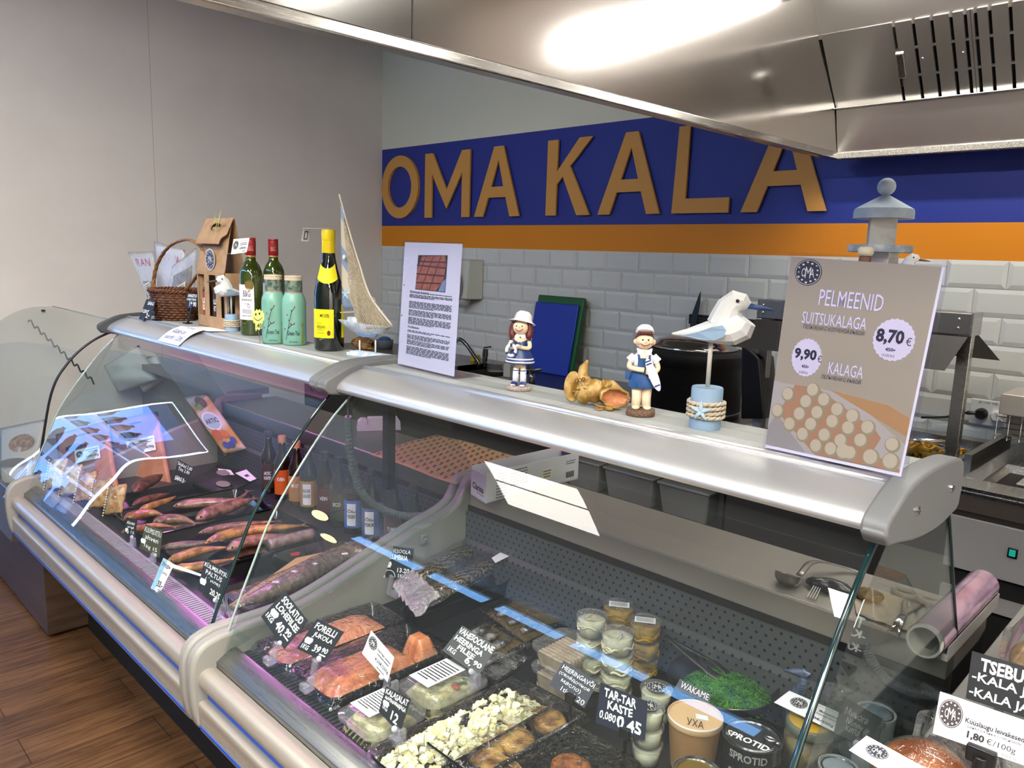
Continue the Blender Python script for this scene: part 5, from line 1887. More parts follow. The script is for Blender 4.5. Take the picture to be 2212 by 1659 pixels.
M_beakb = mat('blue_beak', '2c4372', 0.45)
M_beakg = mat('slate_beak', '3c4652', 0.5)
c = onZ(1507, 930, SH) + Vector((-.008, 0.028, 0)); c.z = SH
s_ = 33.5 * mpp(c) / 2.05
a_ = toward(c)
rr_ = math.atan2(math.cos(a_), -math.sin(a_))
big = bird('carved_bird', 'large carved white bird with a blue beak on a roped post beside the boy figurine', c, s_, rr_ - .15, M_beakb)
bd = [o for o in big.children if o.name.startswith('base')]
ft = Vector((.3, 0, 0)) 
loc_star = Matrix.Rotation(-(rr_ - .15), 4, 'Z') @ Vector((math.cos(a_ - .25), math.sin(a_ - .25), 0))
tang = Vector((-loc_star.y, loc_star.x, 0))
starfish(Vector((.3, 0, 2.6)) + loc_star * 2.62, tang, Vector((0, 0, 1)), 1.35, 'starfish', M_star, big, loc_star)
c = onZ(497, 716, SH) + Vector((-.004, 0.012, 0)); c.z = SH
s_ = 118 * mpp(c) / 17.8
a_ = toward(c)
sm_ = bird('carved_bird', 'small carved white bird with a dark beak in front of the gift box', c, s_, math.atan2(-math.cos(a_), math.sin(a_)) + .3, M_beakg)
# lighthouse behind the poster and the little things peeping over it
lc = onZ(1900, 905, SH); lc = Vector((4.03, -2.055, SH))
kL = mpp(Vector((4.03, -2.055, 1.5)))
zc = lambda py: onY(1905, py, lc.y).z
xo = lambda px, py: onY(px, py, lc.y)
lc.x = xo(1908, 470).x
lh = thing('wooden_lighthouse', 'pale blue and white wooden lighthouse rising behind the dumpling poster', 'ornament', lc)
kL = mpp(Vector((lc.x, lc.y, 1.52)))
tilt = Matrix.Rotation(0.0, 4, 'Y')
zb, zr0, zr1, zt0, zp1, zp0 = zc(404), zc(424), zc(470), zc(474), zc(530), zc(545)
M_lhb = mat('powder_blue_paint', 'b4c2cf', 0.65, c2='9fb0bf', sc=30)
M_lhw = mat('chalky_white_wood', 'c9c7c0', 0.75, c2='b3b0a8', sc=30)
mb = MB(); mb.ball((lc.x, lc.y, zb), 18.5 * kL, 20, 14); mb.build('ball_top', M_lhb, lh, smooth=True)
mb = MB(); mb.lathe([(0, zr0 + .004), (11 * kL, zr0), (58 * kL, zr1 + .012), (60 * kL, zr1 + .008), (60 * kL, zr1 - .002), (0, zr1 - .002)], (lc.x, lc.y, 0), 36); mb.build('roof', M_lhb, lh, smooth=True, auto=30)
mb = MB(); mb.box((lc.x, lc.y, (zt0 + zp1) / 2), (52 * kL, 52 * kL, zt0 - zp1 + .02), rz=toward(lc) + PI / 2 + .1); mb.build('lantern_room', M_lhw, lh, bev=.001)
mb = MB(); mb.lathe([(0, zp0), (64 * kL, zp0), (65 * kL, zp0 + .004), (65 * kL, zp1), (0, zp1)], (lc.x, lc.y, 0), 30); mb.build('gallery', mat('worn_grey_blue', '8793a0', 0.8, c2='b8bcc0', sc=45), lh, auto=30)
mb = MB(); mb.hexa([(lc.x + a * f_ * kL, lc.y + b * f_ * kL, z) for z, f_ in ((SH, 42), (zp0, 30)) for a, b in ((-1, -1), (1, -1), (1, 1), (-1, 1))]); mb.build('tower', M_lhw, lh, bev=.001)
mb = MB(); mb.lathe([(0, 0), (.062, 0), (.06, .02), (.055, .03), (0, .03)], (lc.x, lc.y, SH), 24); mb.build('rock_base', M_rockg, lh, smooth=True)
hp = onY(1869, 556, lc.y - .055)
t = thing('captain_figurine', 'tiny bearded captain head peeping over the poster before the lighthouse', 'figurine', (hp.x, hp.y, SH))
mb = MB(); mb.ball(hp - UP * .004, (.0085, .0085, .011), 12, 8); mb.tube([(hp.x, hp.y, SH), hp - UP * .01], [.02, .01], 10); mb.build('body', mat('captain_brown', '6a4630', 0.6), t, smooth=True)
mb = MB(); mb.lathe([(.0085, .002), (.0105, .006), (.011, .012), (.007, .015), (0, .0155)], hp, 14); mb.build('cap', mat('cream_cap', 'c9bfa8', 0.6), t, smooth=True)
hb = onY(1975, 560, lc.y - .02)
s_ = 26 * mpp(hb) / 3.6
bd = bird('carved_bird', 'little carved white bird peeping over the right top of the poster', Vector((hb.x - 3.4 * s_, hb.y, SH)), s_, .1, mat('brown_beak', '4a3424', 0.5))
bd.location.z = hb.z - 16.4 * s_
mb = MB(); mb.tube([(.3, 0, (SH - bd.location.z) / s_), (.3, 0, 0)], 2.0, 14); mb.build('tall_stand', M_paleblue, bd, smooth=True, auto=40)

# ------------------------------------------------------------ along the back wall
WZ = 0.87
M_wtop = brushed('back_worktop_steel', '7d7b78', 0.32, (1, 60, 60))
M_cabd = mat('dark_cabinet_front', '2b2a29', 0.5)
bcn = thing('back_counter', 'steel back counter with a sink along the tiled wall, open shelf below', 'counter', (1.6, -0.35, 0))
mb = MB()
sx0, sx1, sy0, sy1 = 1.25, 1.66, -0.5, -0.14
mb.box2((0.0, -0.64, WZ - .035), (sx0, -0.02, WZ)); mb.box2((sx1, -0.64, WZ - .035), (3.1, -0.02, WZ))
mb.box2((sx0, -0.64, WZ - .035), (sx1, sy0, WZ)); mb.box2((sx0, sy1, WZ - .035), (sx1, -0.02, WZ))
mb.box2((0.0, -0.645, WZ - .04), (3.1, -0.638, WZ + .004))
mb.build('worktop', M_wtop, bcn)
mb = MB()
mb.box2((sx0 - .003, sy0 - .003, WZ - .18), (sx1 + .003, sy1 + .003, WZ - .176))
for a, b in (((sx0 - .003, sy0 - .003), (sx0, sy1)), ((sx1, sy0), (sx1 + .003, sy1)), ((sx0, sy0 - .003), (sx1, sy0)), ((sx0, sy1), (sx1, sy1 + .003))):
    mb.box2((a[0], a[1], WZ - .18), (b[0], b[1], WZ))
mb.build('sink_bowl', M_steel, bcn)
mb = MB()
mb.box2((0.0, -0.62, 0.1), (2.2, -0.6, WZ - .04)); mb.box2((2.2, -.62, .1), (2.22, -.04, WZ - .04)); mb.box2((3.08, -.62, .1), (3.1, -.04, WZ - .04)); mb.box2((2.2, -.06, .1), (3.1, -.04, WZ - .04))
mb.build('cabinet', M_cabd, bcn)
mb = MB(); mb.box2((2.22, -.62, .42), (3.08, -.06, .44)); mb.build('open_shelf', mat('shelf_steel', '6c6a68', .4, .6), bcn)
M_tub = mat('frosted_tub', '777975', 0.4, trans=0.0)
for i, (x, w) in enumerate(((2.34, .2), (2.6, .26), (2.88, .24))):
    t = thing('storage_tub', ['frosted storage tub at the left on the open shelf under the counter', 'frosted storage tub in the middle of the open shelf under the counter', 'frosted storage tub at the right on the open shelf under the counter'][i], 'tub', (x, -.4, .44), 'tubs under the back counter')
    mb = MB(); mb.hexa([(x - w / 2 + .015, -.54, .44), (x + w / 2 - .015, -.54, .44), (x + w / 2 - .015, -.3, .44), (x - w / 2 + .015, -.3, .44), (x - w / 2, -.56, .57), (x + w / 2, -.56, .57), (x + w / 2, -.28, .57), (x - w / 2, -.28, .57)])
    mb.build('body', M_tub, t, bev=.008)
    mb = MB(); mb.box((x, -.42, .576), (w + .012, .292, .012)); mb.build('lid', mat('tub_lid', '8d8e8c', .35), t, bev=.004)

# tap at the sink, sponge, tubs
M_tap = mat('tap_chrome', '6d6c6a', 0.22, 1.0)
yT = -0.1
A = lambda x, y, yy=yT: onY(x, y, yy)
t = thing('sink_tap', 'bent grey tap at the sink behind the recipe stand', 'tap', (1.36, yT - .2, WZ))
b0 = A(1034, 792, -.32)
mb = MB(); mb.tube(smoothline([(b0.x, b0.y, WZ), (b0.x, b0.y, WZ + .03), A(1022, 765, -.33), A(1008, 745, -.34), A(994, 733, -.35), A(984, 738, -.36)], 5), .011, 10); mb.build('spout', M_tap, t, smooth=True)
b1 = A(1047, 788, -.3)
mb = MB(); mb.tube([(b1.x, b1.y, WZ), A(1048, 770, -.3)], .014, 12); mb.tube([A(1048, 770, -.3), A(1049, 754, -.3)], [.017, .015], 12); mb.box(A(1053, 750, -.3), (.05, .014, .008), M=Matrix.Rotation(-.2, 4, 'Y')); mb.build('mixer', M_tap, t, smooth=True, auto=40)
t = thing('kitchen_tap', 'grey tap with a bent neck between the girl figurine and the blue board', 'tap', (1.85, -.42, WZ))
mb = MB(); mb.tube(smoothline([A(1131, 728, -.5), A(1139, 738, -.5), A(1143, 758, -.5), A(1144, 790, -.5), A(1143, 806, -.5)], 5), [.008] * 21, 10); mb.build('neck', M_tap, t, smooth=True)
bb = A(1150, 812, -.5)
mb = MB(); mb.tube([A(1138, 803, -.5), A(1150, 800, -.5), A(1170, 797, -.5)], [.012, .015, .006], 10); mb.tube([A(1148, 802, -.5), (bb.x, bb.y, WZ)], .015, 12); mb.build('body', M_tap, t, smooth=True)
p = onZ(1019, 782, WZ)
t = thing('yellow_sponge', 'small yellow sponge by the tap on the sink edge', 'sponge', p)
mb = MB(); mb.box(p + Vector((0, .03, .02)), (.03, .06, .04)); mb.build('foam', mat('sponge_yellow', 'c9a92c', .9), t, bev=.006)
p = onZ(1057, 803, WZ) + Vector((0, .05, 0))
t = thing('clear_tub', 'clear plastic tub on the sink draining board', 'tub', p)
mb = MB(); mb.lathe([(0, 0), (.05, 0), (.058, .045), (.06, .047), (.057, .047), (.048, .004), (0, .004)], p, 24); mb.build('body', M_box, t, smooth=True)
p = onZ(815, 752, WZ) + Vector((.0, .06, 0))
t = thing('blue_sponge_box', 'round grey tub with a blue cloth in it, seen past the sailing boat', 'tub', p)
mb = MB(); mb.lathe([(0, 0), (.05, 0), (.058, .05), (.06, .052), (.056, .05), (.048, .005), (0, .005)], p, 20); mb.build('body', mat('grey_tub', '8d9498', .4), t, smooth=True)
mb = MB(); mb.ball(p + Vector((0, 0, .05)), (.045, .04, .025), 14, 8); mb.build('cloth', mat('blue_cloth', '2f5c8e', .8), t, smooth=True)
p = onZ(1091, 815, WZ)
t = thing('paper_block', 'pale block standing on the counter just left of the girl figurine', 'box', p)
mb = MB(); mb.box((p.x, p.y + .04, WZ + .035), (.05, .06, .07)); mb.build('body', mat('pale_card', 'b6b4ae', .6), t, bev=.002)

# soap / towel dispenser on the tiles
t = thing('soap_dispenser', 'white wall soap dispenser with a grey lever on the tiles behind the recipe stand', 'dispenser', (1.01, -.07, 1.23))
mb = MB(); mb.hexa([(.885, -.115, 1.228), (1.02, -.115, 1.228), (1.06, -.009, 1.228), (.845, -.009, 1.228), (.875, -.1, 1.465), (1.03, -.1, 1.465), (1.06, -.009, 1.47), (.845, -.009, 1.47)]); mb.build('housing', mat('cream_plastic', 'c8cabc', .4), t, bev=.008)
mb = MB(); mb.prism(disc(.95, 1.3, .042, .085, 20), lambda u, v: Vector((u, -.116, v)), Vector((0, -.008, 0))); mb.build('lever', M_ggrey, t)
mb = MB(); mb.prism(disc(.95, 1.34, .018, .032, 16), lambda u, v: Vector((u, -.125, v)), Vector((0, -.002, 0))); mb.build('window', mat('dark_window', '3d3a33', .3), t)
mb = MB(); mb.lathe([(0, -.05), (.03, -.045), (.05, -.01), (.05, .01), (0, .01)], (.94, -.07, 1.222), 18); mb.build('nozzle', mat('pale_grey_plastic', 'aeb0ac', .4), t, smooth=True)

# chopping boards leaning on the wall
pA, pB = Vector((0, -.045, 1.33)), Vector((0, -.13, WZ))
upb = (pA - pB).normalized(); nb_ = Vector((1, 0, 0)).cross(upb)


def board(px, d0, d1, name, label, c):
    tl, tr, bl_ = [onP(x, y, pA + nb_ * d1, nb_) for x, y in px]
    z0 = WZ + .001
    t_ = (tl.z - z0) / upb.z
    h_ = upb * t_
    w_ = Vector((tr.x - tl.x, 0, 0))
    mb = MB()
    f = [tl - h_, tl - h_ + w_, tl + w_, tl]
    mb.hexa([p - nb_ * (d1 - d0) for p in f] + f)
    o = mb.build(name, c, None, bev=.006)
    tag(o, label, 'chopping board', 'chopping boards against the tiles')


board([(1163, 636), (1262, 645), (0, 800)], -.012, .012, 'chopping_board', 'tall green chopping board leaning on the tiles behind the blue one', mat('green_board', '14592e', .5))
board([(1157, 651), (1250, 659), (0, 820)], .013, .026, 'chopping_board', 'blue chopping board leaning in front of the green one', mat('blue_board', '0a36a8', .45))

# soup kettle
kx, ky = 2.8, -.42
zk = .87
t = thing('soup_kettle', 'black soup kettle with a shiny steel lid behind the carved bird', 'kettle', (kx, ky, zk))
mb = MB(); mb.lathe([(0, 0), (.2, 0), (.205, .01), (.205, .2), (.215, .215), (.222, .225), (.222, .255), (.2, .27), (.17, .272), (0, .272)], (kx, ky, zk), 40); mb.build('body', mat('black_kettle', '0d0d0f', .45), t, smooth=True, auto=40)
mb = MB(); mb.lathe([(.178, .272), (.18, .278), (.165, .29), (.155, .295), (.15, .305), (.1, .318), (0, .322)], (kx, ky, zk), 40); mb.build('lid', mat('polished_lid', 'a8a5a1', .12, 1.0), t, smooth=True)
mb = MB(); mb.lathe([(.0, .32), (.014, .32), (.02, .34), (0, .345)], (kx, ky, zk), 14); mb.build('lid_knob', M_black, t, smooth=True)
mb = MB(); mb.lathe([(.206, .015), (.208, .018), (.206, .022)], (kx, ky, zk), 40, close=True); mb.build('seam', M_ggrey, t)
# angular black holder to its right
pts = [onY(x, y, -.62) for x, y in ((1601, 742), (1640, 775), (1650, 905), (1600, 905))]
t = thing('black_holder', 'angular black plastic holder beside the soup kettle', 'holder', (pts[3].x, -.56, zk))
mb = MB(); P_ = [(p.x, max(p.z, zk)) for p in pts]; mb.prism(P_, lambda u, v: Vector((u, -.62, v)), Vector((0, .12, 0))); mb.build('body', M_black, t, bev=.006)
# knife rack
t = thing('knife_rack', 'black magnetic knife rack on the tiles behind the carved bird', 'rack', (2.7, -.02, 1.23))
mb = MB(); mb.box2((2.525, -.034, 1.205), (2.865, -.009, 1.252)); mb.build('bar', M_black, t, bev=.004)
mb = MB(); mb.box2((2.535, -.036, 1.219), (2.855, -.033, 1.226)); mb.box2((2.535, -.036, 1.231), (2.855, -.033, 1.238)); mb.build('groove', mat('rack_line', '2e2e31', .3), t)
for i, (x, tip, w, lab, tilt, hl) in enumerate(((2.556, 1.365, .032, 'broad kitchen knife on the wall rack, its point highest', .12, .1), (2.678, 1.345, .022, 'slim kitchen knife on the wall rack behind the carved bird', .04, .1))):
    t = thing('kitchen_knife', lab, 'knife', (x, -.04, 1.2), 'knives on the wall rack')
    f = lambda u, v: Vector((x + u + tilt * (v - 1.2), -.0375, v))
    mb = MB(); mb.prism([(-w * .5, 1.19), (w * .5, 1.19), (w * .5, tip - .06), (w * .25, tip), (w * .05, tip - .02), (-w * .5, 1.26)], f, Vector((0, -.002, 0))); mb.build('blade', mat('dark_blade', '45484b', .3, .8), t)
    mb = MB(); mb.prism([(-w * .35, 1.195), (w * .45, 1.195), (w * .5, 1.1), (w * .1, 1.085), (-w * .4, 1.095)], lambda u, v: f(u, v) + Vector((0, .004, 0)), Vector((0, -.014, 0))); mb.build('handle', M_black, t, bev=.003)

# heated gantry over the pans
gan = thing('heated_gantry', 'stainless heated gantry with dark deflector plates behind the poster', 'food warmer', (3.52, -.58, .9))
mb = MB(); mb.box2((3.165, -.6, 1.304), (3.862, -.52, 1.37)); mb.build('housing', M_steeld, gan, bev=.002)
for x in (3.165, 3.862):
    mb = MB(); mb.box2((x - .003, -.602, 1.302), (x + .003, -.5, 1.372)); e = mb.build('end_plate', M_steel, gan)
    for z in (1.325, 1.352):
        mb = MB(); mb.ball((x + (-.035 if x > 3.5 else .02), -.603, z), .005, 8, 6); mb.build('bolt', M_chrome, gan, smooth=True)
M_def = mat('dark_deflector', '4a4846', .4, .6)
for y0, y1, nm in ((-.62, -.7, 'front'), (-.5, -.42, 'rear')):
    mb = MB(); mb.hexa([(3.17, y0, 1.3), (3.86, y0, 1.3), (3.86, y0 + .002, 1.3), (3.17, y0 + .002, 1.3), (3.12, y1, 1.2), (3.83, y1, 1.2), (3.83, y1 + .002, 1.2), (3.12, y1 + .002, 1.2)] if nm == 'front' else
            [(3.17, y0, 1.3), (3.86, y0, 1.3), (3.86, y0 + .002, 1.3), (3.17, y0 + .002, 1.3), (3.17, y1, 1.22), (3.91, y1, 1.22), (3.91, y1 + .002, 1.22), (3.17, y1 + .002, 1.22)]); mb.build('deflector', M_def, gan)
for x in (3.19, 3.845):
    mb = MB(); mb.box2((x - .018, -.585, .885), (x + .018, -.55, 1.305)); mb.build('post', M_steel if x > 3.5 else M_steeld, gan, bev=.002)
# pan station
st = thing('pan_station', 'steel counter holding shallow food pans under the gantry', 'counter', (3.5, -.4, 0))
mb = MB()
mb.box2((3.12, -.66, .84), (3.92, -.62, .885)); mb.box2((3.12, -.1, .84), (3.92, -.02, .885)); mb.box2((3.12, -.62, .84), (3.2, -.1, .885)); mb.box2((3.84, -.62, .84), (3.92, -.1, .885)); mb.box2((3.5, -.62, .84), (3.54, -.1, .885))
mb.build('top_frame', M_steel, st)
mb = MB(); mb.box2((3.12, -.64, .1), (3.92, -.05, .835)); mb.build('cabinet', M_cabd, st)
mb = MB(); mb.box2((3.88, -.56, .885), (3.9, -.05, .93)); mb.build('side_splash', M_steeld, st)
M_fries = mat('golden_chips', 'c98f1c', .6, c2='e0b244', sc=30)
for i, (a, b) in enumerate(((3.2, 3.5), (3.54, 3.84))):
    t = thing('food_pan', ['shallow steel food pan in the left bay under the gantry', 'shallow steel food pan with yellow chips under the gantry'][i], 'pan', ((a + b) / 2, -.36, .886), 'pans under the gantry')
    mb = MB()
    mb.box2((a - .01, -.63, .885), (b + .01, -.61, .889)); mb.box2((a - .01, -.11, .885), (b + .01, -.09, .889)); mb.box2((a - .01, -.61, .885), (a + .008, -.11, .889)); mb.box2((b - .008, -.61, .885), (b + .01, -.11, .889)); mb.box2((a + .005, -.61, .842), (b - .005, -.11, .846))
    mb.build('pan', M_steel, t)
    if i:
        r_ = random.Random(4)
        mb = MB()
        for q in range(60):
            p = Vector((r_.uniform(a + .08, b - .04), r_.uniform(-.36, -.22), .85 + r_.uniform(0, .03)))
            mb.box(p, (.05, .009, .009), M=Matrix.Rotation(r_.uniform(0, 3), 4, 'Z') @ Matrix.Rotation(r_.uniform(-.4, .4), 4, 'Y'))
        o = mb.build('chips', M_fries, None); tag(o, 'heap of yellow potato chips lying in the right food pan', 'chips', kind='stuff')
t = thing('steel_tongs', 'steel tongs lying across the pan of chips', 'tongs', (3.86, -.56, .9))
p0, p1 = onZ(1960, 948, .905), onZ(2052, 957, .905)
mb = MB(); mb.tube([p0, p1], .006, 8); mb.tube([p1, p1 + (p1 - p0).normalized() * .03], [.004, .001], 6); mb.tube([p0 + Vector((0, .02, .0)), p1 + Vector((0, .005, .003))], .005, 8); mb.build('arms', M_chrome, t, smooth=True)
# socket with two plugs
so = thing('wall_socket', 'white double wall socket on the tiles to the right of the gantry', 'socket', (3.815, -.012, .985))
mb = MB(); mb.box2((3.75, -.018, .935), (3.885, -.009, 1.03)); mb.build('plate', M_white, so, bev=.003)
sq = Quad((3.75, -.0185, 1.03), (3.885, -.0185, 1.03), (3.885, -.0185, .935), (3.75, -.0185, .935))
write(sq, [('JK-192 GR.10d', .18, .07, .82, .17)], M_ink, so)
for i, (x, m_, lab) in enumerate(((3.79, M_black, 'black plug in the left half of the wall socket'), (3.842, M_white, 'white plug in the right half of the wall socket'))):
    t = thing('power_plug', lab, 'plug', (x, -.03, .978), 'plugs in the wall socket')
    mb = MB(); mb.lathe([(0, 0), (.021, 0), (.021, .02), (.015, .03), (0, .03)], (x, -.019, .978), 20, Matrix.Rotation(PI / 2, 4, 'X')); mb.build('body', m_, t, smooth=True, auto=40)
    mb = MB()
    if i == 0:
        mb.tube(smoothline([(x - .01, -.04, .978), (x - .04, -.045, .977), (x - .075, -.04, .965), (x - .12, -.03, .945), (x - .2, -.03, .93)], 5), [.008] * 6 + [.0045] * 15, 8)
    else:
        mb.tube(smoothline([(x + .012, -.042, .972), (x + .03, -.05, .955), (x + .036, -.05, .92), (x + .03, -.05, .88)], 5), .0045, 8)
    mb.build('cord', m_ if i == 0 else mat('grey_cord', 'a8a8a8', .5), t, smooth=True)
# fryer at the right edge
fr = thing('deep_fryer', 'steel counter fryer with a grey front and a green switch, right of the case', 'fryer', (4.4, -.5, 0))
FX0, FX1, FY = 3.925, 5.0, -.85
mb = MB()
tx0, tx1, ty0, ty1 = 3.975, 4.9, -.74, -.45
mb.box2((FX0, FY, .875), (FX1, ty0, .9)); mb.box2((FX0, ty1, .875), (FX1, -.03, .9)); mb.box2((FX0, ty0, .875), (tx0, ty1, .9)); mb.box2((tx1, ty0, .875), (FX1, ty1, .9))
mb.build('top', M_steel, fr, bev=.002)
mb = MB()
mb.hexa([(tx0 + .05, ty0 + .04, .8), (tx1 - .05, ty0 + .04, .8), (tx1 - .05, ty1 - .04, .8), (tx0 + .05, ty1 - .04, .8), (tx0, ty0, .899), (tx1, ty0, .899), (tx1, ty1, .899), (tx0, ty1, .899)])
o = mb.build('basin', M_steel, fr)
bm = bmesh.new(); bm.from_mesh(o.data)
bmesh.ops.delete(bm, geom=[f for f in bm.faces if f.normal.z > .9 and f.calc_center_median().z > .89] or [max(bm.faces, key=lambda f: f.calc_center_median().z)], context='FACES')
bm.to_mesh(o.data); bm.free()
mb = MB(); mb.box2((FX0, FY - .006, .893), (FX1, FY, .9)); mb.box2((FX0, FY - .006, .882), (FX1, FY, .887)); mb.build('edge_rail', M_steel, fr)
mb = MB(); mb.box2((FX0, FY - .001, .83), (FX1, FY + .02, .876)); mb.build('fascia', mat('taupe_fascia', '5b524b', .45, .4), fr)
mb = MB(); mb.box2((FX0, FY + .006, .812), (FX1, FY + .02, .83)); mb.build('gap', mat('dark_brown_gap', '2c2622', .6), fr)
mb = MB(); mb.box2((FX0 + .004, FY - .002, .66), (FX1, FY + .02, .812)); mb.build('control_panel', mat('grey_front', 'a3a19f', .45, .3), fr, bev=.002)
mb = MB(); mb.box2((FX0 + .01, FY + .02, .1), (FX1, -.05, .875)); mb.build('cabinet', M_mattb, fr)
mb = MB(); mb.box2((FX0 + .004, FY, .56), (FX1, FY + .02, .6)); mb.build('lower_rail', mat('grey_front', 'a3a19f', .45, .3), fr)
mb = MB(); mb.box((4.094, FY - .004, .744), (.024, .006, .028)); mb.build('switch_frame', M_black, fr, bev=.002)
mb = MB(); mb.box((4.094, FY - .008, .745), (.015, .004, .018)); mb.build('switch', mat('green_switch', '0c7a6a', .25, emit='1aa08a', es=.25), fr, bev=.001)
mb = MB(); mb.hexa([(4.0, -.73, .905), (4.9, -.73, .905), (4.9, -.47, .905), (4.06, -.47, .905), (4.0, -.73, .912), (4.9, -.73, .912), (4.9, -.47, .912), (4.06, -.47, .912)])
lidp = MB(); lidp.box2((4.055, -.72, .901), (4.5, -.46, .907)); lo_ = lidp.build('drain_plate', mat('bright_plate', 'c2beb8', .35, .6), fr, bev=.002)
for i in range(4):
    mb = MB(); mb.box2((4.075 + .0 * i, -.7 + .05 * i, .9072), (4.12, -.685 + .05 * i, .9078)); mb.build('drain_slot', M_mattb, lo_)
# wire-basket toaster on the fryer's back
tz = thing('salamander_grill', 'pale metal grill box with a wire basket at the right edge', 'grill', (4.1, -.2, .9))
mb = MB(); mb.box2((3.9, -.3, 1.03), (4.4, -.06, 1.1)); mb.build('housing', mat('pale_metal', 'c9c2b8', .4, .4), tz, bev=.004)
mb = MB(); mb.box2((3.92, -.27, .955), (4.4, -.08, 1.03)); mb.build('inner', M_steeld, tz)
mb = MB()
for i in range(5):
    mb.tube([(3.895, -.3, .95 + .018 * i), (4.4, -.3, .95 + .018 * i)], .0018, 5)
for i in range(14):
    mb.tube([(3.9 + .035 * i, -.302, .945), (3.9 + .035 * i, -.302, 1.03)], .0018, 5)
mb.build('wire_basket', M_chrome, tz)
mb = MB(); mb.box2((4.0, -.28, .899), (4.03, -.1, .956)); mb.box2((4.35, -.28, .899), (4.38, -.1, .956)); mb.build('feet', M_steeld, tz)

# ------------------------------------------------------------ food in the right case
def rrect(x0, x1, y0, y1, r, n=5):
    out = []
    for cx, cy, a0 in ((x1 - r, y1 - r, 0), (x0 + r, y1 - r, PI / 2), (x0 + r, y0 + r, PI), (x1 - r, y0 + r, 3 * PI / 2)):
        for i in range(n + 1):
            a = a0 + PI / 2 * i / n
            out.append((cx + r * math.cos(a), cy + r * math.sin(a)))
    return out


def loops(mb, L, cap0=True, cap1=True):
    n = len(L[0])
    fs = [(i * n + k, i * n + (k + 1) % n, (i + 1) * n + (k + 1) % n, (i + 1) * n + k) for i in range(len(L) - 1) for k in range(n)]
    if cap0:
        fs.append(tuple(reversed(range(n))))
    if cap1:
        fs.append(tuple((len(L) - 1) * n + k for k in range(n)))
    return mb.add([p for l in L for p in l], fs)


def ring_at(x0, x1, y0, y1, r, z, ins=0.0):
    return [(x, y, z) for x, y in rrect(x0 + ins, x1 - ins, y0 + ins, y1 - ins, max(.002, r - ins * .5))]


def tray(name, label, box, h=.032, z=DECK, m=None, rz=0.0, cat='tray', group=None, film=True, filmh=None, parentless=False):
    x0, x1, y0, y1 = box
    cx, cy = (x0 + x1) / 2, (y0 + y1) / 2
    t = thing(name, label, cat, (cx, cy, z), group)
    mb = MB()
    loops(mb, [ring_at(x0, x1, y0, y1, .02, z, .016), ring_at(x0, x1, y0, y1, .024, z + h - .004, .005), ring_at(x0, x1, y0, y1, .026, z + h, 0), ring_at(x0, x1, y0, y1, .026, z + h + .001, .004),
               ring_at(x0, x1, y0, y1, .022, z + h - .006, .008), ring_at(x0, x1, y0, y1, .018, z + .004, .02)])
    mb.build('tub', m or M_trayb, t, smooth=True, auto=50)
    if film:
        fh = filmh or (lambda u, v: .0)
        mb = MB()
        e = .006

        def F(u, v):
            x = x0 - e + (x1 - x0 + 2 * e) * u
            y = y0 - e + (y1 - y0 + 2 * e) * v
            edge = min(u, 1 - u, v, 1 - v)
            zz = z + h + .003 + fh(u, v) + .0012 * math.sin(31 * u + 7 * v) * math.sin(19 * v) - (.018 if edge < .001 else 0)
            return Vector((x, y, zz))
        mb.sheet(F, 22, 26)
        mb.build('film', M_film, t, smooth=True)
    return t


def heap(name, m, box, z, hf, nu=20, nv=20, parent=None, floor=None):
    x0, x1, y0, y1 = box
    mb = MB()
    f = lambda u, v: Vector((x0 + (x1 - x0) * u, y0 + (y1 - y0) * v, z + hf(u, v)))
    mb.sheet(f, nu, nv)
    b = [Vector((x0, y0, z)), Vector((x1, y0, z)), Vector((x1, y1, z)), Vector((x0, y1, z))]
    mb.add(b, [(3, 2, 1, 0)])
    return mb.build(name, m, parent, smooth=True)


M_salmon = mat('raw_salmon', 'c2714c', .35, c2='d99674', sc=45, stretch=(1, 4, 1), coat=.3)
M_salmon2 = mat('trout_flesh', 'b5653c', .35, c2='cf8a5f', sc=28, stretch=(3, 1, 1), coat=.3)
M_silver = mat('silver_skin', '8b8a88', .25, .6, c2='4c4b4a', sc=40)
M_clip = clear('clear_clip', 'f6f2ff', .05, 1.5, bump=.1, haze=.12, hz='ffffff')
M_knob = mat('white_clip_ball', 'c9c6cf', .4)


def clip(t, base, top, big=True):
    base, top = Vector(base), Vector(top)
    mb = MB()
    m_ = base.lerp(top, .5)
    mb.box(base + Vector((0, 0, .008)), (.026, .014, .016)); mb.box(m_ + Vector((.0, 0, .004)), (.014, .008, (top - base).length * .8 + .01), M=Matrix.Rotation(.25, 4, 'Y')); mb.box(base + Vector((.012, .006, .02)), (.008, .016, .03))
    mb.build('clear_clip', M_clip, t, bev=.002)
    mb = MB(); mb.ball(top + Vector((-.004, -.003, .0)), .0065, 10, 8); mb.build('ball', M_knob, t, smooth=True)


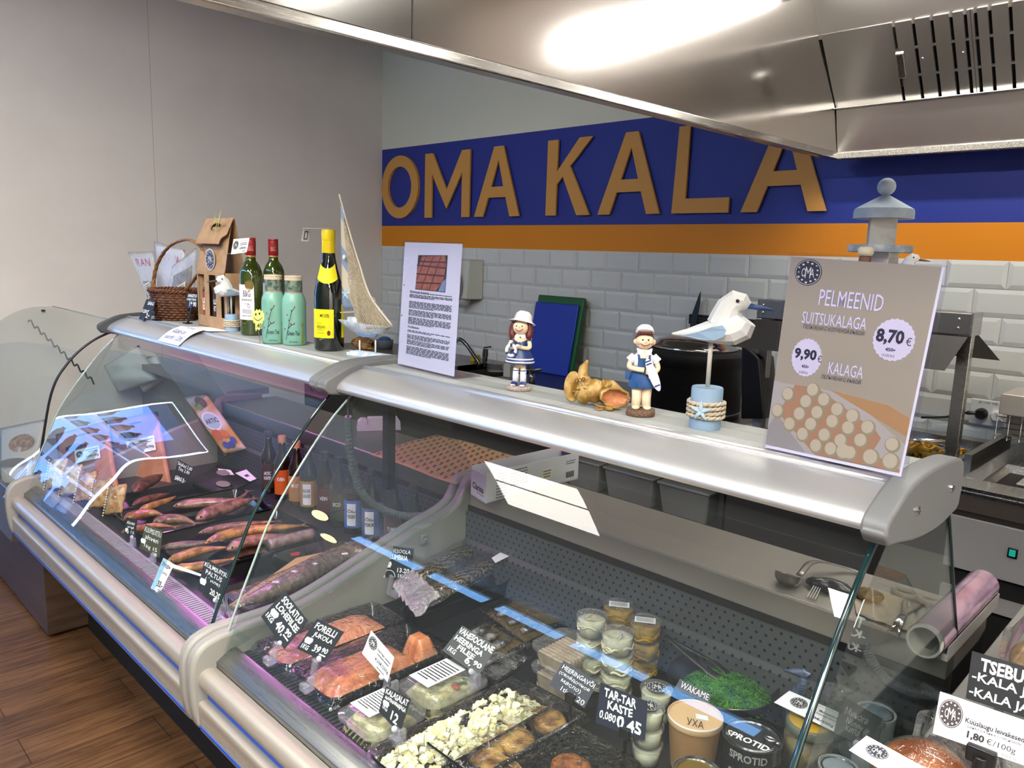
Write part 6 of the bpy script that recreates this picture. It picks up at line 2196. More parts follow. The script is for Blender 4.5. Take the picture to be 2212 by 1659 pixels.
def deck_tag(px, base_px, label, lines, bz=DECK + .05, n=(.3, -.8, .5), m=None, chalk=None, chip=None, name='price_tag', cat='price tag', holder='clear', arch=None, extra=None, jit=.06, group=None):
    p0 = onZ(*base_px, bz)
    q = quad_px(px, p0, n)
    t = thing(name, label, cat, p0, group)
    plate(q, 'board', m or M_slate, t, .0014)
    if lines:
        write(q, lines, chalk or M_chalk, t, jit=jit)
    if chip:
        patch(q, [(chip[0], chip[1]), (chip[0] + .2, chip[1] - .02), (chip[0] + .24, chip[1] + .06), (chip[0] + .2, chip[1] + .17), (chip[0] + .02, chip[1] + .18), (chip[0] - .03, chip[1] + .08)], 'paper_chip', mat('paper_chip', 'cfd4da', .6), t)
    if arch:
        mb = MB(); mb.tube([q.at(arch[0] + arch[2] * math.cos(a), arch[1] - arch[2] * 1.0 * math.sin(a), .001) for a in [PI * i / 14 for i in range(15)]], .0007, 5); mb.build('chalk_arc', chalk or M_chalk, t)
    lowest = max(q.c, key=lambda c: -c.z)
    if holder == 'clear':
        clip(t, (p0.x, p0.y + .004, bz - .02), lowest.lerp(q.at(.5, .9), .3) - q.n * .003)
    elif holder == 'black':
        b = q.at(.6, 1.0)
        mb = MB(); mb.box(b - q.n * .002, (.022, .01, .02)); mb.tube([b, (b.x, b.y + .01, DECK + .003)], .0045, 6); mb.box((b.x, b.y + .012, DECK + .003), (.04, .03, .006)); mb.build('clip', M_black, t, bev=.001)
    return t, q


# two film-wrapped trays of salmon and trout
tA = tray('fish_tray', 'film-wrapped black tray of pale salmon fillet in the front left corner of the case', (2.965, 3.105, -2.484, -2.15), .03, cat='fish tray', group='film-wrapped black trays', filmh=lambda u, v: .012 * math.sin(PI * u) * math.sin(PI * v))
o = heap('salmon_fillet', M_salmon, (2.985, 3.09, -2.465, -2.19), DECK + .006, lambda u, v: .03 * (min(1, 6 * u) * min(1, 5 * (1 - u)) * min(1, 8 * v) * min(1, 5 * (1 - v))) ** .5)
tag(o, 'pale orange salmon fillet in the left film-wrapped tray', 'fish fillet')
tB = tray('fish_tray', 'film-wrapped black tray of orange trout fillet, right of the salmon tray', (3.112, 3.284, -2.48, -2.152), .03, cat='fish tray', group='film-wrapped black trays', filmh=lambda u, v: .015 * math.sin(PI * u) * math.sin(PI * v))
o = heap('trout_fillet', M_salmon2, (3.15, 3.268, -2.462, -2.24), DECK + .006, lambda u, v: .034 * (min(1, 6 * u) * min(1, 5 * (1 - u)) * min(1, 8 * v) * min(1, 5 * (1 - v))) ** .5)
tag(o, 'long orange trout fillet in the right film-wrapped tray', 'fish fillet')
o = heap('trout_fillet', M_salmon2, (3.19, 3.262, -2.235, -2.18), DECK + .006, lambda u, v: .05 * (min(1, 4 * u) * min(1, 4 * (1 - u)) * min(1, 6 * v) * min(1, 3 * (1 - v))) ** .5, 12, 12)
tag(o, 'short upright trout piece at the back of the right film-wrapped tray', 'fish fillet')

deck_tag([(615.6, 1277), (664.8, 1340.6), (614, 1402.8), (564, 1332)], (575, 1418), 'black diamond-turned tag reading SOOLATUD LOHEFILEE 40.90',
         [('SOOLATUD', .1, .06, .92, .26, .03), ('LOHEFILEE', .1, .31, .97, .49, .03), ('1KG', .06, .74, .32, .88, .03), ('40.', .42, .6, .72, .86, .03), ('90', .72, .56, .92, .72, .03), ('–', .74, .76, .94, .8, .02)], n=(.35, -.75, .55), chip=(.1, .55))
deck_tag([(685, 1336), (742.9, 1365), (701, 1430), (640.7, 1401)], (655, 1476), 'black tag reading FORELLI JUKOLA 39.90 before the trout tray',
         [('FORELLI', .1, .08, .85, .28, .02), ('JUKOLA', .2, .34, .88, .52, .02), ('1KG', .08, .78, .32, .92, .02), ('39', .45, .66, .68, .88, .02), ('90', .72, .64, .92, .8, .02), ('–', .72, .84, .93, .88, .02)], n=(.35, -.78, .5), chip=(.08, .57))
t, q = deck_tag([(802, 1362), (851.4, 1420), (837, 1473.7), (782, 1411.5)], (836, 1484), 'white card with round badge reading 4,50€ between the trout tray and the salad boxes', None, m=M_paper, n=(.5, -.7, .4))
oma_logo(q, .2, .32, .17, .24, t)
write(q, [('4,50€/250g', .42, .62, .95, .8, .02), ('Heeringas kasukas', .4, .28, .95, .4, .02)], M_ink, t)
small_print(q, [(.45, .48, .9, .05), (.55, .9, .85, .04)], M_ink, t)


# clear salad boxes
def salad_box(x0, x1, y0, y1, label, fill):
    z = DECK
    t = thing('salad_box', label, 'salad box', ((x0 + x1) / 2, (y0 + y1) / 2, z), 'clear salad boxes')
    R_ = .026
    mb = MB()
    loops(mb, [ring_at(x0, x1, y0, y1, R_, z, .014), ring_at(x0, x1, y0, y1, R_, z + .034, .006), ring_at(x0, x1, y0, y1, R_, z + .036, 0)], True, False)
    mb.build('tub', M_box, t, smooth=True, auto=60)
    mb = MB()
    loops(mb, [ring_at(x0, x1, y0, y1, R_, z + .036, -.002), ring_at(x0, x1, y0, y1, R_, z + .042, -.001), ring_at(x0, x1, y0, y1, R_, z + .043, .01), ring_at(x0, x1, y0, y1, R_, z + .054, .014), ring_at(x0, x1, y0, y1, R_, z + .056, .018)])
    mb.build('lid', M_box, t, smooth=True, auto=45)
    o = heap('salad', fill, (x0 + .012, x1 - .012, y0 + .012, y1 - .012), z + .003, lambda u, v: (.036 + .004 * math.sin(17 * u + 3) * math.sin(15 * v)) * (min(1, 7 * u) * min(1, 7 * (1 - u)) * min(1, 7 * v) * min(1, 7 * (1 - v))) ** .3, 24, 20, t)
    o['kind'] = 'stuff'
    mb = MB()
    for i in range(4):
        c = Vector((x0 + (x1 - x0) * (.62 + .05 * (i % 2)), y0 + (y1 - y0) * (.6 + .07 * i), z + .043))
        mb.add([c, c + Vector((.014, .006, .002)), c + Vector((.024, .0, .003)), c + Vector((.013, -.008, .001))], [(0, 1, 2, 3)])
    mb.build('parsley', mat('parsley', '2e4a17', .6), t)
    mb = MB(); c = Vector((x0 + (x1 - x0) * .74, y0 + (y1 - y0) * .55, z + .042)); mb.ball(c, (.012, .008, .004), 10, 6); mb.build('pepper_slice', mat('pepper_red', 'a03f28', .4), t, smooth=True)
    q = Quad((x0 + .016, y1 - .03, z + .0565), (x1 - .05, y1 - .03, z + .0565), (x1 - .05, y0 + .028, z + .0565), (x0 + .016, y0 + .028, z + .0565))
    q = Quad(q.c[0], q.c[1], q.c[2], q.c[3])
    if q.n.z < 0:
        q.n = -q.n
    plate(q, 'label', M_paper, t, .0004)
    small_print(q, [(.08, .14 + .085 * i, .92 - .3 * (i == 8), .035) for i in range(9)], M_ink, t)
    return t


M_salad = mat('mayonnaise_salad', 'cfc39a', .5, c2='a89a6a', sc=55, bump=.5, bsc=60)
sb = [onZ(x, y, DECK + .036) for x, y in ((853, 1472), (929.5, 1517), (1006, 1465), (926.6, 1424.5))]
salad_box(3.327, 3.455, -2.36, -2.2, 'clear salad box behind the white card, parsley under its lid', M_salad)
salad_box(3.33, 3.46, -2.565 + .06, -2.37, 'clear salad box nearest the front glass with a white label on its lid', M_salad)

# egg salad tray, fish cakes tray, third tray
M_egg = mat('egg_salad', 'd8cf98', .6, c2='efe9cf', sc=70, bump=.8, bsc=70)
M_cake = mat('fishcake_crust', 'b48a4a', .6, c2='5c3516', sc=26, bump=.4, lo=.45, hi=.62)
tC = tray('salad_tray', 'black film-wrapped tray of chopped egg salad beside the fish cakes', (3.472, 3.6, -2.53, -2.15), .04, cat='tray', group='film-wrapped black trays')
r_ = random.Random(11)
mb = MB()
for i in range(420):
    u, v = r_.random(), r_.random()
    zz = DECK + .012 + .034 * (min(1, 4 * u) * min(1, 4 * (1 - u)) * min(1, 6 * v) * min(1, 6 * (1 - v))) ** .5 * r_.uniform(.5, 1.1)
    mb.box((3.485 + .1 * u, -2.51 + .34 * v, zz), [r_.uniform(.008, .016) for _ in range(3)], M=Matrix.Rotation(r_.uniform(0, 3), 4, (r_.random(), r_.random(), r_.random() + .1)))
o = mb.build('egg_salad', M_egg, None, bev=.0015)
tag(o, 'heap of chopped yellow-white egg salad in the tray beside the fish cakes', 'salad', kind='stuff')
FC = (3.52, 3.695, -2.385, -2.095)
fcx = [onZ(x, y, DECK + .045) for x, y in ((901, 1571), (1137, 1458), (1259, 1531), (1040, 1665))]
FC = (min(fcx[0].x, fcx[1].x) + .03, fcx[2].x + .015, (fcx[0].y + fcx[3].y) / 2 - .02, (fcx[1].y + fcx[2].y) / 2 - .01)
tD = tray('fishcake_tray', 'black film-wrapped tray with browned fish cakes in the middle of the case', FC, .045, cat='tray', group='film-wrapped black trays')
for i, (x, y, r, lab) in enumerate(((1187, 1545, .043, 'browned fish cake at the right rear of its tray'), (1115, 1585, .046, 'browned fish cake in the middle of its tray'), (1050, 1610, .044, 'browned fish cake at the left front of its tray'), (1090, 1655, .044, 'browned fish cake at the bottom edge of the photo, under film'))):
    p = onZ(x - 5, y, DECK + .03)
    t = None
    mb = MB(); mb.lathe([(0, .004), (r * .8, .004), (r, .014), (r * .98, .022), (r * .8, .03), (0, .032)], (p.x, p.y, DECK), 26, sx=1.0, sy=.8)
    o = mb.build('fish_cake', M_cake, None, smooth=True, disp=(.006, .012))
    tag(o, lab, 'fish cake', 'fish cakes in the tray')
g_ = [onZ(x, y, DECK + .04) for x, y in ((1130, 1690), (1239, 1557), (1440, 1640))]
TE = (g_[1].x - .01, g_[2].x - .03, g_[1].y - .26, g_[1].y)
tE = tray('cutlet_tray', 'black film-wrapped tray at the bottom edge below the TAR-TAR tag', TE, .036, cat='tray', group='film-wrapped black trays')
p = onZ(1235, 1650, DECK + .03)
mb = MB(); mb.ball((p.x, p.y, DECK + .02), (.04, .035, .018), 22, 14); o = mb.build('crumbed_cutlet', mat('crumbed_cutlet', 'a05a1c', .7, c2='6a3610', sc=60, bump=.8), None, smooth=True, disp=(.008, .01)); tag(o, 'orange-brown crumbed cutlet in the tray below the TAR-TAR tag', 'cutlet')
deck_tag([(834, 1482), (887.6, 1510), (863, 1585), (818, 1537)], (850, 1590), 'black tag reading KALASALAT between the front salad box and the egg salad',
         [('KALASALAT', .06, .06, .96, .25, .02), ('AHVENAMARJAGA', .08, .3, .96, .46, .02), ('1KG', .1, .62, .3, .78, .01), ('12', .5, .6, .8, .88, .02)], chip=(.08, .48))
t, q = deck_tag([(998.4, 1351), (1073.6, 1397.5), (1033, 1461), (955, 1405)], (1015, 1470), 'black tag reading VAHESOOLANE HEERINGA FILEE 6.90 before the vacuum packs',
         [('VAHESOOLANE', .02, .05, .98, .26, .03), ('HEERINGA', .05, .32, .82, .5, .03), ('FILEE', .24, .54, .7, .7, .03), ('1KG', .08, .74, .28, .9, .02), ('6.', .55, .68, .72, .92, .03), ('90', .74, .66, .95, .82, .03)], n=(.35, -.7, .6))
deck_tag([(1218, 1426.5), (1292, 1472.7), (1262, 1530), (1186, 1478.5)], (1240, 1545), 'dark blue chalk tag reading HEERINGAVÕI left of the TAR-TAR tag',
         [('HEERINGAVÕI', .06, .08, .98, .28, .012), ('(селёдочное', .06, .34, .92, .5, .0), ('масло)', .2, .54, .75, .72, .0), ('1tk', .3, .78, .5, .94, .0), ('0.20', .6, .78, .95, .96, .0)], n=(.3, -.75, .55), holder='black', m=mat('blue_chalkboard', '10182f', .45))
deck_tag([(1297.8, 1474), (1399, 1516), (1393, 1600), (1286, 1561)], (1345, 1612), 'black tag reading TAR-TAR KASTE 0.45 on a black clip before the cups',
         [('TAR-TAR', .1, .07, .78, .3, .03), ('KASTE', .2, .34, .72, .56, .03), ('0.080', .06, .64, .4, .84, .02), ('0.45', .42, .6, .92, .92, .03)], n=(.3, -.85, .35), holder='black', m=mat('blue_chalkboard', '10182f', .45))
deck_tag([(830, 1177), (894, 1185), (885, 1253), (821.7, 1244.8)], (850, 1275), 'black tag reading SKUMBRIA 13.20 at the left end of the mackerel bag',
         [('VÄHESOOLA', .08, .06, .92, .2, .0), ('SKUMBRIA', .15, .26, .85, .42, .0), ('13.20', .55, .66, .95, .8, .01), ('1KG', .6, .85, .9, .97, .01)], n=(.3, -.85, .35), chip=(.1, .52), arch=(.3, .97, .2))

# mackerel bag on a deep black tray
m0 = [onZ(x, y, DECK + .055) for x, y in ((850, 1300), (905, 1340), (1112, 1252), (1060, 1205))]
MBX = (m0[0].x + .03, m0[2].x - .01, m0[1].y, m0[3].y + .02)
tM = tray('mackerel_tray', 'deep black tray under the bag of two mackerels at the back left', MBX, .05, cat='tray', film=False)
zt = DECK + .066
M_mack = None


def mackerel_material():
    M = mat('mackerel_skin', '0f1112', .18, coat=.6)
    nt = M.node_tree
    b = nt.nodes['Principled BSDF']
    tc = nt.nodes.new('ShaderNodeTexCoord')
    w = nt.nodes.new('ShaderNodeTexWave')
    w.bands_direction = 'X'
    w.inputs['Scale'].default_value = 38
    w.inputs['Distortion'].default_value = 6.5
    w.inputs['Detail'].default_value = 2
    w.inputs['Detail Scale'].default_value = 2.2
    cr = nt.nodes.new('ShaderNodeValToRGB')
    cr.color_ramp.elements[0].position = .45
    cr.color_ramp.elements[0].color = (*srgb('08090a'), 1)
    cr.color_ramp.elements[1].position = .68
    cr.color_ramp.elements[1].color = (*srgb('6a5a3c'), 1)
    nt.links.new(tc.outputs['Object'], w.inputs[0])
    nt.links.new(w.outputs[0], cr.inputs[0])
    nt.links.new(cr.outputs[0], b.inputs['Base Color'])
    return M


M_mack = mackerel_material()


def fish(name, label, pts, rad, m, cat, group=None, flat=1.25, tail=True, tail_m=None, n=14):
    """a fish body along a line: blunt head, deep middle, narrow wrist and a forked tail"""
    P = smoothline(pts, 6)
    N = len(P)
    rs = []
    for i in range(N):
        u = i / (N - 1)
        f = min(1.0, (u / .16) ** .6 if u < .16 else 1) * (1 if u < .45 else max(.16, 1 - ((u - .45) / .55) ** 1.5 * .86))
        f = max(f, .12)
        rs.append((rad * f, rad * f * flat))
    t = thing(name, label, cat, P[0], group)
    mb = MB(); mb.tube(P, rs, n)
    mb.build('body', m, t, smooth=True)
    if tail:
        d = (P[-1] - P[-3]).normalized()
        s = Vector((-d.y, d.x, 0)).normalized()
        mb = MB()
        e = P[-1]
        for sg in (-1, 1):
            mb.add([e - d * .004 + s * rad * .12 * sg, e + d * rad * 1.1 + s * rad * 1.0 * sg, e + d * rad * .5, e - d * .004 - s * rad * .1 * sg], [(0, 1, 2, 3)])
        mb.build('tail_fin', tail_m or m, t, solid=.0015)
    d = (P[0] - P[2]).normalized()
    s = Vector((-d.y, d.x, 0)).normalized()
    i_ = max(1, N // 14)
    side = s if s.dot(CAM - P[0]) > 0 else -s
    mb = MB(); mb.ball(P[i_] + side * rs[i_][0] * .75 + Vector((0, 0, rs[i_][1] * .55)), rad * .14, 8, 6); mb.build('eye', M_eye, t, smooth=True)
    return t


def zpath(px, z):
    return [onZ(x, y, zz if isinstance(z, list) else z) for (x, y), zz in zip(px, z if isinstance(z, list) else [z] * len(px))]


kf = mpp(onZ(960, 1230, zt))
fish('mackerel', 'upper of two dark patterned mackerels in the clear bag', zpath([(880, 1262), (925, 1238), (985, 1205), (1045, 1180), (1080, 1170)], [zt + .012] * 5), 24 * kf, M_mack, 'mackerel', 'mackerels in the bag', flat=.9)
fish('mackerel', 'lower mackerel of the two in the clear bag, nearer the glass', zpath([(908, 1300), (955, 1275), (1010, 1243), (1065, 1215), (1105, 1203)], [zt + .006] * 5), 22 * kf, M_mack, 'mackerel', 'mackerels in the bag', flat=.9)
bq = Quad(*[onZ(x, y, zt + .02) for x, y in ((850, 1258), (1040, 1143), (1160, 1190), (905, 1325))])
if bq.n.z < 0:
    bq.n = -bq.n
t = thing('vacuum_bag', 'clear bag round the two mackerels with two green stickers', 'bag', bq.at(.5, .5))
mb = MB(); mb.sheet(lambda u, v: bq.at(u, v, .026 * (math.sin(PI * min(1, max(0, (u * 1.02)))) ** .4) * abs(math.sin(2 * PI * v)) ** .6 + .003 * math.sin(21 * u + 8 * v) + .002), 26, 20); mb.build('film', M_film, t, smooth=True)
mb = MB(); mb.sheet(lambda u, v: bq.at(u * .16 - .01, v, .02 + .006 * math.sin(40 * v + 9 * u) - .03 * (1 - u)), 6, 14); mb.build('folded_end', clear('milky_film_end', 'ffffff', .06, 1.6, haze=.35, hz='d8d2d6', bump=.6, bsc=60), t, smooth=True)
for x, y in ((1117, 1192), (1095, 1175)):
    p = onP(x, y, bq.at(.9, .5, .012), bq.n)
    mb = MB(); mb.box(p, (.02, .014, .001), M=Matrix.Rotation(.5, 4, 'Z')); mb.build('sticker', mat('green_sticker', '2fbf2c', .5), t)
lq = Quad(*[onP(x, y, bq.at(.8, .5, .028), bq.n) for x, y in ((1062, 1205), (1095, 1185), (1102, 1200), (1070, 1216))])
plate(lq, 'label', M_paper, t, .0005)
# flat vacuum packs of herring
M_goldb = mat('gold_board', '73602f', .35, .5)
M_herr = mat('herring_strip', '2a2c30', .2, c2='8d8a86', sc=30, coat=.5)


def vac_pack(px, z, label, strips, gold=True):
    q = Quad(*[onZ(x, y, z) for x, y in px])
    if q.n.z < 0:
        q.n = -q.n
    t = thing('vacuum_pack', label, 'vacuum pack', q.at(.5, .5), 'vacuum packs of herring')
    ins = Quad(q.at(.1, .12), q.at(.9, .12), q.at(.9, .88), q.at(.1, .88)); ins.n = q.n
    plate(ins, 'board', M_goldb if gold else M_silver, t, .002)
    for i in range(strips):
        v = .2 + .6 * i / max(1, strips - 1)
        mb = MB(); mb.tube([ins.at(.12 + .03 * i, v, .006), ins.at(.5, v + .02, .01), ins.at(.9, v, .004)], [(.008, .005), (.014, .007), (.004, .003)], 8); mb.build('herring_fillet', M_herr, t, smooth=True)
    mb = MB(); mb.sheet(lambda u, v: q.at(u, v, .014 * (math.sin(PI * u) * math.sin(PI * v)) ** .5 + .0025 * math.sin(27 * u + 11 * v) + .001), 20, 16); mb.build('film', M_film, t, smooth=True)
    return t


vac_pack([(1114, 1279), (1250, 1338), (1180, 1358), (1075, 1310)], DECK + .012, 'vacuum pack with a plain gold board at the back by the perforated sheet', 0)
vac_pack([(1035, 1318), (1080, 1300), (1215, 1366), (1140, 1400)], DECK + .02, 'vacuum pack of dark herring strips on a gold board, the middle one', 3)
vac_pack([(972, 1372), (1045, 1335), (1150, 1392), (1060, 1440)], DECK + .026, 'vacuum pack of silver herring behind the VAHESOOLANE tag', 3)
vac_pack([(1010, 1440), (1100, 1395), (1150, 1420), (1070, 1480)], DECK + .014, 'plain silver vacuum pack lying in front of the others, behind the fish cakes', 1, False)
p = onZ(1103, 1252, DECK + .03)
t = thing('steel_spoon', 'round steel spoon end showing beside the mackerel tray', 'spoon', p)
mb = MB(); mb.ball(p, (.018, .004, .022), 14, 8); mb.tube([p, p + Vector((.02, .02, -.02))], .003, 6); mb.build('bowl', M_chrome, t, smooth=True)
# two stacked clear boxes of pale pasta
for i in range(2):
    z0 = DECK + .05 * i
    c4 = [onZ(x, y, DECK + .1) for x, y in ((1139, 1389), (1227, 1424), (1290, 1383), (1212, 1345))]
    x0, x1, y0, y1 = c4[0].x, c4[1].x + .015, c4[0].y + .0, c4[2].y
    t = thing('pasta_box', ['lower of two stacked clear boxes with pale crab sticks', 'upper clear box of pale crab sticks with a flat lid, on the lower one'][i], 'clear box', ((x0 + x1) / 2, (y0 + y1) / 2, z0), 'stacked clear boxes')
    mb = MB(); loops(mb, [ring_at(x0, x1, y0, y1, .03, z0, .012), ring_at(x0, x1, y0, y1, .03, z0 + .042, .004), ring_at(x0, x1, y0, y1, .03, z0 + .043, -.002), ring_at(x0, x1, y0, y1, .03, z0 + .049, -.002), ring_at(x0, x1, y0, y1, .03, z0 + .049, .006)]); mb.build('box', M_box, t, smooth=True, auto=45)
    mb = MB()
    for k_ in range(9):
        y = y0 + .018 + (y1 - y0 - .036) * k_ / 8
        mb.box(((x0 + x1) / 2, y, z0 + .02), (x1 - x0 - .036, .0075, .032))
    mb.build('crab_sticks', mat('pale_crab', 'b59a84', .6, c2='c9b29c', sc=40), t, bev=.002)

# cups of sauce and noodles
M_cupw = mat('cream_sauce', 'cfcab2', .5, c2='bdb79c', sc=50)
M_cupy = mat('yellow_noodles', 'b9922e', .5, c2='8d6a18', sc=45)


def cup(c, r, h, fill, label, group, deco, sticker=None, text=None):
    t = thing('sauce_cup', label, 'cup', c, group)
    mb = MB(); mb.lathe([(0, 0), (r * .84, 0), (r * .88, h * .1), (r * .94, h * .82), (r, h * .84), (r * 1.02, h * .9), (r, h * .99), (r * .9, h), (r * .88, h * .96), (0, h * .96)], c, 28); mb.build('cup', M_box, t, smooth=True, auto=50)
    mb = MB(); mb.lathe([(0, h * .02), (r * .81, h * .02), (r * .88, h * .74), (r * .6, h * .78), (0, h * .8)], c, 24); mb.build('filling', fill, t, smooth=True)
    rr_ = random.Random(int(c[0] * 9999) % 97)
    mb = MB()
    for k_ in range(deco):
        a = rr_.uniform(0, 6.28)
        z0 = c[2] + h * rr_.uniform(.1, .7)
        pts = [(c[0] + r * .87 * math.cos(a + .22 * j), c[1] + r * .87 * math.sin(a + .22 * j), z0 + .004 * math.sin(j * 1.3 + k_)) for j in range(8)]
        mb.tube(pts, .0028, 5)
    for k_ in range(deco // 2):
        a = rr_.uniform(0, 6.28); d = rr_.uniform(.1, .6) * r
        p = Vector((c[0] + d * math.cos(a), c[1] + d * math.sin(a), c[2] + h * .79)); b = rr_.uniform(0, 6.28)
        mb.tube([p + Vector((math.cos(b) * .012 * s, math.sin(b) * .012 * s, .003 * (1 - s * s))) for s in (-1, -.4, .2, .8)], .0026, 5)
    if deco:
        mb.build('strands', fill, t, smooth=True)
    if sticker:
        a = toward(c) + PI / 2
        ux, uy = Vector((math.cos(a), math.sin(a), 0)), Vector((-math.sin(a), math.cos(a), 0))
        cc = Vector((c[0], c[1], c[2] + h * 1.005))
        w, d = r * .62, r * .36
        q = Quad(cc - ux * w + uy * d, cc + ux * w + uy * d, cc + ux * w - uy * d, cc - ux * w - uy * d)
        if q.n.z < 0:
            q.n = -q.n
        if sticker == 'label':
            plate(q, 'label', M_paper, t, .0004); small_print(q, [(.08, .2 + .15 * i, .92, .06) for i in range(5)], M_ink, t)
        else:
            q = Quad(cc - ux * w + uy * w, cc + ux * w + uy * w, cc + ux * w - uy * w, cc - ux * w - uy * w)
            if q.n.z < 0:
                q.n = -q.n
            oma_logo(q, .5, .5, .5, .5, t, .001)
    return t


def cup_stack(top_px, rad_px, n, h, fill, names, deco, sticker=None):
    zt_ = DECK + n * h
    c = onZ(*top_px, zt_)
    r = rad_px * mpp(c)
    for i in range(n):
        cup(Vector((c.x + .0015 * math.sin(i * 2), c.y + .001 * math.cos(i * 3), DECK + i * h)), r, h, fill, names + ', ' + ['bottom one', 'second up', 'third up', 'topmost'][i if i < n - 1 else 3], 'cups stacked in the case', deco, sticker if i == n - 1 else None)


cup_stack((1338, 1306), 35, 3, .042, M_cupy, 'cup of yellow squid strips in the rearmost stack', 8, 'label')
cup_stack((1280, 1328), 34, 4, .042, M_cupw, 'cup of white strips in the left stack by the pasta boxes', 7)
cup_stack((1394, 1340), 36, 3, .042, M_cupy, 'cup of yellow noodle strips in the right stack', 10, 'label')
cup_stack((1336, 1364), 37, 4, .042, M_cupw, 'cup of white strips in the front stack', 7)
cup_stack((1418, 1484), 36, 2, .04, mat('cream_dip', 'd2cdb4', .5), 'badge-topped dip cup behind the TAR-TAR tag', 0, 'logo')
cup_stack((1402, 1526), 35, 3, .036, mat('cream_dip2', 'd6d2ba', .5), 'cream dip cup beside the TAR-TAR tag', 0, 'logo')

# paper soup cup, tins, bowl of seaweed
c = onZ(1502, 1545, DECK + .1)
k = mpp(c)
t = thing('paper_soup_cup', 'brown paper soup cup with УХА written on its lid', 'paper cup', (c.x, c.y, DECK))
r = 59 * k
M_kcup = mat('brown_paper_cup', '8d6a44', .6)
mb = MB(); mb.lathe([(0, 0), (r * .78, 0), (r * .95, .092), (0, .092)], (c.x, c.y, DECK), 40); mb.build('cup', M_kcup, t, smooth=True, auto=40)
mb = MB(); mb.lathe([(r * .97, .088), (r, .09), (r, .099), (r * .985, .101), (r * .96, .1), (r * .95, .097), (0, .097)], (c.x, c.y, DECK), 44); mb.build('lid', mat('paper_lid', 'c2a078', .6), t, smooth=True, auto=40)
mb = MB(); mb.lathe([(r * .985, .0985), (r * 1.01, .1), (r * .985, .1018)], (c.x, c.y, DECK), 44, close=True); mb.build('white_rim', M_white, t, smooth=True)
ac = toward(c) + PI / 2
ux, uy = Vector((math.cos(ac), math.sin(ac), 0)), Vector((-math.sin(ac), math.cos(ac), 0))
cc = Vector((c.x, c.y, DECK + .0972))
lq = Quad(cc - ux * r + uy * r, cc + ux * r + uy * r, cc + ux * r - uy * r, cc - ux * r - uy * r); lq.n = UP
write(lq, [('УХА', .36, .58, .66, .8, 0, .06)], M_ink, t, lift=.001)
patch(lq, [(.5, .4), (.72, .42), (.74, .56), (.52, .56)], 'chip', mat('paper_chip', 'cfd4da', .6), t)


def tin(c, r, h, name, label, top, text=None, ring=True, group=None, body=None):
    t = thing(name, label, 'tin', c, group)
    mb = MB(); mb.lathe([(0, 0), (r * .97, 0), (r * .98, .003), (r * .96, h * .15), (r * .96, h * .85), (r, h - .004), (r, h), (r * .96, h), (r * .95, h - .004), (0, h - .004)], c, 44); mb.build('can', body or M_silver, t, smooth=True, auto=40)
    a = toward(c) + PI / 2 - .35
    ux, uy = Vector((math.cos(a), math.sin(a), 0)), Vector((-math.sin(a), math.cos(a), 0))
    cc = Vector((c[0], c[1], c[2] + h - .0035))
    q = Quad(cc - ux * r + uy * r, cc + ux * r + uy * r, cc + ux * r - uy * r, cc - ux * r - uy * r); q.n = UP
    patch(q, disc(.5, .5, .46, .46, 40), 'lid', top, t, .0004)
    mb = MB()
    for rr_ in (.4, .43):
        mb.tube([q.at(.5 + rr_ * math.cos(w), .5 + rr_ * math.sin(w), .0012) for w in [2 * PI * i / 40 for i in range(41)]], .0009, 5, caps=False)
    mb.build('lid_groove', M_chrome, t, smooth=True)
    if text:
        write(q, [(text, .12, .58, .86, .74, .03)], M_chalk, t, lift=.0012)
        cq = CylQuad(c, r * .965, toward(c) - .9, toward(c) + .75, c[2] + h * .8, c[2] + h * .2)
        write(cq, [(text, .1, .1, .9, .85, .03)], mat('grey_print', '9d9d98', .4), t, lift=.001)
    if ring:
        mb = MB()
        mb.tube([q.at(.78 + .1 * math.cos(w), .42 + .07 * math.sin(w), .005 + .002 * math.sin(w)) for w in [2 * PI * i / 20 for i in range(21)]], .0022, 6, caps=False); mb.box(q.at(.9, .42, .004), (.014, .008, .002), rz=a)
        mb.build('pull_ring', M_chrome, t, smooth=True)
    return t


M_tinb = mat('dark_tin_print', '22232a', .25, .3, coat=.4)
c = onZ(1625, 1587, DECK + .07)
r = 64 * mpp(c)
tin(Vector((c.x, c.y, DECK)), r, .034, 'sprat_tin', 'lower black sprat tin under the other tin', M_tinb, 'SPROTID', False, 'sprat tins', body=M_tinb)
ts = tin(Vector((c.x, c.y, DECK + .035)), r, .034, 'sprat_tin', 'upper sprat tin reading SPROTID with a silver pull ring', M_tinb, 'SPROTID', True, 'sprat tins', body=M_tinb)
c = onZ(1512, 1660, DECK + .05)
tin(Vector((c.x, c.y - .01, DECK)), 52 * mpp(c), .05, 'gold_tin', 'gold-lidded tin at the bottom edge below the paper soup cup', mat('gold_lid', 'a58f4a', .3, .8), None, False)
bc_ = onZ(1560, 1470, DECK + .075)
kb = mpp(bc_)
rb_ = 118 * kb
t = thing('seaweed_bowl', 'wide black bowl of green seaweed salad under the perforated sheet', 'bowl', (bc_.x, bc_.y, DECK))
mb = MB(); mb.lathe([(0, 0), (rb_ * .45, 0), (rb_ * .8, .03), (rb_, .078), (rb_ * .985, .08), (rb_ * .77, .033), (rb_ * .4, .006), (0, .006)], (bc_.x, bc_.y, DECK), 48); mb.build('bowl', M_trayb, t, smooth=True)
r_ = random.Random(21)
mb = MB()
sx_, sy_ = ux, uy
M_weed = mat('seaweed', '1f5a14', .3, c2='49862a', sc=40, coat=.3)
mb.ball((bc_.x + .012, bc_.y - .004, DECK + .045), (rb_ * .74, rb_ * .74, .032), 30, 12)
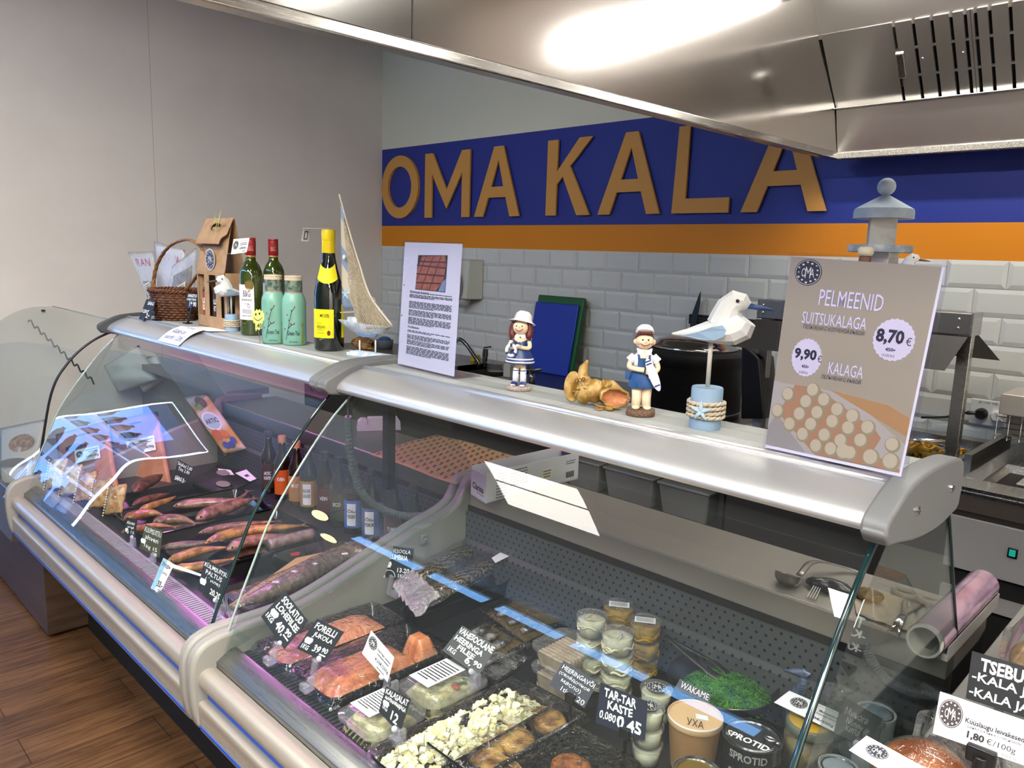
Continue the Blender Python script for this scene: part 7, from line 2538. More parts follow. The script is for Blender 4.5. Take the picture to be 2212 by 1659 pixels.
for i in range(900):
    a = r_.uniform(0, 6.283); d = rb_ * .76 * math.sqrt(r_.random())
    zz = DECK + .045 + .033 * math.sqrt(max(0, 1 - (d / (rb_ * .78)) ** 2))
    p = Vector((bc_.x + .012 + d * math.cos(a), bc_.y - .004 + d * math.sin(a), zz))
    b = r_.uniform(0, 6.283); l = r_.uniform(.006, .014)
    mb.tube([p - Vector((l * math.cos(b), l * math.sin(b), .002)), p + Vector((0, 0, r_.uniform(.001, .005))), p + Vector((l * math.cos(b + .7), l * math.sin(b + .7), -.001))], .0011, 3)
o = mb.build('seaweed_salad', M_weed, None, smooth=True)
tag(o, 'heap of shredded bright green seaweed salad in the black bowl', 'salad', kind='stuff')
t = thing('serving_tongs', 'dark metal tongs standing in the seaweed bowl', 'tongs', onZ(1563, 1459, DECK + .08))
pA_, pB_ = onZ(1437, 1373, DECK + .12), onZ(1568, 1462, DECK + .075)
dd = (pB_ - pA_).normalized()
sd = Vector((-dd.y, dd.x, 0))
for s in (-1, 1):
    mb = MB(); mb.tube(smoothline([pA_, pA_.lerp(pB_, .25) + sd * .008 * s, pA_.lerp(pB_, .7) + sd * .02 * s, pB_ + sd * .016 * s], 5), [(.006, .0015)] * 11 + [(.011, .002)] * 5, 8); mb.build('arm', mat('dark_steel', '3c3b38', .25, .9), t, smooth=True)
deck_tag([(1469, 1466), (1537, 1500), (1531, 1521), (1457, 1487)], (1495, 1512), 'dark tag reading WAKAME hanging before the seaweed bowl', [('WAKAME', .1, .12, .95, .72, .0)], bz=DECK + .08, n=(.3, -.7, .6), holder=None, m=mat('blue_chalkboard', '10182f', .45), jit=.03)
# fish tail ornament, jar, cards and boxes at the right end
M_fig = mat('slate_blue_ceramic', '56647d', .35, c2='6d7c96', sc=30)
pb_ = onZ(1712, 1556, DECK + .02)
t = thing('fish_tail_ornament', 'blue ceramic fish standing on its head, tail fin up, behind the badge card', 'ornament', (pb_.x, pb_.y, DECK))
P_ = [Vector((pb_.x, pb_.y, DECK))] + [onY(x, y, pb_.y) for x, y in ((1704, 1540), (1716, 1510), (1733, 1482), (1740, 1466))]
kk_ = mpp(pb_)
mb = MB(); mb.tube(smoothline(P_, 6), [14 * kk_ + 6 * kk_ * math.sin(PI * i / 24) - 5 * kk_ * i / 24 for i in range(25)], 14); mb.build('body', mat('scaled_ceramic', '56647d', .35, c2='3d485e', sc=120, bump=.4), t, smooth=True)
T_ = P_[-1]
mb = MB()
for s, tip in ((-1, (1694, 1447)), (1, (1752, 1455))):
    E_ = onY(*tip, pb_.y)
    for i in range(6):
        f = i / 5
        A_2 = T_ + Vector((0, 0, .004)); B_2 = E_.lerp(onY(1728 + 6 * s, 1445, pb_.y), f)
        mb.tube([A_2, A_2.lerp(B_2, .5) + Vector((0, 0, .003)), B_2], [3.5 * kk_, 4.5 * kk_, 2.4 * kk_], 6)
mb.build('tail_fin', M_fig, t, smooth=True)
c = onZ(1750, 1560, DECK + .085)
r = 53 * mpp(c)
t = thing('pickle_jar', 'glass jar with a yellow lid behind the slanting badge card', 'jar', (c.x, c.y, DECK))
mb = MB(); mb.lathe([(0, 0), (r * .95, 0), (r, .006), (r, .06), (r * .9, .07), (r * .88, .074), (0, .074)], (c.x, c.y, DECK), 32); mb.build('glass', M_box, t, smooth=True, auto=50)
mb = MB(); mb.lathe([(0, .003), (r * .93, .003), (r * .95, .058), (0, .06)], (c.x, c.y, DECK), 28); mb.build('filling', mat('olive_pickle', '58492a', .4, c2='8a7a4c', sc=40), t, smooth=True)
mb = MB(); mb.lathe([(r * .92, .07), (r * .94, .072), (r * .94, .084), (r * .9, .087), (0, .087)], (c.x, c.y, DECK), 36); mb.build('lid', mat('grey_green_lid', '7f8374', .35, .4), t, smooth=True, auto=40)
mb = MB(); mb.lathe([(0, .0872), (r * .82, .0872), (r * .82, .0878), (0, .0878)], (c.x, c.y, DECK), 36); mb.build('lid_print', mat('lid_yellow', 'c8a23c', .4), t)
t, q = deck_tag([(1705, 1492), (1815, 1540), (1803.5, 1581), (1672, 1517)], (1745, 1560), 'white badge card with price lying across the yellow-lidded jar', None, m=M_paper, bz=DECK + .1, n=(.2, -.45, .85), holder=None, name='price_card', cat='card')
oma_logo(q, .3, .42, .15, .3, t)
write(q, [('8,00€/200g', .5, .72, .96, .9, .02), ('Marineeritud', .66, .28, .98, .4, .02), ('tuuninga oliivid', .62, .46, .98, .58, .01)], M_ink, t)
deck_tag([(1822, 1504), (1907.6, 1553), (1867, 1614), (1800.6, 1582)], (1850, 1595), 'dark chalk tag with Cyrillic handwriting right of the yellow-lidded jar', [('Минога', .15, .2, .75, .4), ('Nõmme', .25, .45, .72, .62), ('кипа', .3, .66, .7, .82)], n=(.2, -.7, .7), bz=.71, chalk=mat('dim_chalk', '9a9a98', .6))
c = onZ(1893, 1537, DECK + .14)
tin(Vector((c.x, c.y, DECK)), 40 * mpp(c), .14, 'blue_lid_tin', 'round tin with a pale blue printed lid behind the Cyrillic chalk tag', mat('pale_blue_print', '8ba3bd', .4, c2='d5dde6', sc=30), None, False, body=M_white)
c = onZ(1812, 1655, DECK + .05)
tin(Vector((c.x, c.y, DECK)), 42 * mpp(c), .05, 'white_lid_tin', 'white tin with a blue ringed lid at the bottom edge left of the loaf', mat('white_lid_blue_ring', 'c9cfd8', .4), None, False, body=M_white)
t = thing('empty_box', 'tall clear lidded box behind the pale blue tin', 'clear box', (4.06, -1.87, DECK))
mb = MB(); x0, x1, y0, y1 = 4.0, 4.13, -1.925, -1.84
loops(mb, [ring_at(x0, x1, y0, y1, .02, DECK, .012), ring_at(x0, x1, y0, y1, .02, DECK + .13, .004), ring_at(x0, x1, y0, y1, .02, DECK + .132, 0), ring_at(x0, x1, y0, y1, .02, DECK + .14, 0), ring_at(x0, x1, y0, y1, .02, DECK + .14, .01)]); mb.build('box', M_box, t, smooth=True, auto=45)
t = thing('cable_hose', 'ribbed cable hose sagging along the back at the right end of the case', 'hose', (4.1, -1.84, .72))
path = smoothline([onY(x, y, -1.85) for x, y in ((1868, 1390), (1885, 1430), (1915, 1468), (1960, 1492), (2015, 1504), (2070, 1512))], 14)
mb = MB(); mb.tube(path, [.008 + .0015 * (i % 2) for i in range(len(path))], 8); mb.build('corrugated_tube', mat('grey_hose', '5b5d60', .5), t)

# ------------------------------------------------------------ on the staff side worktop
WT0 = WT + .0005
t = thing('knife_sharpener', 'white rounded knife sharpener on the left case worktop', 'sharpener', onZ(819, 930, WT))
pa, pb = onZ(772, 932, WT0), onZ(866, 929, WT0)
zz = [onY(x, y, pa.y).z for x, y in ((800, 904),)]
ux_ = (pb - pa).normalized(); ln = (pb - pa).length; hh = 27 * mpp(pa)
vy = Vector((-ux_.y, ux_.x, 0))
mb = MB(); mb.prism([(0, 0), (ln, 0), (ln * .985, hh * .7), (ln * .93, hh * 1.0), (ln * .28, hh * 1.02), (ln * .245, hh * .95), (ln * .235, hh * .5), (ln * .225, hh * .5), (ln * .22, hh * .92), (ln * .1, hh * .95), (ln * .03, hh * .75)], lambda u, v: pa + ux_ * u + Vector((0, 0, v)), vy * .045)
mb.build('body', mat('white_lilac_plastic', 'dcd6de', .4), t, bev=.006)
# sheets of printed brown paper
q = Quad(*[onZ(x, y, WT + .004) for x, y in ((800, 983), (945, 940), (1125, 990), (985, 1050))])
if q.n.z < 0:
    q.n = -q.n
t = thing('wrapping_paper', 'stack of brown wrapping paper printed with small words between the two worktops', 'paper', q.at(.5, .5))
M_wrap = mat('brown_wrap', 'b08c62', .7)
pw = lambda u, v: q.at(u, v, .004 * math.sin(3 * u + 4 * v) ** 2 + .004 * (v > .9) * 0)
mb = MB(); mb.sheet(lambda u, v: pw(u, v) + UP * .002, 16, 14); mb.build('top_sheet', M_wrap, t, smooth=True, solid=.0008)
mb = MB(); mb.sheet(lambda u, v: q.at(u * .96 + .06, v * .99 + .04, -.001 - .03 * max(0, v - .85) * 0), 6, 6); mb.build('lower_sheet', mat('brown_wrap_dark', '94734c', .7), t, solid=.0008)
mb = MB()
vs, fs = text_mesh('KAKA', .03)
for r in range(12):
    for c in range(10):
        u0, v0 = .03 + c * .097 + (.045 if r % 2 else 0), .04 + r * .08
        if u0 > .93:
            continue
        mb.add([pw(u0 + .001, v0) + UP * .0032, pw(u0 + .052, v0 - .012) + UP * .0032, pw(u0 + .056, v0 + .008) + UP * .0032, pw(u0 + .005, v0 + .02) + UP * .0032], [(0, 1, 2, 3)])
        mb.add([pw(u0 + .06 + .013 * math.cos(a), v0 - .008 + .018 * math.sin(a)) + UP * .0033 for a in [2 * PI * i / 8 for i in range(8)]], [tuple(range(8))])
mb.build('print', mat('brown_print', '5d4630', .7), t)
# white dispenser box
b = [onZ(x, y, WT0) for x, y in ((1017, 1068), (1049, 1088), (1248, 1035))]
hb_ = onY(1017, 1005, b[0].y).z - WT0
t = thing('glove_box', 'open white cardboard box with a barcode lying across the worktop', 'box', b[1])
e1 = (b[0] - b[1]); e2 = (b[2] - b[1]); e1.z = e2.z = 0
e1n = Vector((-e2.y, e2.x, 0)).normalized() * e1.length * .9
B0, B1, B2, B3 = b[1], b[1] + e2, b[1] + e2 + e1, b[1] + e1
z1 = Vector((0, 0, hb_))
mb = MB()
th_ = .003
for P, Q in ((B0, B1), (B1, B2), (B2, B3), (B3, B0)):
    d = (Q - P).normalized(); nn_ = Vector((-d.y, d.x, 0)) * th_
    h1 = z1 if (P, Q) != (B3, B0) else z1 * .92
    mb.hexa([P, Q, Q + nn_, P + nn_, P + h1, Q + h1, Q + nn_ + h1, P + nn_ + h1])
mb.hexa([B0, B1, B2, B3] + [p + Vector((0, 0, .003)) for p in (B0, B1, B2, B3)])
mb.build('carton', mat('white_carton', 'cfcfd4', .5), t)
fq_ = Quad(B0 + z1, B1 + z1, B1, B0)
small_print(fq_, [(.1, .1 + .1 * i, .2, .035) for i in range(9)] + [(.24, .1 + .1 * i, .42, .03) for i in range(6)] + [(.85, .24, .96, .03), (.85, .32, .96, .03)], M_ink, t)
patch(fq_, [(.57, .3), (.7, .3), (.7, .72), (.57, .72)], 'sticker', mat('cream_label', 'd9d6c4', .6), t)
small_print(fq_, [(.59, .4, .68, .04), (.59, .5, .68, .04), (.6, .6, .67, .04)], M_ink, t, .001)
mb = MB()
for i in range(14):
    u = .85 + .1 * i / 14
    mb.add([fq_.at(u, .62, .0008), fq_.at(u + .003 + .002 * (i % 3), .62, .0008), fq_.at(u + .003 + .002 * (i % 3), .84, .0008), fq_.at(u, .84, .0008)], [(0, 1, 2, 3)])
mb.build('barcode', M_ink, t)
sq_ = Quad(B3 + z1, B0 + z1, B0, B3)
write(sq_, [('Clarina', .12, .5, .85, .72, .02)], M_ink, t)
patch(sq_, [(.4, .78), (.85, .8), (.85, .82), (.4, .8)], 'red_line', M_red, t)
mb = MB(); mb.tube([B1 + (B2 - B1) * .5 + z1 * .9 - e2 * .06, B1 + (B2 - B1) * .5 + z1 * .9 - e2 * .02], .018, 16); mb.build('roll', mat('violet_roll', '4b3a66', .3), t, smooth=True)
# corrugated cable hose
M_hose = mat('grey_hose', '5b5d60', .5)
t = thing('cable_hose', 'grey corrugated cable hose looping down beside the divider', 'hose', onX(757, 850, 2.9))
path = smoothline([onX(752, 900, 2.88), onX(755, 960, 2.86), onX(766, 1020, 2.84), onX(782, 1065, 2.83), onX(818, 1096, 2.83), onX(865, 1113, 2.84), onX(910, 1114, 2.86), onX(955, 1102, 2.89)], 14)
mb = MB(); mb.tube(path, [.0095 + .0018 * (i % 2) for i in range(len(path))], 10); mb.build('corrugated_tube', M_hose, t, smooth=False)
mb = MB(); mb.tube(smoothline([onX(758, 838, 2.9), onX(752, 868, 2.89), onX(752, 902, 2.88)], 5), .0025, 6); mb.build('wire', M_ggrey, t, smooth=True)

# cling film roll in its box, scissors, ladle, fork, crumpled bag
n_, f_ = onZ(1996, 1386, WT + .036), onZ(2122, 1262, WT + .036)
kf = mpp(n_)
ax_ = (f_ - n_).normalized()
t = thing('cling_film_roll', 'big violet-tinted roll of cling film lying in its grey box', 'film roll', (n_ + f_) / 2)
mb = MB()
sdv = Vector((-ax_.y, ax_.x, 0))
tb = lambda p, r: mb.tube([p], r, 8)
mb.tube([n_ + ax_ * .008, f_], 38 * kf, 32, caps=False)
mb.build('film', mat('violet_film', '8a6a84', .12, c2='b795a8', sc=9, stretch=(1, 1, 6), coat=.7), t, smooth=True)
mb = MB()
for r0 in (36 * kf,):
    mb.tube([n_, n_ + ax_ * .02], 36.5 * kf, 32, caps=False); mb.tube([n_, n_ + ax_ * .3], 31 * kf, 32, caps=False)
mb.build('core', mat('card_core', 'c6bdb2', .6), t, smooth=True)
a1 = sdv; a2 = ax_.cross(sdv)
mb = MB()
for i in range(32):
    t0, t1 = 2 * PI * i / 32, 2 * PI * (i + 1) / 32
    mb.add([n_ + a1 * (r * math.cos(w)) + a2 * (r * math.sin(w)) for r, w in ((31 * kf, t0), (36.5 * kf, t0), (36.5 * kf, t1), (31 * kf, t1))], [(0, 1, 2, 3)])
mb.build('core_rim', mat('white_rim', 'd5d2cc', .5), t)
zb = WT0
w_ = 40 * kf
P4 = [n_ + ax_ * .03 - sdv * w_, n_ + ax_ * .03 + sdv * w_, f_ + sdv * w_, f_ - sdv * w_]
t = thing('film_box', 'low grey cardboard box under the cling film roll', 'box', (n_.x, n_.y, zb))
mb = MB(); L0 = [Vector((p.x, p.y, zb)) for p in P4]; L1 = [Vector((p.x, p.y, zb + .012)) for p in P4]
mb.hexa(L0 + L1)
for P, Q in ((0, 3), (1, 2), (2, 3)):
    A_3, B_3 = L1[P], L1[Q]
    d = (B_3 - A_3).normalized(); nn_ = Vector((-d.y, d.x, 0)) * .002
    mb.hexa([A_3, B_3, B_3 + nn_, A_3 + nn_] + [p + Vector((0, 0, .014)) for p in (A_3, B_3, B_3 + nn_, A_3 + nn_)])
mb.build('carton', mat('grey_carton', '8d8a86', .6), t)
# napkin and brown glove
q = Quad(*[onZ(x, y, WT + .001) for x, y in ((1840, 1268), (1960, 1290), (1990, 1378), (1850, 1330))])
if q.n.z < 0:
    q.n = -q.n
t = thing('paper_napkin', 'crumpled pale paper under the scissors on the worktop', 'paper', q.at(.5, .5))
mb = MB(); mb.sheet(lambda u, v: q.at(u, v, .002 + .003 * math.sin(9 * u + 4 * v) ** 2), 14, 10); mb.build('sheet', mat('beige_paper', 'b5aa98', .7), t, smooth=True)
p = onZ(1880, 1285, WT + .015)
o = MB(); o.ball(p, (.028, .022, .012), 18, 12); o = o.build('brown_cloth', mat('brown_leaf', '7d6a48', .7, c2='5c4c32', sc=40), None, smooth=True, disp=(.012, .02)); tag(o, 'lump of brown folded cloth on the pale paper beside the scissors', 'cloth')
t = thing('kitchen_scissors', 'steel scissors with blue-lined taupe handles on the worktop', 'scissors', onZ(1958, 1315, WT))
zs = WT + .008
piv = onZ(1953, 1325, zs)
for cpx, tip in (((1956, 1282), (1938, 1378)), ((2008, 1297), (1920, 1365))):
    c = onZ(*cpx, zs); tp = onZ(*tip, zs)
    e_ = onZ(cpx[0] + 22, cpx[1], zs); rx = (e_ - c).length
    mb = MB(); mb.tube([c + Vector((rx * math.cos(w), rx * .75 * math.sin(w), 0)) for w in [2 * PI * i / 22 for i in range(23)]], .0065, 8, caps=False); mb.tube([piv, piv.lerp(c, .55)], .006, 8); mb.build('handle', mat('taupe_handle', '8c7f6a', .4), t, smooth=True)
    mb = MB(); mb.tube([c + Vector((rx * .85 * math.cos(w), rx * .62 * math.sin(w), .001)) for w in [2 * PI * i / 22 for i in range(23)]], .003, 6, caps=False); mb.build('handle_lining', mat('violet_blue_lining', '4f5a94', .4), t, smooth=True)
    mb = MB(); mb.tube([piv + (piv - tp) * .1, piv, tp], [(.006, .0015), (.008, .0018), (.0012, .001)], 8); mb.build('blade', M_chrome, t, smooth=True)
t = thing('steel_ladle', 'small steel ladle lying on the worktop near the right end', 'ladle', onZ(1702, 1240, WT))
c = onZ(1702, 1240, WT + .024); r = 27 * mpp(c)
mb = MB(); mb.lathe([(r, 0), (r * .92, -r * .45), (r * .6, -r * .8), (0, -r * .9), (0, -r * .87), (r * .57, -r * .77), (r * .88, -r * .43), (r * .96, 0)], c, 24, Matrix.Rotation(-.35, 4, 'X'), close=True); mb.build('bowl', M_steeld, t, smooth=True)
mb = MB(); mb.tube(smoothline([c + Vector((r * .8, r * .3, .002)), onZ(1760, 1213, WT + .028), onZ(1835, 1228, WT + .01), onZ(1862, 1240, WT + .004)], 5), [(.008, .0018)] * 16, 8); mb.build('handle', M_steeld, t, smooth=True)
p = onZ(1795, 1268, WT + .012)
o = MB(); o.ball(p, (.05, .022, .014), 22, 14); o = o.build('dark_bag', mat('dark_wrapper', '1d1f24', .25), None, smooth=True, disp=(.014, .02)); tag(o, 'crumpled dark wrapper on the worktop beside the ladle', 'wrapper')
t = thing('plastic_fork', 'pale fork with tines toward the glass beside the dark wrapper', 'fork', onZ(1760, 1275, WT))
A_4, B_4 = onZ(1752, 1292, WT + .006), onZ(1775, 1250, WT + .016)
mb = MB()
dd = (B_4 - A_4); s_ = Vector((dd.y, -dd.x, 0)).normalized()
for i in range(4):
    mb.tube([A_4 + s_ * .005 * (i - 1.5), A_4 + dd * .6 + s_ * .0045 * (i - 1.5)], .0012, 5)
mb.hexa([A_4 + dd * .6 - s_ * .008, A_4 + dd * .6 + s_ * .008, B_4 + s_ * .005, B_4 - s_ * .005] + [p_ + UP * .0015 for p_ in (A_4 + dd * .6 - s_ * .008, A_4 + dd * .6 + s_ * .008, B_4 + s_ * .005, B_4 - s_ * .005)])
mb.build('tines', mat('fork_white', 'cfcac4', .4), t)

# ------------------------------------------------------------ side counter at the right end, nearest the camera
sc = thing('side_counter', 'grey side counter at the right end of the case with boxed pastries', 'counter', (4.65, -2.0, 0))
mb = MB(); mb.box2((4.232, -2.6, .81), (5.1, -1.3, .84)); mb.build('worktop', mat('pale_grey_worktop', '8c8c88', .4), sc, bev=.003)
mb = MB(); mb.box2((4.25, -2.55, 0), (5.05, -1.35, .81)); mb.build('cabinet', M_ggrey2, sc)


def clam(c, s, rz, label, fill, name='pastry_box'):
    t = thing(name, label, 'clear box', c, 'clear pastry boxes')
    x0, x1, y0, y1 = -s[0] / 2, s[0] / 2, -s[1] / 2, s[1] / 2
    h = s[2]
    M = Matrix.Translation(Vector(c)) @ Matrix.Rotation(rz, 4, 'Z')
    T = lambda L: [M @ Vector(p) for p in L]
    mb = MB(); loops(mb, [T(ring_at(x0, x1, y0, y1, .02, 0, .01)), T(ring_at(x0, x1, y0, y1, .02, h * .45, .003)), T(ring_at(x0, x1, y0, y1, .02, h * .47, -.006)), T(ring_at(x0, x1, y0, y1, .02, h * .53, -.006)), T(ring_at(x0, x1, y0, y1, .02, h * .55, .002)), T(ring_at(x0, x1, y0, y1, .03, h, .022)), ]); mb.build('box', M_box, t, smooth=True, auto=40)
    fill(t, M, x0, x1, y0, y1, h)
    return t


M_past = mat('golden_pastry', 'b98f58', .6, c2='8a6230', sc=30, bump=.4)


def pastries(t, M, x0, x1, y0, y1, h):
    for i in range(3):
        mb = MB(); mb.ball(M @ Vector((x0 + (x1 - x0) * (.25 + .25 * i), (y0 + y1) / 2, h * .42)), ((x1 - x0) * .2, (y1 - y0) * .36, h * .25), 16, 10); mb.build('pastry', M_past, t, smooth=True, disp=(.006, .02))


def brownies(t, M, x0, x1, y0, y1, h):
    r_ = random.Random(2)
    mb = MB()
    for i in range(26):
        mb.box(M @ Vector((r_.uniform(x0 + .025, x1 - .025), r_.uniform(y0 + .025, y1 - .025), .012 + h * .4 * r_.random())), (.034, .014, .012), M=Matrix.Rotation(r_.uniform(0, 3), 4, 'Z') @ Matrix.Rotation(r_.uniform(-.4, .4), 4, 'X'))
    o = mb.build('rye_sticks', mat('dark_rye', '24140c', .7, c2='3c2314', sc=40, bump=.5), t, bev=.002)
    o['kind'] = 'stuff'


c = onZ(2185, 1410, .9); c.z = .8405
c.x = max(c.x, 4.32)
clam(c + Vector((.03, .05, 0)), (.16, .16, .1), .15, 'clear pastry box with golden turnovers behind the TSEBUREK tag', pastries)
c = onZ(1985, 1610, .9)
clam(Vector((4.298, -2.165, .8405)), (.1, .12, .088), .2, 'clear box of dark rye sticks left of the white garlic bread card', brownies)
clam(Vector((4.415, -2.04, .8405)), (.12, .11, .1), .1, 'clear box of dark rye sticks behind the white garlic bread card', brownies)
# loaf in shiny film
L_ = onZ(1945, 1672, .9)
t = thing('wrapped_bread', 'brown loaf in shiny film at the bottom edge under the badge card', 'bread', (4.295, -2.305, .8405))
mb = MB(); mb.ball((4.295, -2.305, .895), (.058, .05, .054), 24, 14); mb.build('loaf', mat('rye_loaf', '6a3a1c', .35, c2='8c5428', sc=20, bump=.3, coat=.8), t, smooth=True)
mb = MB(); mb.ball((4.295, -2.305, .8955), (.061, .053, .0545), 30, 18); mb.build('film', M_film, t, smooth=True, disp=(.004, .01))
ct, cq = None, None
p0 = Vector((4.295, -2.31, .958))
q = quad_px([(1872, 1589), (2005, 1662), (1965, 1700), (1834, 1620)], p0, (.25, -.35, .9))
t = thing('price_card', 'white badge card lying on the film-wrapped loaf', 'card', q.at(.5, .5))
plate(q, 'card', M_paper, t, .0008)
oma_logo(q, .3, .42, .17, .3, t)
# big card on a black clip
p0 = Vector((4.38, -2.3, .96))
q = quad_px([(2031, 1493.5), (2260, 1572), (2236, 1662), (2014.8, 1584)], p0, (.05, -.9, .45))
t = thing('price_card', 'large white card reading Küüslaugu leivakesed 1,80€ at the right edge', 'card', q.at(.5, 1))
plate(q, 'card', M_paper, t, .0008)
oma_logo(q, .14, .42, .12, .33, t, dark=mat('logo_brown', '2f2628', .5))
write(q, [('Küüslaugu leivakesed', .29, .38, .85, .54, .02), ('Гренки ржаные с чесноком', .3, .52, .83, .62), ('1,80', .33, .66, .5, .86, .04), ('€/100g', .52, .68, .8, .86), ('18.00 €/kg', .68, .9, .82, .97)], M_ink, t)
write(q, [('OÜ Mann Grupp', .44, .17, .78, .26)], mat('grey_ink', '9a9aa0', .6), t)
b = q.at(.5, 1.12)
mb = MB(); mb.box(b - q.n * .002, (.03, .01, .02)); mb.tube([b, (b.x, b.y + .01, .8425)], .008, 8); mb.box((b.x, b.y + .01, .844), (.05, .04, .007)); mb.build('clip', M_black, t, bev=.002)
p0 = Vector((4.36, -2.0, .93))
q = quad_px([(2100, 1406), (2290, 1462), (2272, 1570), (2086, 1508)], p0, (.05, -.92, .38))
t = thing('price_tag', 'black chalk tag reading TSEBUREK at the right edge before the pastry box', 'price tag', q.at(.5, 1))
plate(q, 'board', M_slate, t, .0015)
write(q, [('TSEBUREK', .12, .08, .96, .36, .035), ('-KALA JA RIIS', .04, .4, 1.15, .64, .02), ('-KALA JA', .03, .72, .75, .96, .02)], M_chalk, t, jit=.03)
mb = MB(); b = q.at(.4, 1); mb.tube([b, (b.x, b.y + .015, .8425)], .006, 8); mb.box((b.x, b.y + .015, .844), (.05, .035, .006)); mb.build('clip', M_black, t)

# ------------------------------------------------------------ smoked fish in the left case
GR = 'black trays of smoked fish'
for x0, x1, lab in ((1.66, 1.84, 'narrow black tray of small dried fish behind the snack packs'), (1.855, 2.14, 'black tray of pink-brown smoked fish, second from the snack packs'),
                    (2.155, 2.5, 'black tray of golden smoked fish in the middle of the left case'), (2.52, 2.85, 'black tray with film-wrapped fish on brown paper next to the divider')):
    tray('fish_tray', lab, (x0, x1, -2.42, -1.98), .03, cat='fish tray', group=GR, film=False)
M_smk = [mat('smoked_golden', '6e451d', .35, c2='a87838', sc=34, coat=.4, bump=.5, bsc=60), mat('smoked_brown', '4e3226', .4, c2='7d5a44', sc=36, coat=.3, bump=.5, bsc=60), mat('smoked_pink', '5c3a30', .35, c2='93685a', sc=34, coat=.4, bump=.5, bsc=60),
         mat('smoked_orange', '74401c', .35, c2='9e6430', sc=34, coat=.4, bump=.5, bsc=60), mat('dried_dark', '38190e', .45, c2='6a3a22', sc=50, coat=.3, bump=.7, bsc=60), mat('smoked_grey', '463833', .4, c2='6e5a52', sc=50, bump=.5, bsc=60)]


def sf(px, r, mi, label, z=.615, flat=.8, tail=True):
    P = zpath(px, z)
    fish('smoked_fish', label, P, r * mpp(P[len(P) // 2]), M_smk[mi], 'fish', 'smoked fish in the left case', flat, tail)


sf([(374, 1094), (415, 1088), (460, 1085), (510, 1082), (536, 1062)], 13, 2, 'pinkish smoked fish at the back of the second tray, tail raised')
sf([(424, 1122), (455, 1108), (490, 1096), (520, 1086), (545, 1078)], 17, 2, 'plump pinkish smoked fish with its head to the left in the second tray')
sf([(268, 1122), (295, 1113), (325, 1108), (352, 1112)], 13, 3, 'orange smoked fish at the left end of the second tray')
sf([(330, 1130), (360, 1122), (392, 1122), (420, 1130)], 14, 1, 'pale brown smoked fish in the middle of the second tray')
sf([(262, 1150), (300, 1142), (340, 1136), (375, 1138)], 10, 3, 'slim orange smoked fish at the front of the second tray')
sf([(440, 1175), (490, 1156), (545, 1145), (610, 1140), (650, 1135)], 14, 0, 'golden smoked fish stretched across the back of the third tray')
sf([(490, 1188), (530, 1172), (580, 1163), (640, 1158)], 16, 2, 'pink-headed smoked fish at the right of the third tray')
sf([(360, 1215), (400, 1200), (440, 1188), (490, 1182)], 13, 0, 'golden smoked fish before the KUUMSUITSU tag in the third tray')
sf([(372, 1228), (410, 1226), (455, 1218), (500, 1208)], 12, 0, 'golden smoked fish nearest the glass in the third tray')
sf([(345, 1184), (390, 1178), (430, 1174), (475, 1168)], 10, 5, 'long grey-brown smoked fish beneath the golden ones')
sf([(428, 1152), (480, 1140), (540, 1132), (600, 1126)], 10, 1, 'dark mauve smoked fish along the back edge of the third tray')
sf([(290, 1062), (310, 1046), (335, 1034), (350, 1025)], 15, 4, 'reddish dried fish leaning on the kraft packs', .63, tail=False)
sf([(285, 1092), (315, 1080), (345, 1072), (365, 1066)], 10, 4, 'dark dried fish lying in the narrow tray', tail=False)
sf([(300, 1102), (330, 1092), (360, 1082), (380, 1072)], 9, 0, 'yellow-brown dried fish in the narrow tray', tail=False)
P = zpath([(578, 1178), (625, 1166), (676, 1154)], .62)
t = thing('sausage_roll', 'film-wrapped pinkish roll at the right of the golden smoked fish', 'roll', P[1])
mb = MB(); mb.tube(smoothline(P, 6), 13 * mpp(P[1]), 14); mb.build('filling', mat('mauve_meat', '80605c', .4, c2='a08480', sc=40), t, smooth=True)
mb = MB(); mb.tube(smoothline(P, 6), 13.8 * mpp(P[1]), 14); mb.build('film', M_film, t, smooth=True)
q = Quad(*[onZ(x, y, .613) for x, y in ((640, 1205), (800, 1172), (815, 1195), (490, 1310))])
q.n = UP
t = thing('wrapping_paper', 'strip of brown printed paper under the wrapped fish by the divider', 'paper', q.at(.5, .5)); plate(q, 'sheet', M_wrap, t, .001)
P = zpath([(830, 1180), (760, 1196), (700, 1222), (630, 1256), (560, 1288), (500, 1312)], .628)
fish('wrapped_carp', 'large grey-brown fish in clear film on brown paper next to the divider', P, 30 * mpp(P[2]), mat('carp_skin', '5d5248', .25, c2='7d6a5c', sc=70, bump=.3, coat=.6), 'fish', None, .75, False)
mb = MB(); mb.tube(smoothline([p + UP * .001 for p in P], 6), [(35 * mpp(P[2]), 24 * mpp(P[2]))] * 31, 16)
t = thing('fish_film', 'shiny clear film round the large fish by the divider', 'film', P[2]); mb.build('film', M_film, t, smooth=True, disp=(.008, .02))
for i, (x, y) in enumerate(((680, 1217), (636, 1234), (595, 1257), (745, 1196))):
    p = onZ(x, y, .655)
    mb = MB(); mb.box(p, (.017, .011, .001), rz=.4 * i); o = mb.build('price_chip', M_paper, None); tag(o, 'small white price chip on the wrapped fish, %s from the glass' % ['third', 'second', 'nearest', 'farthest'][i], 'price chip', 'price chips')
q = Quad(*[onZ(x, y, .6125) for x, y in ((590, 1196), (700, 1165), (745, 1180), (625, 1216))]); q.n = UP
o = plate(q, 'spare_tray', M_trayb, None, .004); tag(o, 'flat black tray with a small red print behind the wrapped fish', 'tray')
patch(q, disc(.25, .5, .1, .2, 9, -.4), 'red_print', M_red, o)
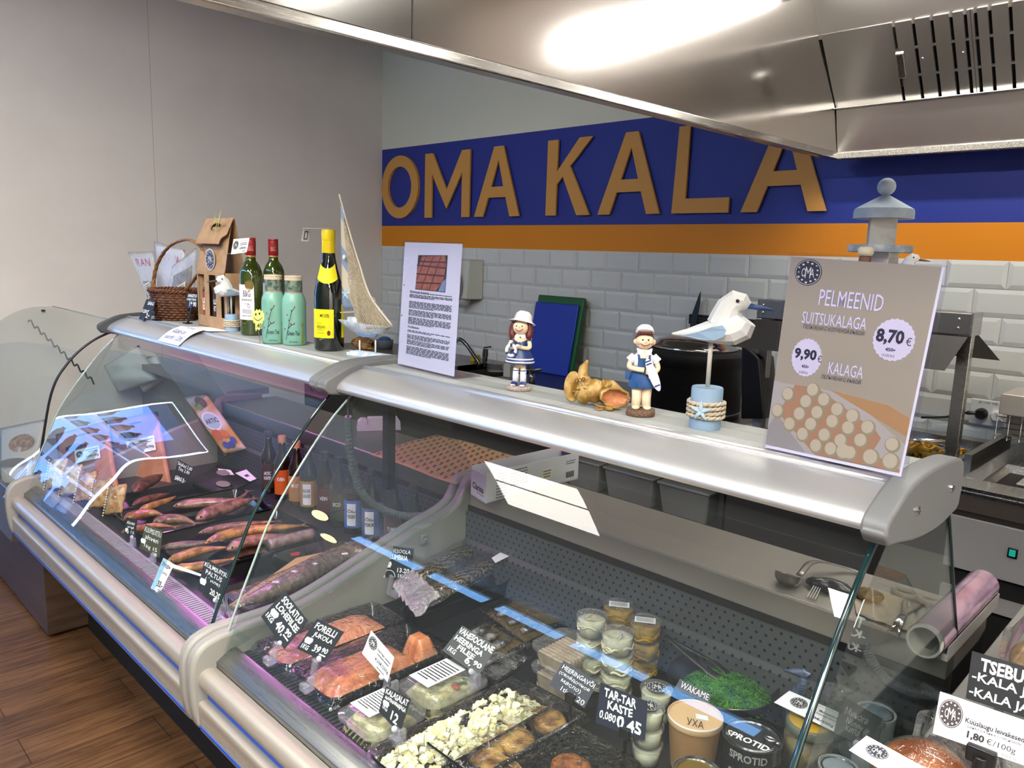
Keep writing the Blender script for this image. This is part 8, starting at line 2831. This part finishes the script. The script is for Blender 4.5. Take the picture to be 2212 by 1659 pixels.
# dark bags with labels
q = quad_px([(395, 1040), (470, 1005), (560, 1035), (480, 1075)], onZ(470, 1050, .6), (.2, -.3, .95))
t = thing('black_bag', 'flat black snack bag with pale oval windows at the back of the left case', 'bag', q.at(.5, .5))
pouch(q, .012, 'bag', M_black, t, wr=.001)
for u, v in ((.35, .72), (.72, .4)):
    patch(q, disc(u, v, .12, .14, 18), 'window', mat('grey_window', '6f6864', .4), t, .0135)
for i, px in enumerate(([(470, 1012), (498, 1015), (506, 1026), (478, 1024)], [(508, 1022), (532, 1014), (554, 1034), (540, 1040)])):
    lq = quad_px(px, onZ(510, 1030, .63), (.2, -.6, .8)); o = plate(lq, 'paper_label', mat('lilac_paper', 'cfc2d4', .6), None, .0006); tag(o, ['barcode label on the black snack bag, left one', 'blank folded label at the right end of the black snack bag'][i], 'label'); small_print(lq, [(.3, .5, .7, .2)], M_ink, o)
# kraft packs with price cards
for i, (px, cx, pr) in enumerate((([(233, 908), (341, 889), (374, 1062), (262, 1085)], [(271.4, 954.3), (332, 939.8), (337, 971.6), (279, 984.7)], '10,90€/90g'), ([(120, 938), (231, 909), (262, 1082), (140, 1105)], [(160.6, 973), (213.5, 961), (217, 989), (163.5, 1000.6)], '4,60€/100g'))):
    q = quad_px(px, onZ((310, 200)[i], (1018, 1034)[i], .6), (.3, -.85, .4))
    t = thing('kraft_pack', ['kraft snack pack priced 10,90€ at the left end of the left case', 'kraft snack pack priced 4,60€ behind the beaded packs'][i], 'pack', q.at(.5, 1))
    pouch(q, .008, 'pack', mat('kraft_pack', 'a0684c', .55, c2='b37a5c', sc=12), t, wr=.0008, seed=i)
    patch(q, [(.18, .16), (.5, .12), (.52, .3), (.2, .34)], 'window', mat('pack_window', 'a58268', .3), t, .0095)
    patch(q, disc(.36, .25, .17, .05, 16), 'brand_patch', mat('grey_brand', '4c4442', .5), t, .01)
    write(q, [('Kalake', .2, .215, .6, .27, 0.02)], M_ink, t, lift=.0105)
    patch(q, disc(.55, .1, .13, .012, 10), 'hang_hole', mat('hang_hole', '3a2a22', .6), t, .006)
    cq = quad_px(cx, q.at(.5, .5, .014), q.n)
    k_ = thing('price_card', 'lilac-lit price card reading %s on its kraft pack' % pr, 'card', cq.at(.5, 1), None)
    plate(cq, 'card', M_paper, k_, .0006); oma_logo(cq, .19, .4, .14, .26, k_); write(cq, [(pr, .44, .6, .95, .82, .02)], M_ink, k_); small_print(cq, [(.45, .2, .95, .06), (.55, .36, .9, .05)], M_ink, k_)
M_amb = mat('amber_snack', '9c6a34', .4, c2='c4a070', sc=50)
for i in range(5):
    x, y = 122 + 32 * i, 1012 + 14 * i
    q = quad_px([(x - 14, y - 18), (x + 26, y - 24), (x + 14, y + 42), (x - 26, y + 46)], onZ(x - 4, y + 44, .6), (.5, -.8, .35))
    t = thing('beaded_pack', 'clear beaded snack pack, %s in the row before the kraft packs' % ['leftmost', 'second', 'middle', 'fourth', 'rightmost'][i], 'pack', q.at(.5, 1), 'row of beaded snack packs')
    pouch(q, .012, 'contents', M_amb if i > 1 else mat('beige_snack', 'b09a78', .5, c2='d0bfa0', sc=40), t, wr=.001, seed=i + 3)
    mb = MB()
    for j in range(12):
        mb.ball(q.at(.0, j / 11, .004), .0032, 6, 4)
    mb.build('beaded_edge', mat('pearl_bead', 'd0cabb', .3), t, smooth=True)
    pouch(q, .015, 'film', M_film, t, 8, 8, wr=.001, seed=i)
# chalk and paper tags of the left case
tg = lambda *a, **k: deck_tag(*a, bz=.6, **k)
tg([(384.8, 992), (419, 1010.7), (402, 1047), (373, 1040)], (388, 1046), 'black tag listing prices and SÄRG 5 before the dark bags', [('Saiakad 2.80', .05, .05, .95, .22), ('Tint 2.80', .15, .28, .9, .44), ('SÄRG 5.-', .1, .68, .85, .9, .02)], n=(.5, -.75, .4))
tg([(272, 1117.8), (296.6, 1122), (290.8, 1162.6), (267.6, 1154)], (277, 1172), 'small dark tag with a white chip at the front of the narrow tray', [('Ahven', .15, .15, .85, .35), ('angl', .25, .42, .8, .58), ('kg 15', .1, .68, .9, .88)], n=(.5, -.75, .4), chip=(.1, .6))
tg([(314, 1132), (351.6, 1146.7), (344, 1204.6), (301, 1184)], (320, 1205), 'olive chalk tag reading KUUMSUITSU AHVEN before the golden smoked fish', [('KUUMSUITSU', .05, .08, .95, .28), ('ahven', .15, .36, .85, .54), ('1kg 15', .2, .72, .85, .9)], n=(.5, -.75, .4), m=mat('olive_board', '3f402f', .45), chip=(.0, .58))
t, q = tg([(353, 1205), (376, 1219), (345.8, 1281), (325.5, 1271)], (337, 1280), 'white and blue folded paper tag reading Угорь 33.- over the air grille', [('Угорь', .08, .08, .9, .26, .02), ('(филе)', .2, .34, .85, .46), ('33.-', .4, .66, .95, .86, .03)], n=(.5, -.75, .4), m=M_paper, chalk=M_ink, jit=.02, name='paper_tag')
patch(q, [(0, 0), (.4, 0), (.4, 1), (0, 1)], 'blue_edge', mat('pale_blue_paper', '8fb4cf', .6), t, .0004)
fold = Quad(q.at(1, 0), q.at(1, 0) + Vector((.13, .05, -.012)), q.at(1, .05) + Vector((.13, .05, -.012)), q.at(1, .12)); plate(fold, 'fold', M_paper, t, .0006)
tg([(442.7, 1206), (499, 1236.4), (474.5, 1303), (426.8, 1274)], (465, 1318), 'black tag reading KÜLMSUITSU PALTUS 20.20 behind the dark glass edge', [('KÜLMSUITSU', .05, .06, .95, .22, .01), ('PALTUS', .15, .28, .8, .42, .01), ('(филе)', .2, .48, .8, .6), ('20.20', .5, .74, .95, .92, .02)], n=(.5, -.75, .4), chip=(.03, .6))
tg([(170.7, 1036.8), (199.7, 1032), (197, 1063), (173.6, 1060)], (187, 1070), 'small dark tag reading KAHN LOUHID among the beaded packs', [('KAHN', .15, .2, .85, .45, .01), ('LOUHID', .1, .55, .9, .8, .01)], n=(.5, -.75, .4))
ft = copy_tree(bpy.data.objects['fish_tail_ornament'], loc=onZ(396, 1015, DECK + .0), rz=.3, sc=1.5, label='grey ceramic fish standing tail up before the kraft packs', group='ceramic fish ornaments')
bpy.data.objects['fish_tail_ornament']['group'] = 'ceramic fish ornaments'
q = quad_px([(396, 858), (446, 850), (532, 968), (486, 985)], Vector((1.62, -1.87, .7)), (.3, -.85, .45))
t = thing('printed_pouch', 'upright pouch reading ARTIC with printed fruit at the back of the left case', 'pouch', q.at(.5, 1))
pouch(q, .01, 'pouch', mat('pouch_yellow', 'b98a3a', .4, c2='c9c2b4', sc=9), t, wr=.001)
patch(q, disc(.5, .48, .36, .16, 24), 'badge', M_paper, t, .012); patch(q, disc(.5, .48, .31, .135, 24), 'badge_blue', mat('badge_pale_blue', 'a8c0cc', .4), t, .0124)
write(q, [('ARTIC', .24, .44, .76, .52, .02)], M_ink, t, lift=.013)
for i, (u, v, r, c) in enumerate(((.35, .7, .2, 'b85a1e'), (.65, .72, .16, 'c06a24'), (.4, .88, .13, '3a3f86'), (.62, .9, .13, '34387a'), (.8, .84, .12, '3d4290'), (.6, .15, .22, '5c4636'), (.4, .22, .14, '6f8038'))):
    patch(q, disc(u, v, r, r * .42, 16), 'fruit_print', mat('fruit_%d' % i, c, .4), t, .0125 + .0003 * i)

# bottles at the back of the left case
M_bb = mat('amber_bottle', '1d0c06', .06, coat=.7)
M_cb = mat('clear_bottle_dark', '26282a', .06, coat=.7)
M_capd, M_capw = mat('dark_cap', '2c2d30', .4), mat('wood_cap', 'a87c54', .6)
Bs = [((582, 1050), 'b', 'd', '3a1512', 'ARTIC\nHUNTER', 'dark bottle with a brown label, nearest the perforated end'), ((611, 1062), 'b', 'w', 'b8561c', 'KVEN', 'brown bottle with an orange label and wooden cap'), ((642, 1072), 'b', 'w', 'a8743c', 'MUST', 'tan labelled bottle with a wooden cap behind the dark glass edge'),
      ((667, 1085), 'c', 'd', 'a9824a', 'INGVER\nGINGER', 'bottle with a tan label reading GINGER'), ((703, 1092), 'b', 'd', '4a1420', 'VEIN', 'bottle with a dark red label, fourth from the divider end'), ((732, 1104), 'c', 'd', '26372a', 'ECO', 'bottle with a dark green label'),
      ((763, 1122), 'b', 'w', '2c62b0', 'Õlu\nWEISSBIER', 'bottle with a bright blue and white label'), ((802, 1136), 'b', 'd', '3a5390', 'Õlu\nPREMIUM', 'bottle with a dark blue label reading PREMIUM'), ((850, 1142), 'c', 'd', '5a3a20', 'TUME\nALE', 'bottle with a brown label behind the cable hose'),
      ((893, 1150), 'c', 'd', '4c3a24', 'VANA\nKVASS', 'bottle with an olive label nearest the divider')]
for (x, y), gl, cp, lc_, tx, lab in Bs:
    c = onZ(x, y, DECK + .001)
    if c.y > -1.868:
        c = onY(x, y, -1.868); c.z = DECK + .001
    r = .0305
    t = thing('drink_bottle', lab + ' in the left case', 'bottle', c, 'drink bottles in the left case')
    mb = MB(); mb.lathe([(0, 0), (r * .95, 0), (r, .005), (r, .13), (r * .95, .145), (r * .5, .18), (.0125, .2), (.012, .228), (0, .228)], c, 20); mb.build('glass_body', M_bb if gl == 'b' else M_cb, t, smooth=True)
    mb = MB(); mb.lathe([(.0145, .214), (.0145, .236), (.013, .2385), (0, .2385)], c, 18); mb.build('cap', M_capw if cp == 'w' else M_capd, t, smooth=True, auto=40)
    a = toward(c); cq = CylQuad(c, r, a - 1.25, a + 1.0, c.z + .115, c.z + .022); wrap(cq, 'label', mat('drink_label_' + lc_, lc_, .5), t)
    if lc_ in ('2c62b0', '3a5390', 'a9824a'):
        wrap(CylQuad(c, r, a - .7, a + .25, c.z + .105, c.z + .03), 'label_panel', M_paper, t, .0008, 8)
    ls = tx.split('\n'); ink = M_ink if lc_ in ('2c62b0', '3a5390', 'a9824a') else M_paper
    write(cq, [(s, .27, .3 + .2 * i, .64, .44 + .2 * i, .02) for i, s in enumerate(ls)], ink, t, lift=.0016)

# ------------------------------------------------------------ the third, all-glass case in the corner
T3 = [(-2.565, .45), (-2.535, .55), (-2.49, .68), (-2.435, .93), (-2.375, 1.04), (-2.29, 1.118), (-2.19, 1.16), (-2.08, 1.165)]
c3 = thing('corner_case', 'low steel case with a tall curved glass hood in the corner by the white wall', 'display case', (.7, -2.2, 0))
g = yz(T3, 6)
M_gl3 = clear('frosty_glass', 'eef2ee', 0, 1.16, haze=.14, hz='d4d8d0')
mb = MB(); mb.sheet(lambda u, v: Vector((.02 + 1.27 * u, *g[min(len(g) - 1, int(round(v * (len(g) - 1))))])), 1, len(g) - 1); mb.build('curved_glass', M_gl3, c3, smooth=True)
mb = MB(); mb.tube([(1.29, y, z) for y, z in g], .0045, 8); mb.build('black_gasket', M_black, c3, smooth=True)
mb = MB(); mb.tube([(.02, -2.08, 1.165), (1.29, -2.08, 1.165)], .003, 6); mb.build('top_edge', M_glassedge2, c3, smooth=True)
mb = MB(); mb.ball((.28, -2.19, 1.164), (.014, .01, .006), 10, 6); mb.build('knob', M_black, c3, smooth=True)
mb = MB(); mb.box2((.02, -2.59, .385), (1.3, -1.6, .44)); mb.hexa([(.02, -2.6, .39), (1.3, -2.6, .39), (1.3, -2.56, .39), (.02, -2.56, .39), (.02, -2.575, .56), (1.3, -2.575, .56), (1.3, -2.56, .56), (.02, -2.56, .56)]); mb.box2((1.285, -2.59, .385), (1.302, -1.6, .56)); mb.build('steel_body', M_steeld, c3, bev=.003)
mb = MB(); mb.box2((.02, -2.56, .44), (1.285, -1.62, .47)); mb.build('deck', mat('pale_deck', '8d8a88', .5), c3)
mb = MB(); mb.box2((.02, -1.66, .47), (1.285, -1.62, .86)); mb.box2((.02, -1.75, .84), (1.285, -1.55, .87)); mb.build('rear_shelf', M_ggrey2, c3)
cab = MB(); cab.box2((.0, -2.52, .02), (1.375, -1.7, .385)); o = cab.build('plinth_cabinet', mat('walnut_panel', '4a3a2e', .35, c2='3c2e24', sc=5, stretch=(1, 1, 8)), c3)
# zig-zag cord, bags and packs seen through it
t = thing('coiled_cord', 'dark zig-zag cord running down behind the curved glass of the corner case', 'cord', (.6, -1.9, 1))
A_5, B_5 = onX(60, 690, .06), onY(203, 826, -2.0)
n_ = 20
pts = [A_5.lerp(B_5, i / n_) + (Vector((.0, 0, .011)) if i % 2 else Vector((0, 0, -.011))) for i in range(n_ + 1)]
mb = MB(); mb.tube(smoothline(pts, 4), .0042, 6); mb.build('cord', mat('dark_cord', '2a2c2e', .5), t, smooth=True)
for i, (px, y, lab) in enumerate((([(225, 790), (300, 745), (345, 820), (255, 850)], -1.95, 'white plastic bag hanging behind the left end of the left case'), ([(290, 790), (340, 765), (362, 815), (310, 850)], -1.9, 'smaller white plastic bag bunched beside the larger hanging one'))):
    q = quad_px(px, (0, y, 0), (.4, -.9, .1)); t = thing('white_bag', lab, 'bag', q.at(.5, 1), 'white plastic bags')
    pouch(q, .05, 'bag', mat('white_bag_plastic', 'cfd2cd', .4), t, wr=.006, seed=i + 4)
q = quad_px([(0, 925), (100, 905), (70, 1050), (0, 1050)], onZ(50, 1050, .5), (.3, -.8, .5))
t = thing('fish_pack', 'white packs printed with fish pictures in the corner case', 'pack', q.at(.5, 1)); pouch(q, .015, 'pack', mat('white_pack', 'b7b2ae', .5), t, wr=.002)
patch(q, disc(.6, .35, .3, .14, 18), 'fish_print', mat('smoked_print', 'a57a4a', .5, c2='6b4a2a', sc=60), t, .018); patch(q, disc(.45, .65, .4, .07, 18), 'fish_print', mat('herring_print', '5d5048', .5), t, .018)
q = quad_px([(5, 1075), (72, 985), (66, 1062), (22, 1098)], onZ(35, 1098, .5), (.3, -.8, .5))
t = thing('snack_pack', 'pale pack with blue print and a green corner at the front of the corner case', 'pack', q.at(.5, 1)); pouch(q, .01, 'pack', mat('pale_blue_pack', 'b9c9d6', .4), t, wr=.001)
small_print(q, [(.3, .3 + .1 * j, .9, .03) for j in range(5)], mat('blue_ink', '3c4696', .6), t, .013); patch(q, [(.7, .8), (1, .78), (1, 1), (.75, 1)], 'green_corner', mat('pack_green', '4aa02c', .5), t, .008)
tg([(33, 918), (64, 924), (48, 952), (18, 942)], (36, 952), 'black chalk tag marked 9.20 in the corner case', [('AHVEN', .1, .08, .9, .3), ('9.20', .2, .42, .85, .75, .02)], n=(.3, -.75, .6), holder=None)

# ------------------------------------------------------------ the drinks fridge whose light shines in the glass
fz = thing('drinks_fridge', 'lit drinks fridge across the shop floor, mirrored in the left case glass', 'fridge', (-2.45, -3.88, 0))
mb = MB(); mb.box2((-2.8, -4.28, .0), (-2.75, -3.5, 2.47)); mb.box2((-2.75, -4.28, 0), (-2.1, -4.24, 2.47)); mb.box2((-2.75, -3.54, 0), (-2.1, -3.5, 2.47)); mb.box2((-2.75, -4.24, 0), (-2.1, -3.54, .25)); mb.box2((-2.75, -4.24, 2.36), (-2.1, -3.54, 2.47)); mb.build('cabinet', M_dgrey, fz)
mb = MB(); mb.box2((-2.745, -4.24, .26), (-2.74, -3.54, 2.36)); mb.build('lit_back', mat('lit_blue_back', '405880', .5, emit='5078d8', es=5.0), fz)
for y in (-4.235, -3.545):
    mb = MB(); mb.box2((-2.12, y - .008, .28), (-2.1, y + .008, 2.43)); mb.build('light_strip', mat('fridge_led', 'ffffff', .5, emit='a8c8ff', es=20), fz)
mb = MB(); mb.box2((-2.12, -4.235, 2.42), (-2.1, -3.545, 2.436)); mb.build('light_strip', _mats['fridge_led'], fz)
for z in (.26, .72, 1.18, 1.64):
    mb = MB(); mb.box2((-2.7, -4.235, z), (-2.15, -3.545, z + .012)); mb.box2((-2.155, -4.235, z - .02), (-2.148, -3.545, z + .025)); mb.build('shelf', mat('fridge_shelf', '9fb4d8', .4, emit='a8c4ff', es=1.2), fz)
pb = None
for si, z in enumerate((.272, .732, 1.192, 1.652)):
    for j in range(6):
        loc = (-2.3, -4.16 + .11 * j, z)
        if pb is None:
            pb = thing('water_bottle', 'drink bottle standing on a shelf of the lit fridge', 'bottle', (0, 0, 0), 'bottles in the lit fridge')
            mb = MB(); mb.lathe([(0, 0), (.04, 0), (.042, .2), (.016, .26), (.016, .3), (0, .3)], (0, 0, 0), 14); mb.build('body', mat('blue_bottle', '1c3a7a', .2, c2='101c3c', sc=4), pb, smooth=True)
            mb = MB(); mb.lathe([(.043, .06), (.043, .16)], (0, 0, 0), 14); mb.build('label', mat('bottle_white_label', 'c8d4ea', .5), pb, smooth=True)
            pb.location = loc
        else:
            copy_tree(pb, loc=loc)
